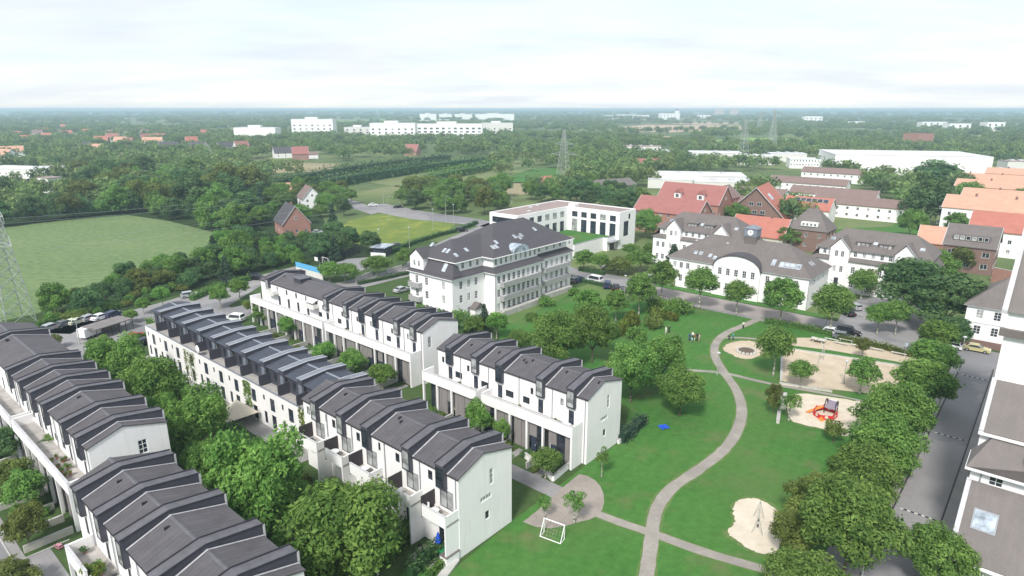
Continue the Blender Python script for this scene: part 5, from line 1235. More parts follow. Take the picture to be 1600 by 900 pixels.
# hedges
hp = lambda *q: [gp(*p) for p in q]
hedge(hp((640,905),(664,878),(690,862)), 1.2, 1.6, 'garden hedge beside the paved patio of the gable house', 'leaf_dark')
hedge(hp((600,880),(640,835)), 1.5, 2.6, 'tall garden hedge left of the patio', 'leaf')
hedge(hp((672,902),(700,872)), .9, .8, 'low hedge between patio and lawn path', 'leaf')
hedge(hp((970,692),(1005,660)), 1.6, 1.5, 'clipped grey green hedge behind the park gable wall', 'leaf_blue')
hedge(hp((880,432),(935,446),(978,455)), 1.0, .9, 'clipped hedge along the mansion lawn', 'leaf_dark')
hedge(hp((1195,505),(1262,516),(1300,525)), 1.2, 1.3, 'clipped hedge above the sand court, left part', 'leaf')
hedge(hp((1310,530),(1370,543),(1432,560)), 1.1, 1.2, 'clipped hedge behind the benches', 'leaf_olive')
hedge(hp((560,445),(600,437),(640,428)), 1.0, 1.0, 'clipped hedge in front of the mansion road', 'leaf_dark')
hedge(hp((610,396),(650,380),(690,368),(715,362)), 1.6, 1.6, 'long hedge below the flowering meadow', 'leaf_dark', .25, 10)
hedge(hp((720,360),(745,350)), 1.6, 1.6, 'short hedge at the end of the meadow road', 'leaf_dark', .25, 10)
hedge(hp((60,512),(120,496),(190,480)), 1.6, 1.4, 'rough hedge behind the parked car line', 'leaf', .22, 14)
hedge(hp((905,423),(945,430)), 1.0, 1.2, 'dark clipped hedge of the office forecourt', 'leaf_dark')
hedge(hp((300,470),(340,452),(400,435)), 1.8, 1.6, 'hedge between the car parks and the tree belt', 'leaf', .22, 12)
hedge(hp((210,535),(250,518),(232,505)), 1.2, 1.3, 'hedge round the carport', 'leaf_light', .2, 14)
hedge([xy(88.5,37.0),xy(88.5,40.6)], 1.0, 2.2, 'tall dark garden hedge by the sun sail, first', 'leaf_dark')
hedge([xy(80.0,36.0),xy(84.5,36.0)], 1.2, 2.6, 'tall dark garden hedge by the sun sail, second', 'leaf_dark')
# belt of trees between the green field and the car parks
def inside(p, poly):
    c = False; j = len(poly)-1
    for i in range(len(poly)):
        if (poly[i][1] > p[1]) != (poly[j][1] > p[1]) and p[0] < (poly[j][0]-poly[i][0])*(p[1]-poly[i][1])/(poly[j][1]-poly[i][1])+poly[i][0]: c = not c
        j = i
    return c
def scatter(pxpoly, n, dmin, seed, avoid=()):
    poly = [gp(*p) for p in pxpoly]; r = random.Random(seed); xs = [p.x for p in poly]; ys = [p.y for p in poly]; out = []
    for _ in range(n*60):
        if len(out) >= n: break
        p = (r.uniform(min(xs), max(xs)), r.uniform(min(ys), max(ys)))
        if inside(p, poly) and all((p[0]-q[0])**2+(p[1]-q[1])**2 > dmin*dmin for q in out): out.append(p)
    return out, r
LOOK = {'thicket':'bushy','street':'round green','street_light':'light green','dark':'dark green','big':'broad leafy','olive':'olive tinged','conifer':'pointed conifer-like','wood':'tall full-crowned'}
def where(p, x0, x1):
    px = 800+1000*p[0]/(p[1]*_c+CAM_H*_s); f = (px-x0)/(x1-x0)
    return 'far left' if f < .2 else 'left' if f < .4 else 'middle' if f < .6 else 'right' if f < .8 else 'far right'
BELT = [(60,500),(105,480),(150,462),(230,432),(290,408),(350,392),(420,378),(500,378),(560,385),(600,398),(560,404),(500,412),(430,420),(350,440),(290,452),(230,463),(170,480),(110,503)]
pts, r = scatter(BELT, 58, 4.4, 3)
for p in pts:
    k = r.choice(['thicket','thicket','thicket','dark','olive','conifer']); w = r.uniform(7, 10)*(.72 if 800+1000*p[0]/(p[1]*_c+CAM_H*_s) < 330 else 1)
    qx = 800+1000*p[0]/(p[1]*_c+CAM_H*_s)
    if 415 < qx < 500 and p[1] > 150: k = 'thicket'; w = 5.0
    if k == 'conifer': w *= .55
    tree(k, p, w, w*r.uniform(.85,1.1)*(1.7 if k == 'conifer' else 1), LOOK[k]+' tree, %s part of the belt below the green field' % where(p,60,600), 'trees in the belt below the green field')
pts, r = scatter([(50,508),(130,482),(200,468),(270,450),(300,450),(220,474),(120,504)], 22, 2.5, 5)
for p in pts: kk = r.choice(gl); bush(kk, p, r.uniform(2,4.5), r.uniform(1.4,2.6), ADJ[kk]+' low shrub in the rough strip behind the parked cars', 'shrubs behind the parked cars')
# wood behind the green field
WOOD = [(-160,352),(-160,300),(0,292),(120,282),(250,278),(380,282),(430,300),(440,330),(400,352),(360,358),(330,358),(262,344),(200,336),(90,344),(0,354)]
pts, r = scatter(WOOD, 66, 9.5, 8)
for p in pts:
    w = r.uniform(12, 18); k = r.choice(['wood','wood','wood','wood','olive'])
    qx = 800+1000*p[0]/(p[1]*_c+CAM_H*_s)
    if qx < 118 and p[1] > gp(0,318).y: continue
    if qx < 118: w *= .8
    tree(k, p, w, w*r.uniform(.9,1.1), LOOK[k]+' tree, %s part of the wood behind the green field' % where(p,0,430), 'trees in the wood behind the green field')
EDGE = curve([gp(*p) for p in [(-60,362),(0,354),(90,343),(200,335),(262,343),(330,359),(378,368)]], 5)
r = random.Random(77); acc = 0; last = EDGE[0]
for p in EDGE:
    if (p-last).length < 8: continue
    last = p; w = r.uniform(9, 14); qx = 800+1000*p[0]/(p[1]*_c+CAM_H*_s)
    tree('wood' if r.random() < .75 else 'thicket', p+Vector((r.gauss(0,1.5), r.uniform(2,6), 0)), w, w*r.uniform(.8,1.15), 'edge tree of the dark wood, branches reaching down to the green field', 'trees on the field edge of the wood')
T('olive', 340, 322, 44, 56, 'yellowish green tree standing out in front of the dark wood')
T('olive', 215, 330, 40, 52, 'olive tree at the top edge of the green field')
T('street_light', 362, 392, 34, 34, 'bright yellow green tree in the belt')
T('conifer', 522, 378, 26, 60, 'tall dark conifer beside the red gabled house')
T('conifer', 408, 330, 20, 40, 'blue green conifer behind the red gabled house')
# trees round the two gabled houses and along the main road
pts, r = scatter([(385,330),(440,305),(520,300),(560,318),(530,345),(500,372),(420,372),(390,352)], 34, 7.0, 12)
for p in pts:
    if min((Vector((p[0],p[1],0))-gp(*q)).length for q in ((458,366),(490,330),(485,360))) < 9: continue
    w = r.uniform(6, 10); k = r.choice(['street','dark','big','olive']); tree(k, p, w, w*r.uniform(.85,1.15), LOOK[k]+' garden tree, %s among those round the gabled houses' % where(p,385,560), 'trees around the gabled houses')
pts, r = scatter([(608,318),(640,305),(720,300),(790,306),(795,335),(760,340),(700,336),(640,328)], 32, 7.0, 14)
for p in pts:
    w = r.uniform(8, 12); k = r.choice(['big','olive','wood','street']); tree(k, p, w, w*r.uniform(.95,1.2), LOOK[k]+' avenue tree, %s of the main road above the mansion' % where(p,608,795), 'avenue trees above the mansion')
pts, r = scatter([(800,318),(850,300),(940,300),(1000,318),(1000,345),(960,338),(860,316),(805,326)], 22, 7.0, 15)
for p in pts:
    w = r.uniform(8, 12); k = r.choice(['big','dark','wood']); tree(k, p, w, w*r.uniform(.9,1.15), LOOK[k]+' tree, %s of those massed behind the flat roofed office' % where(p,800,1000), 'trees behind the office')
M['asphalt_roof'] = plain('grey felt roof', (0.20, 0.185, 0.18), .9, .15, .8)
# ================================================================ cars
_cm = {}
def car_meshes(kind):
    if kind in _cm: return _cm[kind]
    L, W, H = {'hatch': (4.0,1.72,1.48), 'sedan': (4.5,1.76,1.43), 'suv': (4.7,1.86,1.85), 'estate': (4.5,1.76,1.5), 'van': (4.7,1.9,2.0)}[kind]
    h = W/2; q = H/1.48
    if kind == 'suv': cab = [(-2.2,1.05),(-2.12,1.78),(.35,1.82),(.95,1.1)]
    elif kind == 'sedan': cab = [(-1.75,.92),(-1.15,1.40),(.25,1.43),(1.05,.92)]
    elif kind == 'van': cab = [(-2.25,1.0),(-2.2,1.95),(.9,2.0),(1.6,1.1)]
    else: cab = [(-L/2+.12,.92),(-L/2+.45,H-.08),(.25,H),(1.05,.94)]
    bl = 1.05 if kind in ('suv','van') else .92
    low = [(-L/2,.38),(-L/2+.05,.30),(L/2-.08,.30),(L/2,.42),(L/2-.03,.70),(L/2-.35,.80),(cab[3][0],bl),(cab[0][0],bl+.01),(-L/2+.03,bl-.08)]
    b = MB()
    for sgn in (1,):
        ins = .04
        b.loft([[(x,-h+ins,z) for x, z in low],[(x,-h,z*.96+.02) for x, z in low],[(x,h,z*.96+.02) for x, z in low],[(x,h-ins,z) for x, z in low]])
    k = .80
    ring = lambda y: [(x,y*(k if z > bl+.1 else .97),z) for x, z in cab]
    b.loft([ring(-h), ring(h)])
    body = b.mesh('body', None)
    def pan(pts): return MB().add(pts, [(0,1,2,3)])
    xa, xb = cab[0], cab[1]; xc, xd = cab[2], cab[3]; yb, yt = h*.93, h*k*.92
    e = .012
    lerp = lambda p, q_, t: (p[0]+(q_[0]-p[0])*t, p[1]+(q_[1]-p[1])*t)
    g = {}
    a1, a2 = lerp(xd, xc, .06), lerp(xd, xc, .92)
    ws = pan([(a1[0]+e*2,-h*.88,a1[1]+e),(a1[0]+e*2,h*.88,a1[1]+e),(a2[0]+e*2,h*.74,a2[1]+e),(a2[0]+e*2,-h*.74,a2[1]+e)]).mesh('windscreen', M['glass'])
    r1, r2 = lerp(xa, xb, .15), lerp(xa, xb, .9)
    rw = pan([(r1[0]-e*2,h*.86,r1[1]+e),(r1[0]-e*2,-h*.86,r1[1]+e),(r2[0]-e*2,-h*.74,r2[1]+e),(r2[0]-e*2,h*.74,r2[1]+e)]).mesh('rear_window', M['glass'])
    sides = []
    for sg in (-1, 1):
        y0, y1 = sg*(h*.97+e), sg*(h*k+e)
        f = lambda t, s_: None
        bl_, tl_ = (xa[0]+.25, bl+.05), (xb[0]+.15, xb[1]-.08); br_, tr_ = (xd[0]-.2, bl+.05), (xc[0]-.05, xc[1]-.08)
        yy = lambda z: y0+(y1-y0)*max(0, min(1, (z-bl)/(xc[1]-bl)))
        sides.append(pan([(bl_[0],yy(bl_[1])+sg*e,bl_[1]),(br_[0],yy(br_[1])+sg*e,br_[1]),(tr_[0],yy(tr_[1])+sg*e,tr_[1]),(tl_[0],yy(tl_[1])+sg*e,tl_[1])]).mesh('side_window', M['glass']))
    wr = .32 if kind not in ('suv',) else .38
    ty = MB(); ty.loft([[(wr*math.cos(i*math.pi/7),-.1,wr*math.sin(i*math.pi/7)) for i in range(14)],[(wr*math.cos(i*math.pi/7),.1,wr*math.sin(i*math.pi/7)) for i in range(14)]]); ty = ty.mesh('wheel', M['tyre'])
    ri = MB(); ri.loft([[(wr*.62*math.cos(i*math.pi/5),-.115,wr*.62*math.sin(i*math.pi/5)) for i in range(10)],[(wr*.62*math.cos(i*math.pi/5),.115,wr*.62*math.sin(i*math.pi/5)) for i in range(10)]]); ri = ri.mesh('rim', M['rim'])
    hl = MB().box(L/2-.22,L/2-.01,-.18,.18,.60,.74).mesh('headlight', M['lamp']); tl = MB().box(-L/2-.01,-L/2+.08,-.12,.12,.62,.86).mesh('tail_light', M['taillamp'])
    _cm[kind] = (body, ws, rw, sides, ty, ri, hl, tl, L, W, wr); return _cm[kind]
_cb = {}
def car(kind, colour, loc, rot, label, group='parked cars'):
    body, ws, rw, sides, ty, ri, hl, tl, L, W, wr = car_meshes(kind)
    if (kind, colour) not in _cb: m_ = body.copy(); m_.materials.append(M['car_'+colour]); _cb[(kind, colour)] = m_
    t = thing('parked_car', label, 'car', (loc[0], loc[1], .045), rot, group)
    put('body', _cb[(kind, colour)], t); put('windscreen', ws, t); put('rear_window', rw, t)
    for s_ in sides: put('side_window', s_, t)
    for x in (-L*.31, L*.31):
        for y in (-W/2+.1, W/2-.1): w_ = put('wheel', ty, t, (x, y, wr)); put('rim', ri, w_)
    for y in (-W/2+.3, W/2-.3): put('headlight', hl, t, (0, y, 0)); put('tail_light', tl, t, (0, y, 0))
    return t
PC = lambda k, c, x, y, rot, l, g='parked cars': car(k, c, gp(x, y), rot, l, g)
aU, aV = A, A-math.pi/2
PC('suv','black',1326,523,aU-math.pi+.02,'black off-roader crossing the junction by the park hedge')
PC('hatch','white',1301,523,aU+math.pi,'small white car in front of the black off-roader')
PC('hatch','grey',1318,530,aU+math.pi,'grey car half hidden behind the park hedge')
PC('hatch','silver',1334,483,aV+.9,'silver car in the small marked parking lot')
PC('sedan','black',1322,492,aV+.9,'dark car next to the marked parking lot tree')
PC('sedan','gold',1525,549,aU+math.pi+.03,'gold coloured saloon parked before the corner house')
PC('hatch','white',1484,544,aU+.02,'white car half behind the lime tree at the junction')
for s_, t_, c_, k_, l_ in ((11.2,90.5,'white','hatch','white parked car under the dark roadside tree'),(11.0,83.0,'red','hatch','dark red parked car under the roadside trees'),(11.0,74.6,'white','estate','white parked car beside the largest roadside tree'),(11.2,97.2,'black','sedan','black car tucked under the roadside trees')):
    car(k_, c_, xy(s_, t_), aV, l_)
for x, y, c_, k_, l_, ro in ((905,440,'navy','sedan','dark blue car parked by the mansion end',aV),(899,441,'grey','hatch','grey car parked nearest the mansion end',aV),(928,441,'white','van','white car with raised bonnet on the mansion road',aU),(949,449,'navy','suv','dark blue off-roader parked on the mansion road',aV+.5),(962,452,'black','sedan','black car parked fourth along the mansion road hedge',aV+.5),(973,456,'black','hatch','last dark car parked before the lamp post',aV+.5),
       (1018,411,'white','estate','white car parked before the barracks',aU+.2),(1014,437,'silver','hatch','silver car half hidden by the hall tree',aV),(950,421,'silver','hatch','pale car behind the office forecourt hedge',aU)):
    PC(k_, c_, x, y, ro, l_)
rowc = [('silver','hatch','silver car, first in the line beside the carport'),('grey','sedan','grey car, second in the line beside the carport'),('cream','hatch','pale green car, third in the line beside the carport'),('silver','hatch','silver car, fourth in the line by the carport'),('white','sedan','white saloon, fifth in the line by the carport'),('navy','hatch','dark blue car, last in the line by the hedge')]
for (c_, k_, l_), (x, y) in zip(rowc, ((82,515),(102,510),(121,506),(141,501),(159,499),(178,495))): PC(k_, c_, x, y, aV+.35, l_, 'cars parked beside the carport')
PC('estate','silver',298,464,aV-.35,'silver estate car parked in the middle car park')
PC('suv','black',357,447,aV-1.2,'black car parked in the upper car park'); PC('suv','black',402,437,aV-1.0,'black car parked beside the end of the flats')
PC('suv','white',366,502,aU+.5,'white off-roader behind the blue grey roofs'); PC('sedan','red',213,530,aV+.2,'dark red saloon by the garden house corner'); PC('hatch','black',228,538,aV+.2,'black car behind the dark red saloon')
PC('hatch','silver',144,560,aU+.3,'silver car behind the long left row'); tc_ = PC('hatch','pink',92,856,aU+.2,'small pink toy car at the corner of the front gardens'); tc_.scale = (.28,.28,.3); tc_['category'] = 'toy car'; tc_.name = 'toy_car'
PC('sedan','silver',628,456,aV,'silver blue car left of the mansion'); PC('hatch','black',622,386,aV-.4,'black car beside the small kiosk'); PC('suv','black',721,362,aV-.5,'black car at the top of the meadow road')
for x, y, c_, l_ in ((583,322,'white','white car driving on the main road, left'),(622,325,'black','black car driving on the main road under the avenue'),(496,365,'silver','silver car beside the red gabled house'),(516,309,'white','white car near the white gabled house'),(1446,362,'cyan','light blue car on the far lawn edge')): PC('sedan', c_, x, y, .3, l_, 'cars on the main road')

# ================================================================ street lamps and signs
def lamp(loc, h, label, arm=False, group='street lamps'):
    t = thing('street_lamp', label, 'street lamp', (loc[0], loc[1], 0), ROT, group)
    MB().tube((0,0,0),(0,0,h),.09,.055,8).build('pole', M['steel'], t)
    if arm: MB().tube((0,0,h-.05),(1.0,0,h+.15),.04,.035,6).build('arm', M['steel'], t); MB().box(.8,1.6,-.14,.14,h+.1,h+.22).build('lamp_head', M['flash'], t)
    else: MB().lathe([(.06,h-.05),(.30,h+.05),(.34,h+.18),(.22,h+.30),(.02,h+.34)],n=10).build('lamp_head', M['flash'], t)
    MB().lathe([(.14,0),(.14,.4),(.09,.5)],n=8).build('base', M['steel'], t)
    return t
for x, y, h, l in [(1497,582,6.5,'street lamp at the top of the side road'),(1437,697,5.0,'street lamp under the roadside trees'),(1346,905,5.5,'street lamp at the bottom of the side road'),(1120,586,4.0,'park lamp beside the round sand pit'),(976,462,5.0,'street lamp at the end of the dark parked cars'),(640,388,7,'tall lamp beside the mansion parking road, nearest'),
        (593,392,7,'lamp by the small kiosk'),(677,360,8,'lamp on the meadow hedge'),(709,351,8,'lamp at the upper end of the meadow'),(590,898,4.0,'garden lamp among the balcony gardens'),(1318,600,4.0,'lamp beside the play fort path'),(1290,511,4.5,'lamp at the corner of the hall lawn'),(125,538,5,'car park lamp near the carport')]:
    lamp(gp(x, y), h, l)
for x, y, l in [(600,335,'tall road lamp at the junction, left'),(607,345,'tall road lamp at the junction, right'),(697,345,'tall road lamp above the mansion road'),(527,300,'tall road lamp by the white gabled house'),(800,318,'tall road lamp beyond the office'),(515,302,'second road lamp by the white gabled house')]:
    lamp(gp(x, y), 10, l, True, 'tall lamps on the main road')
t = thing('no_entry_sign', 'red no-entry sign with white bar at the road junction', 'sign', gp(1426,560), ROT)
MB().tube((0,0,0),(0,0,2.6),.035).build('post', M['steel'], t)
cr = [(math.cos(i*math.pi/10)*.33, math.sin(i*math.pi/10)*.33) for i in range(20)]
dsc = MB(); dsc.loft([[(-.06,a,2.5+b) for a,b in cr],[(-.03,a,2.5+b) for a,b in cr]][::-1]); dsc.build('disc', M['red_play'], t); MB().box(-.075,-.06,-.24,.24,2.44,2.56).build('bar', M['whitetrim'], t)
t = thing('street_sign', 'blue square traffic sign on a post beside the park hedge', 'sign', gp(1413,556), ROT)
MB().tube((0,0,0),(0,0,2.4),.03).build('post', M['steel'], t); MB().box(-.05,-.03,-.3,.3,2.0,2.6).build('panel', M['skylight'], t)
# raised black and white speed strips
for k, (x, y, l) in enumerate([(1503,586,'black and white speed strip nearest the junction'),(1475,680,'black and white speed strip in the middle of the side road'),(1440,806,'black and white speed strip at the lower end of the side road')]):
    s_, t_ = gs(x, y); r_ = thing('speed_strip', l, 'speed bump', xy(4.5, t_), ROT, 'speed strips on the side road')
    for i in range(10): MB().box(-.11,.11,i*.36,i*.36+.33,.032,.085).build('block', M['stone_pale'] if i % 2 else M['coping'], r_)

# ================================================================ playground and park furniture
def swing(loc, rot, label, w=3.2, h=2.2):
    t = thing('swing_frame', label, 'swing', loc, rot)
    MB().tube((-w/2,0,h),(w/2,0,h),.04).build('crossbar', M['steel'], t)
    for x in (-w/2, w/2):
        for y in (-.6,.6): MB().tube((x,y,0),(x,0,h),.035).build('leg', M['steel'], t)
    for x in (-.55,.55):
        s_ = MB().box(x-.22,x+.22,-.1,.1,.45,.49).build('seat', M['coping'], t)
        c = MB(); c.tube((x-.2,0,h),(x-.2,0,.48),.012,n=4); c.tube((x+.2,0,h),(x+.2,0,.48),.012,n=4); c.build('chain', M['steel'], s_)
    return t
swing(gp(1184,822), ROT+.3, 'wooden swing frame on the round sand pit')
def goal(loc, rot, label, w=2.7, h=1.6, d=.95):
    t = thing('football_goal', label, 'goal', loc, rot); r = .06
    for y in (0, w): MB().tube((0,y,0),(0,y,h),r).build('post', M['steel_white'], t)
    MB().tube((0,-r,h),(0,w+r,h),r).build('crossbar', M['steel_white'], t)
    for y in (0, w): MB().tube((0,y,h),(d,y,0),r*.8).build('stay', M['steel_white'], t); MB().tube((0,y,0),(d,y,0),r*.8).build('ground_bar', M['steel_white'], t)
    MB().tube((d,0,r),(d,w,r),r*.8).build('back_bar', M['steel_white'], t)
    n = MB()
    for i in range(1, 7): y = w*i/7; n.tube((0,y,h),(d,y,.05),.003,n=3)
    for i in range(1, 5): f = i/5; n.tube((d*f,0,h*(1-f)),(d*f,w,h*(1-f)),.003,n=3)
    n.build('net', M['steel_white'], t)
g0 = gp(850, 831); g1 = gp(880, 842); dv = g1-g0
goal(g0, math.atan2(dv.y, dv.x)-math.pi/2, 'white metal football goal on the lawn by the plaza', dv.length*1.05, 1.75)
g0 = gp(513,414); goal(g0, ROT, 'white goal on the grey ball court by the trees', 3.0, 2.0)
# sand court end frames with basketball hoop
def ball_frame(loc, rot, label):
    t = thing('ball_goal_frame', label, 'goal', loc, rot)
    for y in (0, 3): MB().tube((0,y,0),(0,y,2.1),.06).build('post', M['steel'], t)
    MB().tube((0,0,2.1),(0,3,2.1),.06).build('crossbar', M['steel'], t)
    MB().tube((0,1.5,2.1),(0,1.5,3.3),.06).build('mast', M['steel'], t); MB().box(-.05,0,.95,2.05,2.7,3.5).build('backboard', M['offwhite'], t)
    h = MB(); 
    for i in range(12): h.tube((-.3+.22*math.cos(i*math.pi/6),1.5+.22*math.sin(i*math.pi/6),2.85),(-.3+.22*math.cos((i+1)*math.pi/6),1.5+.22*math.sin((i+1)*math.pi/6),2.85),.015,n=4)
    h.build('hoop', M['orange_play'], t)
ball_frame(xy(28.5,122.0), ROT+math.pi/2, 'metal ball goal with basketball hoop on the sand court')
t = thing('basketball_hoop', 'white basketball backboard on a curved post by the blue banner', 'hoop', gp(500,422), ROT)
MB().tube((0,0,0),(0,0,2.8),.08).build('post', M['steel'], t); MB().tube((0,0,2.8),(-.9,0,3.3),.06).build('arm', M['steel'], t); MB().box(-.98,-.92,-.8,.8,2.9,4.0).build('backboard', M['steel_white'], t)
# sand court border walls
def low_wall(pts, w, h, label, m='stone_pale', name='low_wall', group=None, cat='wall'):
    o = Vector((pts[0][0], pts[0][1], 0)); q = [Vector((p[0],p[1],0))-o for p in pts]; mb = MB(); L = offset(q, w/2); Q = offset(q, -w/2)
    mb.loft([[(Q[i].x,Q[i].y,0),(L[i].x,L[i].y,0),(L[i].x,L[i].y,h),(Q[i].x,Q[i].y,h)] for i in range(len(q))])
    t = thing(name, label, cat, o, 0, group); mb.build('wall', M[m], t)
    cp = MB(); L2, Q2 = offset(q, w/2+.03), offset(q, -w/2-.03); cp.loft([[(Q2[i].x,Q2[i].y,h),(L2[i].x,L2[i].y,h),(L2[i].x,L2[i].y,h+.05),(Q2[i].x,Q2[i].y,h+.05)] for i in range(len(q))]); cp.build('coping', M['concrete'], t)
    return t
low_wall(hp((1220,596),(1222,548)), .35, .5, 'pale low wall at the left end of the sand court')
low_wall(hp((1228,546),(1300,557),(1410,574)), .3, .35, 'long low kerb wall along the top of the sand court')
low_wall(hp((1217,600),(1300,613)), .3, .3, 'low kerb wall below the sand court')
low_wall(hp((1222,640),(1224,618)), 1.0, .55, 'thick stone block wall at the play sand corner')
low_wall(hp((1215,662),(1217,646)), .45, .5, 'narrow stone block in the lawn by the play sand')
low_wall(hp((966,694),(1010,660)), .3, .6, 'white garden wall under the clipped hedge', 'white')
for k, (a, b) in enumerate((((820,715),(846,735)),((850,737),(864,752)),((864,752),(890,730)))):
    low_wall(hp(a, b), .3, .75, ['white bed wall beside the terrace path','white bed wall corner piece before the plaza','white bed wall facing the plaza bench'][k], 'white')
low_wall(hp((690,905),(712,876)), .9, .25, 'stone strip between the patio hedge and the lawn')
def bench(loc, rot, label, L=1.9, m='wood_grey', group=None, back=False):
    t = thing('park_bench', label, 'bench', loc, rot, group)
    for i in range(3): MB().box(-L/2,L/2,-.24+i*.17,-.10+i*.17,.42,.47).build('slat', M[m], t)
    for x in (-L/2+.25, L/2-.25): MB().box(x-.06,x+.06,-.2,.2,0,.42).build('leg', M['concrete'], t)
    if back: MB().box(-L/2,L/2,.26,.31,.55,.9).build('backrest', M[m], t)
    return t
for k, (x, y) in enumerate(((1299,533),(1314,539),(1340,543),(1352,545),(1368,548),(1404,555),(1322,534))):
    bench(gp(x, y), aU, 'pale stone bench before the park hedge, %s along the row' % ORD[k], 2.6, 'stone_pale', 'benches before the park hedge')
bench(gp(878,738), aV, 'wooden bench against the white bed wall by the plaza', 1.6)
tb = thing('table_tennis_table', 'pale stone table tennis table at the top of the sand court', 'table', gp(1278,535), aU)
MB().box(-1.37,1.37,-.76,.76,.70,.76).build('table_top', M['stone_pale'], tb); MB().box(-.9,-.7,-.5,.5,0,.7).build('leg', M['concrete'], tb); MB().box(.7,.9,-.5,.5,0,.7).build('leg', M['concrete'], tb); MB().box(-.02,.02,-.8,.8,.76,.9).build('net', M['steel'], tb)
# log pile mound
t = thing('stone_mound', 'round stone climbing mound in the sand pit', 'mound', gp(1166,550), 0)
MB().lathe([(1.75,0),(1.6,.35),(1.1,.55),(.3,.6)],n=18).build('mound', M['soil'], t)
for i in range(14):
    a = i*2*math.pi/14; s_ = MB(); rg = lambda z, k: [(1.62*math.cos(a)+.36*k*math.cos(j), 1.62*math.sin(a)+.36*k*math.sin(j), z) for j in [x*math.pi/3+i for x in range(6)]]
    s_.loft([rg(0,1), rg(.25,1.02), rg(.42,.6)]); s_.build('boulder', M['concrete'], t)
# pirate-like play fort: red hull panels with round ports, black tower, slide
t = thing('play_fort', 'red play fort with black arched tower and orange slide on pale sand', 'playground', gp(1290,648), ROT); t.scale = (.88,.88,.9)
hull = [(-2.6,.2),(-1.6,1.6),(.6,1.7),(1.7,.9),(1.6,-1.0),(.2,-1.8),(-1.7,-1.5)]
for i in range(7):
    (a0,b0),(a1,b1) = hull[i], hull[(i+1) % 7]; L = math.hypot(a1-a0,b1-b0)
    p = MB(); u = Vector((a1-a0,b1-b0,0))/L; n_ = Vector((-u.y,u.x,0))*.04; zt = .85+.25*(i % 2)
    c0 = Vector((a0,b0,0)); p.loft([[c0+n_,c0-n_,c0-n_+u*L,c0+n_+u*L],[q_+Vector((0,0,zt)) for q_ in (c0+n_,c0-n_,c0-n_+u*L,c0+n_+u*L)]])
    pn = p.build('hull_panel', M['red_play'], t)
    c_ = c0+u*L/2; ring = [(math.cos(j*math.pi/6), math.sin(j*math.pi/6)) for j in range(12)]
    MB().loft([[c_+n_*1.3+u*x_*.28+Vector((0,0,.55+z_*.28)) for x_, z_ in ring],[c_-n_*1.3+u*x_*.28+Vector((0,0,.55+z_*.28)) for x_, z_ in ring]]).build('porthole', M['sand_lt'], pn)
for x, y in ((.4,-1.3),(.4,.4),(2.0,-1.3),(2.0,.4)): MB().tube((x,y,0),(x,y,2.1),.07).build('post', M['black_play'], t)
MB().box(.35,2.05,-1.35,.45,1.1,1.2).build('deck', M['lilac_play'], t)
MB().box(.33,.41,-1.3,.4,1.2,1.9).build('tower_panel', M['lilac_play'], t); MB().box(1.99,2.07,-1.3,.4,1.2,2.0).build('tower_panel', M['lilac_play'], t)
for y in (-1.35, .37):
    a_ = [(1.2+.95*math.cos(j*math.pi/10), 1.55+.95*math.sin(j*math.pi/10)) for j in range(11)]; b_ = [(1.2+.62*math.cos(j*math.pi/10), 1.55+.62*math.sin(j*math.pi/10)) for j in range(11)]
    ar = MB()
    for j in range(10): ar.loft([[(a_[j][0],y,a_[j][1]),(a_[j+1][0],y,a_[j+1][1]),(b_[j+1][0],y,b_[j+1][1]),(b_[j][0],y,b_[j][1])],[(q_[0],y+.1,q_[1]) for q_ in (a_[j],a_[j+1],b_[j+1],b_[j])]])
    ar.build('arch', M['black_play'], t)
MB().loft([[(.5,.45,1.15),(.5,1.05,1.15),(-1.6,2.9,.25),(-1.6,2.3,.25)],[(.5,.45,1.22),(.5,1.05,1.22),(-1.6,2.9,.32),(-1.6,2.3,.32)]]).build('slide', M['orange_play'], t)
MB().add([(-3.3,-.2,.05),(-2.6,-.6,.05),(-2.6,.6,.05),(-2.6,0,.7)],[(0,1,2),(0,3,1),(1,3,2),(2,3,0)]).build('ramp', M['orange_play'], t)
MB().box(2.2,3.0,-1.2,.2,1.0,1.1).build('side_deck', M['lilac_play'], t); MB().box(2.9,2.98,-1.2,.2,1.1,1.8).build('tower_panel', M['steel_white'], t)
# blue sheet on the lawn
t = thing('blue_blanket', 'crumpled bright blue sheet lying on the park lawn', 'blanket', gp(1037,668), .4)
r = random.Random(9); m_ = MB(); n = 9
hh = [[.05+.32*r.random()*(1-((i-4)**2+(j-4)**2)/34) for j in range(n)] for i in range(n)]
m_.add([((i-4)*.17+r.gauss(0,.04),(j-4)*.15+r.gauss(0,.04),.03+max(0,hh[i][j])) for i in range(n) for j in range(n)], [(i*n+j,(i+1)*n+j,(i+1)*n+j+1,i*n+j+1) for i in range(n-1) for j in range(n-1)])
m_.build('cloth', M['blue_cloth'], t, True)
# sun sail, carport, kiosk, blue banner wall
t = thing('sun_sail', 'cream pointed sun sail over a back garden', 'sun sail', xy(86.3,38.6), ROT)
MB().add([(0,0,4.2),(-2.4,-1.6,1.9),(2.2,-2.0,2.0),(2.0,1.9,2.0),(-2.2,1.8,1.9),(0,0,4.14),(-2.4,-1.6,1.84),(2.2,-2.0,1.94),(2.0,1.9,1.94),(-2.2,1.8,1.84)],[(0,1,2),(0,2,3),(0,3,4),(0,4,1),(5,7,6),(5,8,7),(5,9,8),(5,6,9),(1,6,7,2),(2,7,8,3),(3,8,9,4),(4,9,6,1)]).build('sail', M['cloth_cream'], t)
MB().tube((0,0,0),(0,0,4.15),.05).build('mast', M['steel'], t)
for x, y in ((-2.4,-1.6),(2.2,-2.0),(2.0,1.9),(-2.2,1.8)): MB().tube((x,y,0),(x,y,1.88),.04).build('pole', M['steel'], t)
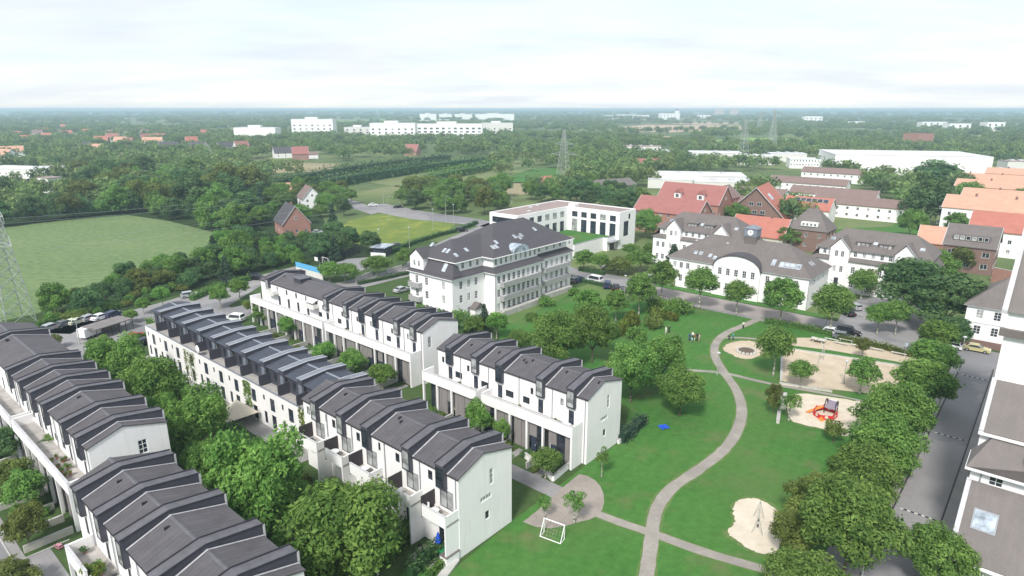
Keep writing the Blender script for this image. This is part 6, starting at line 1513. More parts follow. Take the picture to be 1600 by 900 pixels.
c0, c1 = gp(152,533), gp(210,514); cv = c1-c0; t = thing('carport', 'long low carport with grey flat roof beside the cars', 'carport', c0, math.atan2(cv.y,cv.x)); Lc = cv.length
MB().box(0,Lc,0,4.6,2.2,2.4).build('roof', M['asphalt_roof'], t)
for i in range(6):
    for y in (.2, 4.4): MB().tube((Lc*i/5*.96+.3,y,0),(Lc*i/5*.96+.3,y,2.3),.07).build('post', M['wood_dark'], t)
MB().box(.1,Lc-.1,4.3,4.38,0,2.1).build('rear_wall', M['wood_grey'], t)
v0 = gp(141,527); t = thing('white_trailer', 'white box trailer standing in front of the carport', 'trailer', (v0.x, v0.y, 0), math.atan2(cv.y,cv.x)+.15)
MB().box(-1.9,1.9,-1.0,1.0,.55,2.3).build('box', M['whitetrim'], t)
for x in (-.6,.3):
    for y in (-.95,.95): MB().tube((x,y-.1,.32),(x,y+.1,.32),.32,n=12).build('wheel', M['tyre'], t)
MB().tube((1.9,0,.6),(3.0,0,.5),.05).build('drawbar', M['steel'], t)
t = thing('kiosk', 'small dark kiosk with overhanging pale flat roof by the ball court', 'kiosk', gp(598,398), ROT+.4)
MB().box(-2.6,2.6,-2.0,2.0,0,2.8).build('wall', M['frame_dk'], t); MB().box(-3.3,3.3,-2.7,2.7,2.8,3.05).build('roof', M['skylight'], t); MB().box(-2.64,-2.6,-1.5,1.5,.9,2.3).build('window', M['glass_bl'], t)
MB().box(-3.0,-2.65,-2.6,2.6,0,1.2).build('counter', M['whitetrim'], t)
p0_, p1_ = gp(464,428), gp(505,440); bv = p1_-p0_; t = thing('banner_wall', 'white wall topped by a light blue banner behind the flats', 'wall', p0_, math.atan2(bv.y,bv.x))
MB().box(0,bv.length,-.1,.1,0,3.2).build('wall', M['offwhite'], t); MB().box(0,bv.length,-.16,-.1,2.2,3.6).build('banner', M['banner'], t)
low_wall(hp((556,442),(582,432)), .3, 1.5, 'grey concrete wall along the ball court', 'concrete'); low_wall(hp((604,428),(628,421)), .3, 1.3, 'graffiti stained concrete wall by the round tree', 'concrete')
# chain-link style fence on the ball court
t = thing('court_fence', 'tall dark fence behind the ball court', 'fence', gp(500,408), 0); fo = gp(500,408); fv = gp(566,402)-fo
for i in range(9): q_ = fv*(i/8); MB().tube((q_.x,q_.y,0),(q_.x,q_.y,3.6),.05).build('post', M['frame_dk'], t)
for z in (.2,1.0,1.8,2.6,3.5): MB().tube((0,0,z),(fv.x,fv.y,z),.035,n=4).build('rail', M['frame_dk'], t)
wm = MB()
for i in range(60): q_ = fv*(i/60); wm.tube((q_.x,q_.y,.1),(q_.x,q_.y,3.5),.012,n=3)
wm.build('mesh_panel', M['frame_dk'], t)
# garden walls and beds in the lower left, paved patios
for k, s_ in enumerate((76.2, 79.4, 83.0, 87.3, 93.5, 99.2, 104.8)):
    low_wall([xy(s_, 10.0), xy(s_, 14.5)], .25, .8, 'pale garden divider wall, %s from the corner of the left street' % ORD[k], 'stone_pale', 'garden_wall', 'garden walls by the left street')
for k, s_ in enumerate((80.9, 86.4, 91.6, 95.9, 101.8, 108, 114, 120)):
    low_wall([xy(s_, 58.0), xy(s_, 63.7)], .2, .9, 'garden divider wall, %s from the gable below the mansion' % ORD[k], 'concrete', 'garden_wall', 'garden walls before the long portico')
for k, s_ in enumerate((46.6, 52.4, 58.2, 63.9)):
    low_wall([xy(s_, 57.0), xy(s_, 60.4)], .2, .9, 'garden divider wall, %s from the plaza end' % ORD[k], 'concrete', 'garden_wall', 'garden walls before the park-side portico')
for s_, w_ in ((41.6,3.6),(47.0,3.4),(53.0,3.4)): sheet('patio', st_rect(s_, s_+w_, 36.0, 39.3), .05, M['terrace'])
sheet('patio', st_rect(70, 126, 38.6, 41.2), .048, M['paving'])
# patio furniture by the near gable
def chair(loc, rot, label, m, z=0.05, group='patio chairs'):
    t = thing('garden_chair', label, 'chair', (loc[0], loc[1], z), rot, group)
    MB().box(-.24,.24,-.24,.24,.42,.46).build('seat', M[m], t); MB().box(-.24,.24,.2,.25,.46,.92).build('backrest', M[m], t)
    for x in (-.2,.2):
        for y in (-.2,.2): MB().tube((x,y,0),(x,y,.42),.02,n=5).build('leg', M['steel'], t)
def table(loc, label, m='wood_grey', z=0.05, r_=.5):
    t = thing('garden_table', label, 'table', (loc[0], loc[1], z), ROT)
    MB().lathe([(r_,.70),(r_,.74)],n=16).build('table_top', M[m], t); MB().tube((0,0,0),(0,0,.7),.04).build('leg', M['steel'], t); MB().lathe([(.28,0),(.25,.04)],n=10).build('foot', M['steel'], t)
for k, (s_, t_) in enumerate(((44.4,38.2),(44.9,37.6),(43.9,37.9))): chair(xy(s_,t_), ROT+k*1.3, 'dark garden chair on the paved patio of the near gable house', 'frame_dk')
table(xy(44.2,37.0), 'small round garden table on the paved patio', 'wood_grey')
t = thing('green_bin', 'green plastic garden bin on the patio of the near gable house', 'bin', xy(42.2,38.2), ROT); MB().loft([[(-.3,-.3,0),(.3,-.3,0),(.3,.3,0),(-.3,.3,0)],[(-.36,-.36,.95),(.36,-.36,.95),(.36,.36,.95),(-.36,.36,.95)]]).build('body', M['green_bin'], t); MB().box(-.4,.4,-.4,.4,.95,1.03).build('lid', M['green_bin'], t)
t = thing('blue_parasol', 'folded blue and white parasol on the near patio', 'parasol', xy(43.2,38.4), ROT); MB().tube((0,0,0),(0,0,2.6),.03).build('pole', M['steel'], t); MB().lathe([(.30,1.3),(.36,1.5),(.22,2.1),(.05,2.6)],n=10).build('canopy', M['blue_cloth'], t)
t = thing('bin_store', 'low bin store with dark planted lid beside the near gable', 'bin store', xy(41.3,38.2), ROT); MB().box(-.9,.9,-.5,.5,0,1.15).build('body', M['whitetrim'], t); MB().box(-.95,.95,-.55,.55,1.15,1.22).build('lid', M['tile_grey'], t)
for k, (s_, t_, l_) in enumerate(((66.0,38.2,'black chair on the farthest garden balcony'),(65.2,38.0,'second black chair on the farthest garden balcony'),(48.8,38.1,'white chair on the fourth garden balcony'),(43.6,38.2,'white chair on the balcony nearest the gable'),(44.4,38.0,'second white chair on the balcony nearest the gable'))): chair(xy(s_,t_), ROT+1+k, l_, 'frame_dk' if k < 2 else 'whitetrim', 4.82, 'chairs on the garden balconies')
table(xy(60.8,38.1), 'round white table on the second garden balcony', 'whitetrim', 4.82, .55); table(xy(55.0,38.2), 'round white table on the third garden balcony', 'whitetrim', 4.82, .5); table(xy(43.0,38.0), 'round white table on the balcony nearest the gable', 'whitetrim', 4.82, .4)
table(xy(43.4,61.6), 'small white table on the park-side roof terrace', 'whitetrim', 4.94, .4)
for k, (s_, t_) in enumerate(((42.8,61.4),(44.1,61.9))): chair(xy(s_,t_), ROT+2*k, 'white chair by the gable on the park-side roof terrace', 'whitetrim', 4.94, 'chairs on the park-side terrace')
# pots and plants on the terraces
def pot(s_, t_, z, kd, h, label, group):
    t = thing('potted_plant', label, 'plant', (xy(s_,t_).x, xy(s_,t_).y, z), R.random()*6, group)
    MB().lathe([(.15,0),(.21,.32),(.19,.32)],n=8).build('pot', M['brick_red'], t); put('foliage', SHRUB_MESH[kd], t, (0,0,.28), 0, (h*.55,h*.55,h*.7))
rp = random.Random(21)
for k in range(16): pot(rp.uniform(42.6,57.4) if k < 10 else rp.uniform(59.4,69), 61.0+rp.random()*1.4, 4.93, rp.choice(['green','dark','olive','light']), rp.uniform(.35,.8), 'potted plant on the park-side roof terrace', 'pots on the park-side terrace')
for k in range(16): pot(rp.uniform(78,126), 64.4+rp.random()*1.3, 4.93, rp.choice(['green','dark','olive']), rp.uniform(.3,.6), 'small potted plant on the long far terrace', 'pots on the long far terrace')
for k in range(9): pot(rp.uniform(79,86), 15.2+rp.random()*1.5, 4.93, rp.choice(['olive','yellow','green']), rp.uniform(.5,1.0), 'potted plant in the browning group on the left terrace', 'pots on the left terrace')
for k in range(8): pot(rp.uniform(58.4,60.4), 11.9+rp.random()*1.2, 4.93, rp.choice(['light','yellow','green']), rp.uniform(.8,1.5), 'leafy pot in the corner of the lower left terrace', 'pots on the lower left terrace')
pot(63.6,12.6,4.93,'dark',.9,'lone dark potted plant on the lower left terrace',None)
# ivy on two garden houses and mural panel
def ivy(s0, s1, t_, z0, z1, n, mtl, label):
    r_ = random.Random(int(s0*10)); mb = MB(); mb.tone = []
    for _ in range(n):
        y = r_.random(); z = r_.random()
        if r_.random() > .35+.65*z*abs(math.sin(3+y*5)): continue
        c = Vector((-.06-.12*r_.random(), (s1-s0)*y, z0+(z1-z0)*z)); nn = Vector((-1,r_.gauss(0,.4),r_.gauss(.3,.4))).normalized(); u = nn.cross(Vector((r_.gauss(0,1),r_.gauss(0,1),r_.gauss(0,1)))).normalized(); v = nn.cross(u); l = .10+.08*r_.random()
        mb.add([c-u*l,c-v*l*.7,c+u*l,c+v*l*.7],[(0,1,2,3)]); mb.tone.append(min(1,max(0,.5+.25*r_.gauss(0,1))))
    t = thing('climbing_plant', label, 'plant', xy(s0,t_), ROT); mb.build('foliage', M[mtl], t); MB().tube((-.05,(s1-s0)/2,0),(-.05,(s1-s0)/2,z1*.8),.04,.02,5).build('stem', M['bark'], t)
ivy(69.1,73.6,41.2,2.5,6.2,900,'leaf_yellow','yellow green creeper on the last garden house'); ivy(86.6,89.0,41.2,.3,5.8,800,'leaf','dark creeper climbing the garden house by the sun sail'); ivy(105.5,109.8,41.2,1,5.6,500,'leaf_yellow','lime green creeper on the fourth garden house')
ivy(31,33.6,174.2,.5,7,900,'leaf_olive','yellow green ivy on the barracks facade')
t = thing('satellite_dish', 'white satellite dish on the parapet of a garden house', 'dish', (xy(103.2,41.0).x, xy(103.2,41.0).y, 6.0), ROT); MB().tube((0,0,0),(0,0,.9),.04).build('mast', M['steel'], t)
dd = MB(); dd.loft([[(-.1-.16*(1-k*k), .75*k*math.cos(j*math.pi/8), 1.0+.75*k*math.sin(j*math.pi/8)) for j in range(16)] for k in (.05,.4,.75,1.0)][::-1]); dd.build('dish', M['steel_white'], t, True)
# ================================================================ people
PAINT_CACHE = {}
def cloth(c):
    if c not in PAINT_CACHE: PAINT_CACHE[c] = plain('cloth', c, .85, .08)
    return PAINT_CACHE[c]
def ring_tube(mb, pts, n=8):
    rings = []
    for i, (p, rx, ry) in enumerate(pts):
        a = Vector(pts[max(0,i-1)][0]); b = Vector(pts[min(len(pts)-1,i+1)][0]); d = (b-a).normalized()
        x = Vector((1,0,0)) - d*d.x; x.normalize(); y = d.cross(x)
        rings.append([Vector(p)+x*rx*math.cos(2*math.pi*j/n)+y*ry*math.sin(2*math.pi*j/n) for j in range(n)])
    mb.loft(rings)
def build_person(loc, rot, label, top, legs, h=1.72, walk=.14, arm=.1, group=None, bag=None):
    t = thing('person', label, 'person', (loc[0], loc[1], .045), rot, group); k = h/1.72; t.scale = (k,k,k)
    b = MB()
    ring_tube(b, [((0,0,.84),.13,.10),((0,0,1.0),.15,.105),((0,.0,1.2),.16,.11),((0,0,1.40),.19,.10),((0,0,1.46),.10,.07),((0,.01,1.52),.055,.055),((0,.02,1.58),.085,.10),((0,.02,1.65),.085,.105),((0,.01,1.72),.05,.06)], 10)
    for sg in (-1,1): ring_tube(b, [((sg*.19,0,1.40),.055,.055),((sg*.235,-.02*arm,1.12),.045,.045),((sg*.25,arm*sg,.90),.034,.034),((sg*.25,arm*sg*1.2,.80),.04,.025)], 6)
    for sg in (-1,1): ring_tube(b, [((sg*.08,0,.88),.085,.09),((sg*.09,walk*sg*.4,.48),.06,.065),((sg*.09,walk*sg,.09),.045,.045),((sg*.09,walk*sg+.02,.0),.05,.05),((sg*.09,walk*sg+.14,.01),.045,.03)], 6)
    body = b.build('body', M['skin'], t, True)
    s_ = MB(); ring_tube(s_, [((0,0,.86),.155,.125),((0,0,1.0),.17,.125),((0,0,1.2),.18,.13),((0,0,1.40),.205,.118),((0,0,1.47),.11,.085)], 10)
    for sg in (-1,1): ring_tube(s_, [((sg*.17,0,1.42),.07,.07),((sg*.24,-.02*arm,1.12),.06,.06),((sg*.25,arm*sg*.7,.98),.05,.05)], 6)
    s_.build('shirt', cloth(top), t, True)
    l_ = MB(); ring_tube(l_, [((0,0,.80),.15,.12),((0,0,.98),.165,.12)], 10)
    for sg in (-1,1): ring_tube(l_, [((sg*.08,0,.92),.098,.105),((sg*.09,walk*sg*.4,.48),.078,.082),((sg*.09,walk*sg,.10),.065,.065)], 6)
    l_.build('trousers', cloth(legs), t, True)
    hr = MB(); ring_tube(hr, [((0,-.035,1.56),.08,.07),((0,-.02,1.64),.098,.11),((0,-.005,1.71),.08,.095),((0,0,1.755),.03,.04)], 10); hr.build('hair', M['hair'], t, True)
    return t
PP = [((1161,514),'person in a pale top walking on the upper park path',(.55,.62,.45),(.03,.03,.04)),((1040,523),'person in white standing apart on the lawn',(.75,.74,.70),(.62,.58,.5)),((1045,521),'person in dark green beside the one in white',(.04,.07,.04),(.03,.03,.03)),
      ((1077,533),'person in dark blue at the left of the group',(.04,.08,.20),(.05,.08,.16)),((1081,536),'child in light blue in front of the group',(.35,.60,.68),(.2,.25,.3)),((1082,530),'person in white shirt at the back of the group',(.78,.78,.78),(.03,.03,.03)),((1085,534),'person in brown in the middle of the group',(.25,.10,.06),(.55,.5,.45)),
      ((1089,533),'person in dark jacket right of the middle of the group',(.03,.03,.04),(.08,.06,.05)),((1092,535),'person in beige at the right of the group',(.55,.42,.33),(.45,.35,.28)),((1139,532),'child in black by the thin path',(.03,.03,.04),(.03,.03,.04)),((1145,532),'person in turquoise by the thin path',(.05,.35,.42),(.04,.06,.15)),((998,474),'person in white near the bend of the road',(.75,.75,.75),(.3,.3,.32))]
for k, ((x, y), l, a, b) in enumerate(PP): build_person(gp(x, y), k*1.7, l, a, b, 1.25 if 'child' in l else 1.72+.1*math.sin(k), .14 if 'walking' in l else .05, .08)
# ================================================================ pylons
def pylon(loc, rot, h, base, label, arms, name='pylon', mt='steel', bar=.11):
    t = thing(name, label, 'pylon', (loc[0], loc[1], 0), rot, None)
    wz = lambda z: base/2*(1-z/h)**.9+.35
    lv = [0]; 
    while lv[-1] < h*.97: lv.append(lv[-1]+max(1.5, wz(lv[-1])*1.15))
    lv[-1] = h
    for sx in (-1,1):
        for sy in (-1,1):
            m_ = MB()
            for i in range(len(lv)-1): m_.tube((sx*wz(lv[i]),sy*wz(lv[i]),lv[i]),(sx*wz(lv[i+1]),sy*wz(lv[i+1]),lv[i+1]),bar,n=4)
            m_.build('leg', M[mt], t)
    br = MB()
    for i in range(len(lv)-1):
        a, b = wz(lv[i]), wz(lv[i+1])
        for (p, q) in (((-1,-1),(1,-1)),((1,-1),(1,1)),((1,1),(-1,1)),((-1,1),(-1,-1))):
            br.tube((p[0]*a,p[1]*a,lv[i]),(q[0]*b,q[1]*b,lv[i+1]),bar*.55,n=4); br.tube((q[0]*a,q[1]*a,lv[i]),(p[0]*b,p[1]*b,lv[i+1]),bar*.55,n=4); br.tube((p[0]*b,p[1]*b,lv[i+1]),(q[0]*b,q[1]*b,lv[i+1]),bar*.5,n=4)
    br.build('bracing', M[mt], t)
    for z, l in arms:
        m_ = MB()
        for sg in (-1,1):
            w_ = wz(z)
            for y in (-w_,w_): m_.tube((sg*w_,y,z),(sg*l,0,z+.2),bar*.7,n=4); m_.tube((sg*w_,y,z+1.6),(sg*l,0,z+.2),bar*.7,n=4)
            for k in range(1,5): f = k/5; m_.tube((sg*(w_+(l-w_)*f),-w_*(1-f),z+.2*f),(sg*(w_+(l-w_)*f),w_*(1-f),z+.2*f),bar*.5,n=4)
            m_.tube((sg*l,0,z+.2),(sg*l,0,z-1.3),.06,n=5)
        m_.build('crossarm', M[mt], t)
    return t
pl = gp(24,505); pl2 = gp(880,290)
dv_ = pl2-pl; pr = math.atan2(dv_.y, dv_.x)+math.pi/2
ARMS = [(17.5,5.5),(23.5,4.5)]
pylon(pl, pr, 30, 5.0, 'grey lattice power pylon at the left edge behind the roofs', ARMS)
AR2 = [(18.5,8.5),(24.5,6.0)]
pylon(pl2, pr, 33, 7.0, 'grey lattice power pylon beyond the office', AR2)
pylon(gp(1205,232), 0, 44, 8, 'distant lattice radio mast with antennas on top', [(41,3)], 'radio_mast', 'steel', .3)
pylon(gp(1186,205), 0, 42, 9, 'very distant lattice pylon beside the radio mast', [(30,10),(36,7)], 'pylon', 'steel', .3)
pylon(gp(1160,250), .4, 36, 7, 'lattice pylon by the pale warehouses', [(22,8),(28,6)], 'pylon', 'steel', .14)
k_ = 0
for (z1, l1), (z2, l2) in zip(ARMS, AR2):
    for sg in (-1,1):
        ax = Vector((math.cos(pr),math.sin(pr),0)); a = pl+ax*sg*l1+Vector((0,0,z1-1.2)); b = pl2+ax*sg*l2+Vector((0,0,z2-1.2)); m_ = MB(); n = 24; prev = None
        for side in (0,1):
            s0, s1 = (a, b) if side == 0 else (a, a-(b-a)*.6)
            prev = s0
            for i in range(1, n+1):
                f = i/n; p = s0.lerp(s1, f)-Vector((0,0,5.5*4*f*(1-f)*(.6 if side else 1))); m_.tube(prev-a, p-a, .028, n=4); prev = p
        c_ = m_.build('power_line', M['steel'], None, loc=a); tag(c_, 'thin power line, %s crossarm cable on its side, sagging across the green field' % ['lower left','lower right','upper left','upper right'][k_], 'cable', 'power lines'); k_ += 1

# ================================================================ houses beyond the estate
def fh(label, px, py, rot, L, D, e, rg, wm, rm, rows=(), **k):
    return house(label, gp(px, py), rot, L, D, e, rg, wm, rm, rows, **k)
# gabled houses by the green field
fh('red brick gabled house with solar panels by the meadow', 458, 364, math.radians(-58), 13, 10, 4.6, 10.8, 'brick_red', 'slate', (1.8,), chim=(1.0,), cols=3)
fh('white gabled house with brown grey roof by the main road', 485, 324, math.radians(-62), 13, 9, 5.0, 10, 'white2', 'tile_mauve', (1.6,4.0), cols=3)
fh('small house with orange roof half hidden among trees', 443, 304, .3, 10, 7, 3.0, 6.2, 'white', 'tile_orange', (1.6,), cols=2)
# red-roofed houses behind the office
o = fh('long red brick block with dark red roof behind the barracks', 1048, 362, A, 26, 12, 8.0, 12.8, 'brick_red', 'tile_dkred', (1.8,4.6,7.0), cols=8, wh=1.4, sky=((-6,.3),(-2,.3),(4,.35)))
o = fh('tall red brick block with two gabled dormers behind the long one', 1082, 345, A, 27, 14, 8.5, 15.2, 'brick_red', 'tile_dkred', (2,5,8), cols=8)
for x in (-5.5, 4.5):
    d = MB(); d.box(x-1.4,x+1.4,3.4,6.4,9.6,12.0).build('dormer', M['whitetrim'], o); MB().prism_y([(x-1.8,11.9),(x+1.8,11.9),(x,13.6)],2.0,6.6).build('dormer_roof', M['tile_dkred'], o)
    win(o, (x+1.4,6.4), (x-1.4,6.4), 1.4, 10.8, 1.4, 1.4, 2, 1, 'frame', 'glass', -.02)
fh('narrow dark red gabled house with grey roof right of the tall block', 1125, 338, aV, 14, 11, 8.5, 13, 'brick_red', 'tile_mauve', (2,5,7.5))
o = fh('brick house with broad gable and orange red roof with skylight', 1186, 346, aV+.15, 22, 22, 4.0, 15.0, 'brick_brown', 'tile_red', (), over=.8)
for z_, us_ in ((2.2,(4,8,11,14,18)),(5.4,(8,11,14)),(8.6,(9.5,12.5))):
    for u_ in us_: win(o, (-11,11), (-11,-11), u_, z_, 1.8, 1.5, 2, 1, 'frame', None, -.03)
slope_box(o, 'skylight', (-4,-11+11*.62,4+11*.62+.25), (1,0,0), (0,11,11), 3.2, 3.0, .15, M['flash'], M['skylight'])
MB().box(-12.2,-11.02,-4,4,3.6,3.8).build('balcony', M['wood_dark'], o); MB().box(-12.2,-12.1,-4,4,3.8,4.7).build('balcony_rail', M['wood_dark'], o)
fh('low outbuilding with bright orange red roof behind the clock turret', 1188, 382, A, 18, 12, 4.0, 9.5, 'stone_pale', 'tile_red', (), sky=((3,.3),), chim=(-3,))
fh('orange roofed shed between the barracks and the brown brick house', 1458, 398, A, 9, 7, 4.5, 9, 'brick_red', 'tile_orange', ())
fh('white house with red roof at the right edge behind trees', 1575, 398, A, 22, 13, 8, 13, 'white2', 'tile_red', (2,5), cols=5)
low_wall([gp(1548,440), gp(1600,452)], .4, 4.0, 'red brick yard wall beside the brown brick house', 'brick_red')
# white slab rows
for k, (x, y, L, l, m_) in enumerate([(1342,340,36,'white slab row with brown roof behind the barracks, nearest','tile_mauve'),(1300,322,38,'white slab row with brown roof, second behind the barracks','tile_mauve'),(1190,322,22,'short white slab row left of the solar roof','tile_mauve'),(1180,340,16,'short white house row beside the brick gable','tile_mauve'),(1262,302,40,'white slab row with brown roof, third behind the barracks','tile_mauve'),(1300,284,36,'long slab row with pale brown roof, farthest behind the barracks','tile_mauve')]):
    fh(l, x, y, A, L, 9, 5.8, 8.6, 'white2', m_, (1.6,4.3), cols=int(L//4), ww=1.0, wh=1.2, group='white slab rows')
o = fh('red roofed house with a row of solar panels', 1262, 345, A, 18, 10, 5.5, 9.8, 'white', 'tile_red', (1.8,), cols=4)
for k in range(6): slope_box(o, 'solar_panel', (-6.5+2.2*k, 5*.3, 9.8-4.3*.3+.25), (-1,0,0), (0,-5,4.3), 2.0, 1.9, .1, M['greytrim'], M['glass_bl'])
# pink-orange roofed apartment blocks on the right
for k, (x, y, L, D_, e, rg, l) in enumerate([(1545,366,30,13,9.5,13.5,'white apartment block with orange roof and balconies on its end'),(1592,342,42,13,8,11.5,'long orange roofed apartment block at the right edge'),(1578,320,46,12,8,11,'orange roofed apartment block, second row at right'),(1535,302,36,12,7.5,10.5,'orange roofed apartment block, third row at right'),(1592,292,34,12,7.5,10.5,'orange roofed apartment block, last row at the right edge')]):
    o = fh(l, x, y, A-.05, L, D_, e, rg, 'white2', 'tile_orange', (2,4.8,7.2) if k == 0 else (2,5), cols=int(L//5), group='orange roofed apartment blocks', chim=(-L*.2, L*.2))
    if k == 0:
        for z_ in (2.6,5.4,8.2):
            for yy in (-4.5,.5): b_ = MB().box(L/2+.02,L/2+1.4,yy,yy+3.5,z_,z_+.15).build('balcony', M['concrete'], o); MB().box(L/2+1.34,L/2+1.4,yy,yy+3.5,z_+.15,z_+1.1).build('railing', M['rail'], b_)
# factory and warehouses
o = fh('huge white factory hall with pale roof behind the apartment blocks', 1400, 270, A+.45, 96, 60, 14, 14, 'white2', 'flat_pale', (), name='factory', cat='factory')
MB().box(-30,26,-31,-30.05,7,9).build('window_strip', M['glass'], o); MB().box(-38,32,-30.6,-30.03,3,5).build('window_strip', M['glass'], o); MB().box(-3,2,-31.4,-30.1,0,12).build('stair_tower', M['glass_bl'], o)
MB().box(34,43,-30.5,-30.1,8,11.5).build('sign_panel', M['leaf_yellow'] if False else M['car_gold'], o)
fh('white factory office wing at the left of the huge hall', 1262, 262, A+.45, 30, 20, 7, 7, 'white2', 'flat_pale', (3,6), cols=14, name='factory_wing', cat='factory')
fh('dark red brick tower block rising behind the factory', 1432, 232, .3, 26, 18, 17, 17, 'brick_red', 'tile_dkred', (), name='tower', cat='tower')
for k, (x, y, L, D_, e, l, m_) in enumerate([(1090,290,52,26,7,'pale flat warehouse with white roof beyond the red blocks','flat_pale'),(1052,292,30,18,5,'low white shed left of the pale warehouse','flat_pale'),(1140,300,40,16,6,'white warehouse with ribbon windows right of the pale one','flat_pale'),(1115,252,44,30,8,'long white warehouse in the middle distance','flat_pale'),(1178,256,30,20,7,'white warehouse right of the long one','flat_pale'),(1000,237,44,20,6,'brown and white flat building beyond the trees','flat_roof'),(1022,243,40,18,5,'low pale building in front of the brown one','flat_pale'),(1228,252,30,18,7,'white warehouse near the radio mast','flat_pale'),(1560,276,26,18,5,'low grey white shed at the right edge','flat_roof'),(1592,264,24,16,6,'white shed with dark roof at the right edge','flat_roof')]):
    o = fh(l, x, y, A+.5, L, D_, e, e, 'offwhite', m_, (e*.55,), cols=int(L//6), ww=2.2, wh=1.4, name='warehouse', cat='warehouse', group='warehouses', sides=False)
    for j in range(3): MB().box(-L*.3+j*L*.25,-L*.3+j*L*.25+3,-2,2,e+.35,e+1.4).build('roof_light', M['flash'], o)
fh('brown red house among trees beyond the office', 1012, 268, .2, 18, 12, 5, 9.5, 'brick_red', 'tile_dkred', (1.8,), cols=4); fh('white cube house beyond the office', 990, 272, .3, 12, 9, 6, 6, 'white2', 'flat_pale', (3,), cols=3); fh('long shed with olive grey roof behind the office', 948, 300, .5, 30, 14, 4, 7, 'wood_grey', 'tile_grey', ())
fh('small red roofed hut beside the pylon field', 855, 288, .4, 8, 7, 2.6, 5.0, 'brick_red', 'tile_red', ()); fh('white transformer house at the foot of the pylon', 886, 291, .3, 8, 5, 3.4, 3.4, 'white2', 'flat_roof', ())
# long pale institute across the middle distance
for k, (x0, x1, y, h_, l, wm, rows) in enumerate([(456,522,213,28,'white office tower group on the skyline left of centre','white2',(6,12,18)),(366,432,219,18,'white curved office at the left skyline','white2',(5,)),(538,580,215,16,'grey white office between the skyline blocks','offwhite',(4,8,12)),(578,650,218,24,'bright white front of the long institute','white2',(5,10,15)),(650,755,216,22,'long glazed wing of the institute with white piers','white2',(5,10,15)),(752,802,210,20,'grey end block of the institute','offwhite',(5,10)),
      (656,682,189,26,'white hall on the far skyline, leftmost of four','white2',()),(686,706,188,24,'white hall on the far skyline, second of four','white2',()),(710,738,188,24,'white hall on the far skyline, third of four','white2',()),(742,804,189,26,'white hall on the far skyline, widest of four','white2',())]):
    a_, b_ = gp(x0, y), gp(x1, y); c_ = (a_+b_)/2; L = (b_-a_).length*.98
    o = house(l, (c_.x, c_.y+12), 0, L, 24, h_, h_, wm, 'flat_pale', rows, cols=int(max(3, L//9)), ww=4.5 if k == 4 else 3.0, wh=2.6, name='institute' if k < 6 else 'skyline_hall', cat='building', sides=False, ends=False)
    MB().box(-L*.2,L*.1,-4,6,h_+.35,h_+3.5).build('roof_unit', M['offwhite'], o)
M['pinkish'] = plaster('pink grey render', (0.62, 0.50, 0.46), 0.05)
# skyline right of centre
for k, (x0, x1, y, h_, l, wm) in enumerate([(945,958,186,16,'white house block on the skyline, first of four','white2'),(963,978,185,18,'white house block on the skyline, second of four','white2'),(980,994,185,18,'white house block on the skyline, third of four','white2'),(996,1014,186,17,'white house block on the skyline, fourth of four','white2'),(1030,1062,187,26,'white church-like hall on the skyline','white2'),(1116,1130,182,42,'pinkish tower block on the skyline, left of the pair','brick_red'),(1141,1153,182,42,'pinkish tower block on the skyline, right of the pair','brick_red'),(1090,1110,186,18,'white block below the tower pair','white2'),(1256,1284,193,22,'white villa rising above the round trees','white2'),(1482,1515,206,16,'white low block on the right skyline','white2'),(1540,1568,205,18,'pale block at the far right skyline','white2'),(1440,1478,200,14,'white shed on the right skyline','white2'),(1330,1350,197,12,'small white shed on the right skyline','white2')]):
    a_, b_ = gp(x0, y), gp(x1, y); c_ = (a_+b_)/2; L = (b_-a_).length
    o = house(l, (c_.x, c_.y+10), 0, L, 22, h_, h_, wm if h_ < 40 else 'pinkish', 'flat_pale', (h_*.4, h_*.7), cols=int(max(3, L//14)), ww=6 if h_ > 30 else 4, wh=4, name='skyline_block', cat='building', sides=False, ends=False)
t = thing('church_tower', 'slender white tower on the far skyline', 'tower', gp(1057,187), 0); MB().box(-8,8,-8,8,0,38).build('shaft', M['white2'], t); MB().loft([[(-8,-8,38),(8,-8,38),(8,8,38),(-8,8,38)],[(-.5,-.5,46),(.5,-.5,46),(.5,.5,46),(-.5,.5,46)]]).build('spire', M['slate'], t)
# village with red roofs, left
VIL = [(15,246,24,12,'tile_orange'),(10,254,20,12,'tile_orange'),(45,222,16,10,'tile_red'),(30,215,18,10,'tile_dkred'),(75,219,18,10,'tile_red'),(60,214,14,9,'tile_mauve'),(105,214,16,10,'tile_red'),(135,212,14,10,'tile_red'),(140,236,16,11,'slate'),(152,240,14,10,'tile_orange'),(160,226,16,10,'tile_red'),(178,222,18,10,'tile_dkred'),(190,228,14,10,'tile_orange'),(172,214,14,9,'tile_mauve'),(205,230,12,9,'tile_dkred'),
       (232,222,18,11,'tile_dkred'),(250,220,20,11,'tile_dkred'),(240,230,22,10,'tile_orange'),(228,212,16,9,'tile_mauve'),(265,238,18,10,'slate'),(300,228,14,9,'tile_red'),(312,238,20,10,'slate'),(355,236,20,10,'slate'),(378,238,14,9,'tile_dkred'),(70,208,14,9,'tile_red'),(100,203,12,8,'tile_red'),(450,246,26,12,'slate'),(470,250,14,9,'tile_dkred'),(645,243,14,9,'tile_dkred'),(320,214,10,8,'tile_red')]
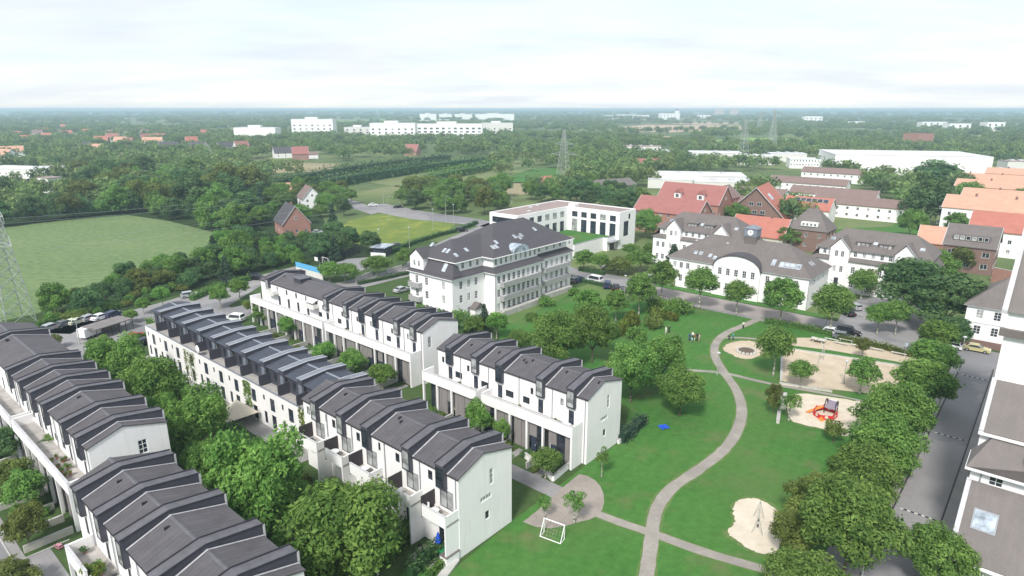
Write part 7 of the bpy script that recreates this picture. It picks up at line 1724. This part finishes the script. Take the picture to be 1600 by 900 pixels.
for k, (x, y, L, D_, rm) in enumerate(VIL):
    p = gp(x, y); rr_ = random.Random(k)
    house({'tile_orange':'orange roofed','tile_red':'red roofed','tile_dkred':'dark red roofed','tile_mauve':'brown roofed','slate':'grey roofed'}[rm]+' village house among the trees in the left distance', p, rr_.uniform(-.6,.9), L, D_, rr_.uniform(4.5,6.5), rr_.uniform(9.5,12), rr_.choice(['white','brick_red','white2','offwhite']), rm, (1.8,4.2), cols=4, group='village houses in the left distance', sides=True, name='village_house')
fh('low pale industrial sheds at the left edge of the wood', 40, 276, -.25, 62, 22, 6, 6, 'white', 'flat_pale', (3,), cols=12, name='shed', cat='shed'); fh('grey flat shed beside the industrial sheds', 92, 272, -.2, 34, 20, 5, 5, 'offwhite', 'flat_roof', (), name='shed', cat='shed'); fh('white lookout house rising out of the dark wood', 82, 300, -.5, 11, 8, 8, 8, 'white', 'flat_roof', (3,6), cols=3)
fh('white house by the far hedge', 484, 248, .2, 16, 8, 4, 6.5, 'white2', 'tile_mauve', ())

# ================================================================ hedgerows and trees in the middle distance
hedge(hp((408,300),(480,282),(560,268),(640,257),(700,250)), 9, 6, 'long dark hedgerow crossing the fields, upper', 'leaf_dark', .8, .9, None, .2)
hedge(hp((480,300),(560,285),(640,272),(740,258),(790,252)), 9, 7, 'long dark hedgerow crossing the fields, lower', 'leaf_dark', .8, .9, None, .2)
hedge(hp((668,286),(700,278),(740,270),(778,262)), 12, 6, 'thick bright hedge of bushes near the pylon', 'leaf', .8, .9, None, .2)
hedge(hp((565,276),(600,267),(660,258)), 5, 4, 'thin hedgerow between the tan fields', 'leaf_dark', .8, .9, None, .2)
MID = [([(385,262),(320,262),(270,255),(200,262),(150,275),(420,285),(470,280),(420,268)], 30, 'wood', 13), ([(770,250),(810,240),(880,235),(880,262),(820,268),(790,285),(775,280)], 26, 'wood', 13), ([(890,290),(920,262),(990,262),(1000,280),(960,300),(900,305)], 22, 'wood', 14), ([(1010,300),(1040,280),(1045,262),(1000,255),(960,262)], 14, 'wood', 14),
       ([(1130,320),(1190,300),(1215,310),(1180,330)], 8, 'big', 11), ([(1380,330),(1400,300),(1470,285),(1500,300),(1475,335),(1430,345)], 16, 'wood', 14), ([(1270,282),(1290,262),(1320,262),(1330,280)], 10, 'wood', 13), ([(1215,340),(1250,335),(1260,360),(1230,372)], 5, 'big', 10), ([(1345,290),(1380,285),(1400,300),(1370,315)], 8, 'wood', 13)]
MIDP = []
for k, (poly, n, kd, w0) in enumerate(MID):
    pts, r = scatter(poly, n, w0*.6, 40+k)
    MIDP += [(p[0], p[1], w0*r.uniform(.85,1.25)) for p in pts]
T('wood', 1445, 352, 70, 80, 'big light crowned tree in front of the orange roofs'); T('wood', 1460, 300, 90, 50, 'broad light tree before the factory'); T('street_light', 1597, 335, 40, 40, 'bright tree cut by the right edge')

for x, y, w, h, k, l in [(1008,372,46,44,'big','dark tree between the office and the red brick block'),(1150,352,40,34,'street','green tree before the broad brick gable'),(1215,345,36,36,'street_light','light tree between the gable and the solar roof'),(1510,318,44,36,'thicket','bushy tree between the orange roof rows, left'),(1560,312,40,28,'thicket','bushy tree between the orange roof rows, right'),(1490,372,34,40,'street','slim tree before the white balcony block'),(1420,372,40,44,'big','light tree on the far lawn'),(1100,338,30,30,'thicket','bush at the foot of the tall red block')]:
    T(k, x, y, w, h, l, 'trees among the red and orange roofs')
# ================================================================ far woods to the horizon, one mass
def far_mesh(seed, mtl):
    r = random.Random(seed); pf = puffs_round(seed, .12, 1.0, .5, 12, .42)
    return leafcloud(seed, pf, 260, .085, mtl, 'far_crown')
far_src = bpy.data.collections.new('far_crowns')
M['leaf_far2'] = foliage('pale woodland leaves', (0.11, 0.165, 0.045), (0.30, 0.38, 0.14))
M['leaf_far3'] = foliage('deep woodland leaves', (0.060, 0.115, 0.046), (0.19, 0.27, 0.10))
for s_, m_ in ((71,'leaf_far'),(72,'leaf_far3'),(73,'leaf_far'),(74,'leaf_far2'),(75,'leaf_far2')):
    far_src.objects.link(bpy.data.objects.new('far_crown', far_mesh(s_, M[m_])))
occ = [Vector((o.location.x, o.location.y, 0)) for o in bpy.data.objects if o.parent is None and o.get('category') in ('house','building','warehouse','factory','shed','tower') and o.location.y > 220]
occr = []
for o in bpy.data.objects:
    if o.parent is None and o.get('category') in ('house','building','warehouse','factory','shed','tower','pylon') and o.location.y > 220:
        w_ = [c for c in o.children if c.name.startswith('wall')]
        occr.append((o.location.x, o.location.y, max(w_[0].dimensions.x, w_[0].dimensions.y)*.5+5 if w_ else 8))
fpoly = [[gp(*p) for p in f_[1]] for f_ in FIELDS] + [[gp(*p) for p in FIELD_L], [gp(*p) for p in [(500,420),(516,372),(590,334),(712,350),(800,352),(800,330),(600,315),(500,300)]]]
npoly = [[gp(*p) for p in q] for q in ([(990,420),(990,312),(1100,275),(1250,262),(1420,255),(1600,262),(1900,290),(1900,560),(1300,420)], [(360,310),(560,290),(800,318),(800,360),(360,420)], [(380,274),(400,252),(540,252),(690,246),(860,244),(870,256),(795,290),(760,310),(600,318),(430,312)])]
pts, rad_, idx = [(p[0],p[1],0) for p in MIDP], [p[2] for p in MIDP], [0]*len(MIDP)
rf = random.Random(123)
vill = gp(170, 226)
def try_pt(x, y, r_):
    if any(inside((x,y), q) for q in fpoly): return
    if any(inside((x,y), q) for q in npoly): return
    for a, b, c in occr:
        if (x-a)**2+(y-b)**2 < (c+r_*.4)**2: return
        # keep the side facing the estate open so that the buildings show
        if abs(x-a) < c and 0 < b-y < c+r_+ (b*.012): return
    pts.append((x, y, 0)); rad_.append(r_); idx.append(rf.randrange(5))
for r0, r1, area, sz in ((330,600,150,11),(600,1100,260,12),(1100,2200,700,14),(2200,4500,3200,22),(4500,12000,22000,46)):
    n = int((r1*r1-r0*r0)*.5*1.75/area)
    for _ in range(n):
        rr_ = math.sqrt(rf.uniform(r0*r0, r1*r1)); th = rf.uniform(-.875,.875); x, y = rr_*math.sin(th), rr_*math.cos(th)
        cl = math.sin(x*.011+3*math.sin(y*.0041))+math.sin(y*.009+2*math.sin(x*.0053))
        if cl < -1.1 and r0 > 900: continue
        try_pt(x, y, sz*rf.uniform(.7,1.3))
me = bpy.data.meshes.new('far_woods'); me.from_pydata(pts, [], [])
at = me.attributes.new('size','FLOAT','POINT'); at.data.foreach_set('value', rad_)
fw = put('far_woods', me); fw['kind'] = 'stuff'; tag(fw, 'hazy green woods stretching away to the flat horizon', 'woods')
ng = bpy.data.node_groups.new('scatter_crowns', 'GeometryNodeTree')
ng.interface.new_socket('Geometry', in_out='INPUT', socket_type='NodeSocketGeometry'); ng.interface.new_socket('Geometry', in_out='OUTPUT', socket_type='NodeSocketGeometry')
gi, go = ng.nodes.new('NodeGroupInput'), ng.nodes.new('NodeGroupOutput')
iop = ng.nodes.new('GeometryNodeInstanceOnPoints'); ci = ng.nodes.new('GeometryNodeCollectionInfo'); ci.inputs['Collection'].default_value = far_src; ci.inputs['Separate Children'].default_value = True; ci.inputs['Reset Children'].default_value = True
rv = ng.nodes.new('FunctionNodeRandomValue'); rv.data_type = 'FLOAT_VECTOR'; rv.inputs[0].default_value = (0,0,0); rv.inputs[1].default_value = (0,0,6.28)
na = ng.nodes.new('GeometryNodeInputNamedAttribute'); na.data_type = 'FLOAT'; na.inputs['Name'].default_value = 'size'
cx = ng.nodes.new('ShaderNodeCombineXYZ'); hm = ng.nodes.new('ShaderNodeMath'); hm.operation = 'MULTIPLY_ADD'; hm.inputs[1].default_value = .35; hm.inputs[2].default_value = 7.0
L_ = ng.links.new
L_(na.outputs[0], cx.inputs[0]); L_(na.outputs[0], cx.inputs[1]); L_(na.outputs[0], hm.inputs[0]); L_(hm.outputs[0], cx.inputs[2])
L_(gi.outputs[0], iop.inputs['Points']); L_(ci.outputs[0], iop.inputs['Instance']); iop.inputs['Pick Instance'].default_value = True
L_(rv.outputs[0], iop.inputs['Rotation']); L_(cx.outputs[0], iop.inputs['Scale']); L_(iop.outputs[0], go.inputs[0])
md = fw.modifiers.new('scatter', 'NODES'); md.node_group = ng

# ================================================================ air
hz = MB().box(-27000, 27000, -3000, 27000, -1.0, 48.5).build('haze', None)
hz['kind'] = 'stuff'; tag(hz, 'thin blue summer haze over the plain', 'haze')
hm_ = bpy.data.materials.new('haze'); hm_.use_nodes = True; hm_.node_tree.nodes.clear()
vo = hm_.node_tree.nodes.new('ShaderNodeOutputMaterial'); pv = hm_.node_tree.nodes.new('ShaderNodeVolumePrincipled')
pv.inputs['Color'].default_value = (0.64, 0.82, 1.0, 1); pv.inputs['Density'].default_value = 0.00026; pv.inputs['Anisotropy'].default_value = 0.2
hm_.node_tree.links.new(pv.outputs[0], vo.inputs['Volume']); hz.data.materials.append(hm_)

# ================================================================ labels: tell look-alikes apart by their order from the left
ORDS = ORD + ['thirteenth','fourteenth','fifteenth','sixteenth','seventeenth','eighteenth','nineteenth','twentieth']
by = {}
for o in list(bpy.data.objects):
    if o.parent is None and o.get('label') and not o.get('kind'): by.setdefault(o['label'], []).append(o)
for l, os_ in by.items():
    if 1 < len(os_) <= 20 and len(l.split()) <= 13:
        os_.sort(key=lambda o: o.location.x/max(1, o.location.y*_c+(CAM_H-o.location.z)*_s))
        for k, o in enumerate(os_): o['label'] = l + ', %s from left' % ORDS[k]
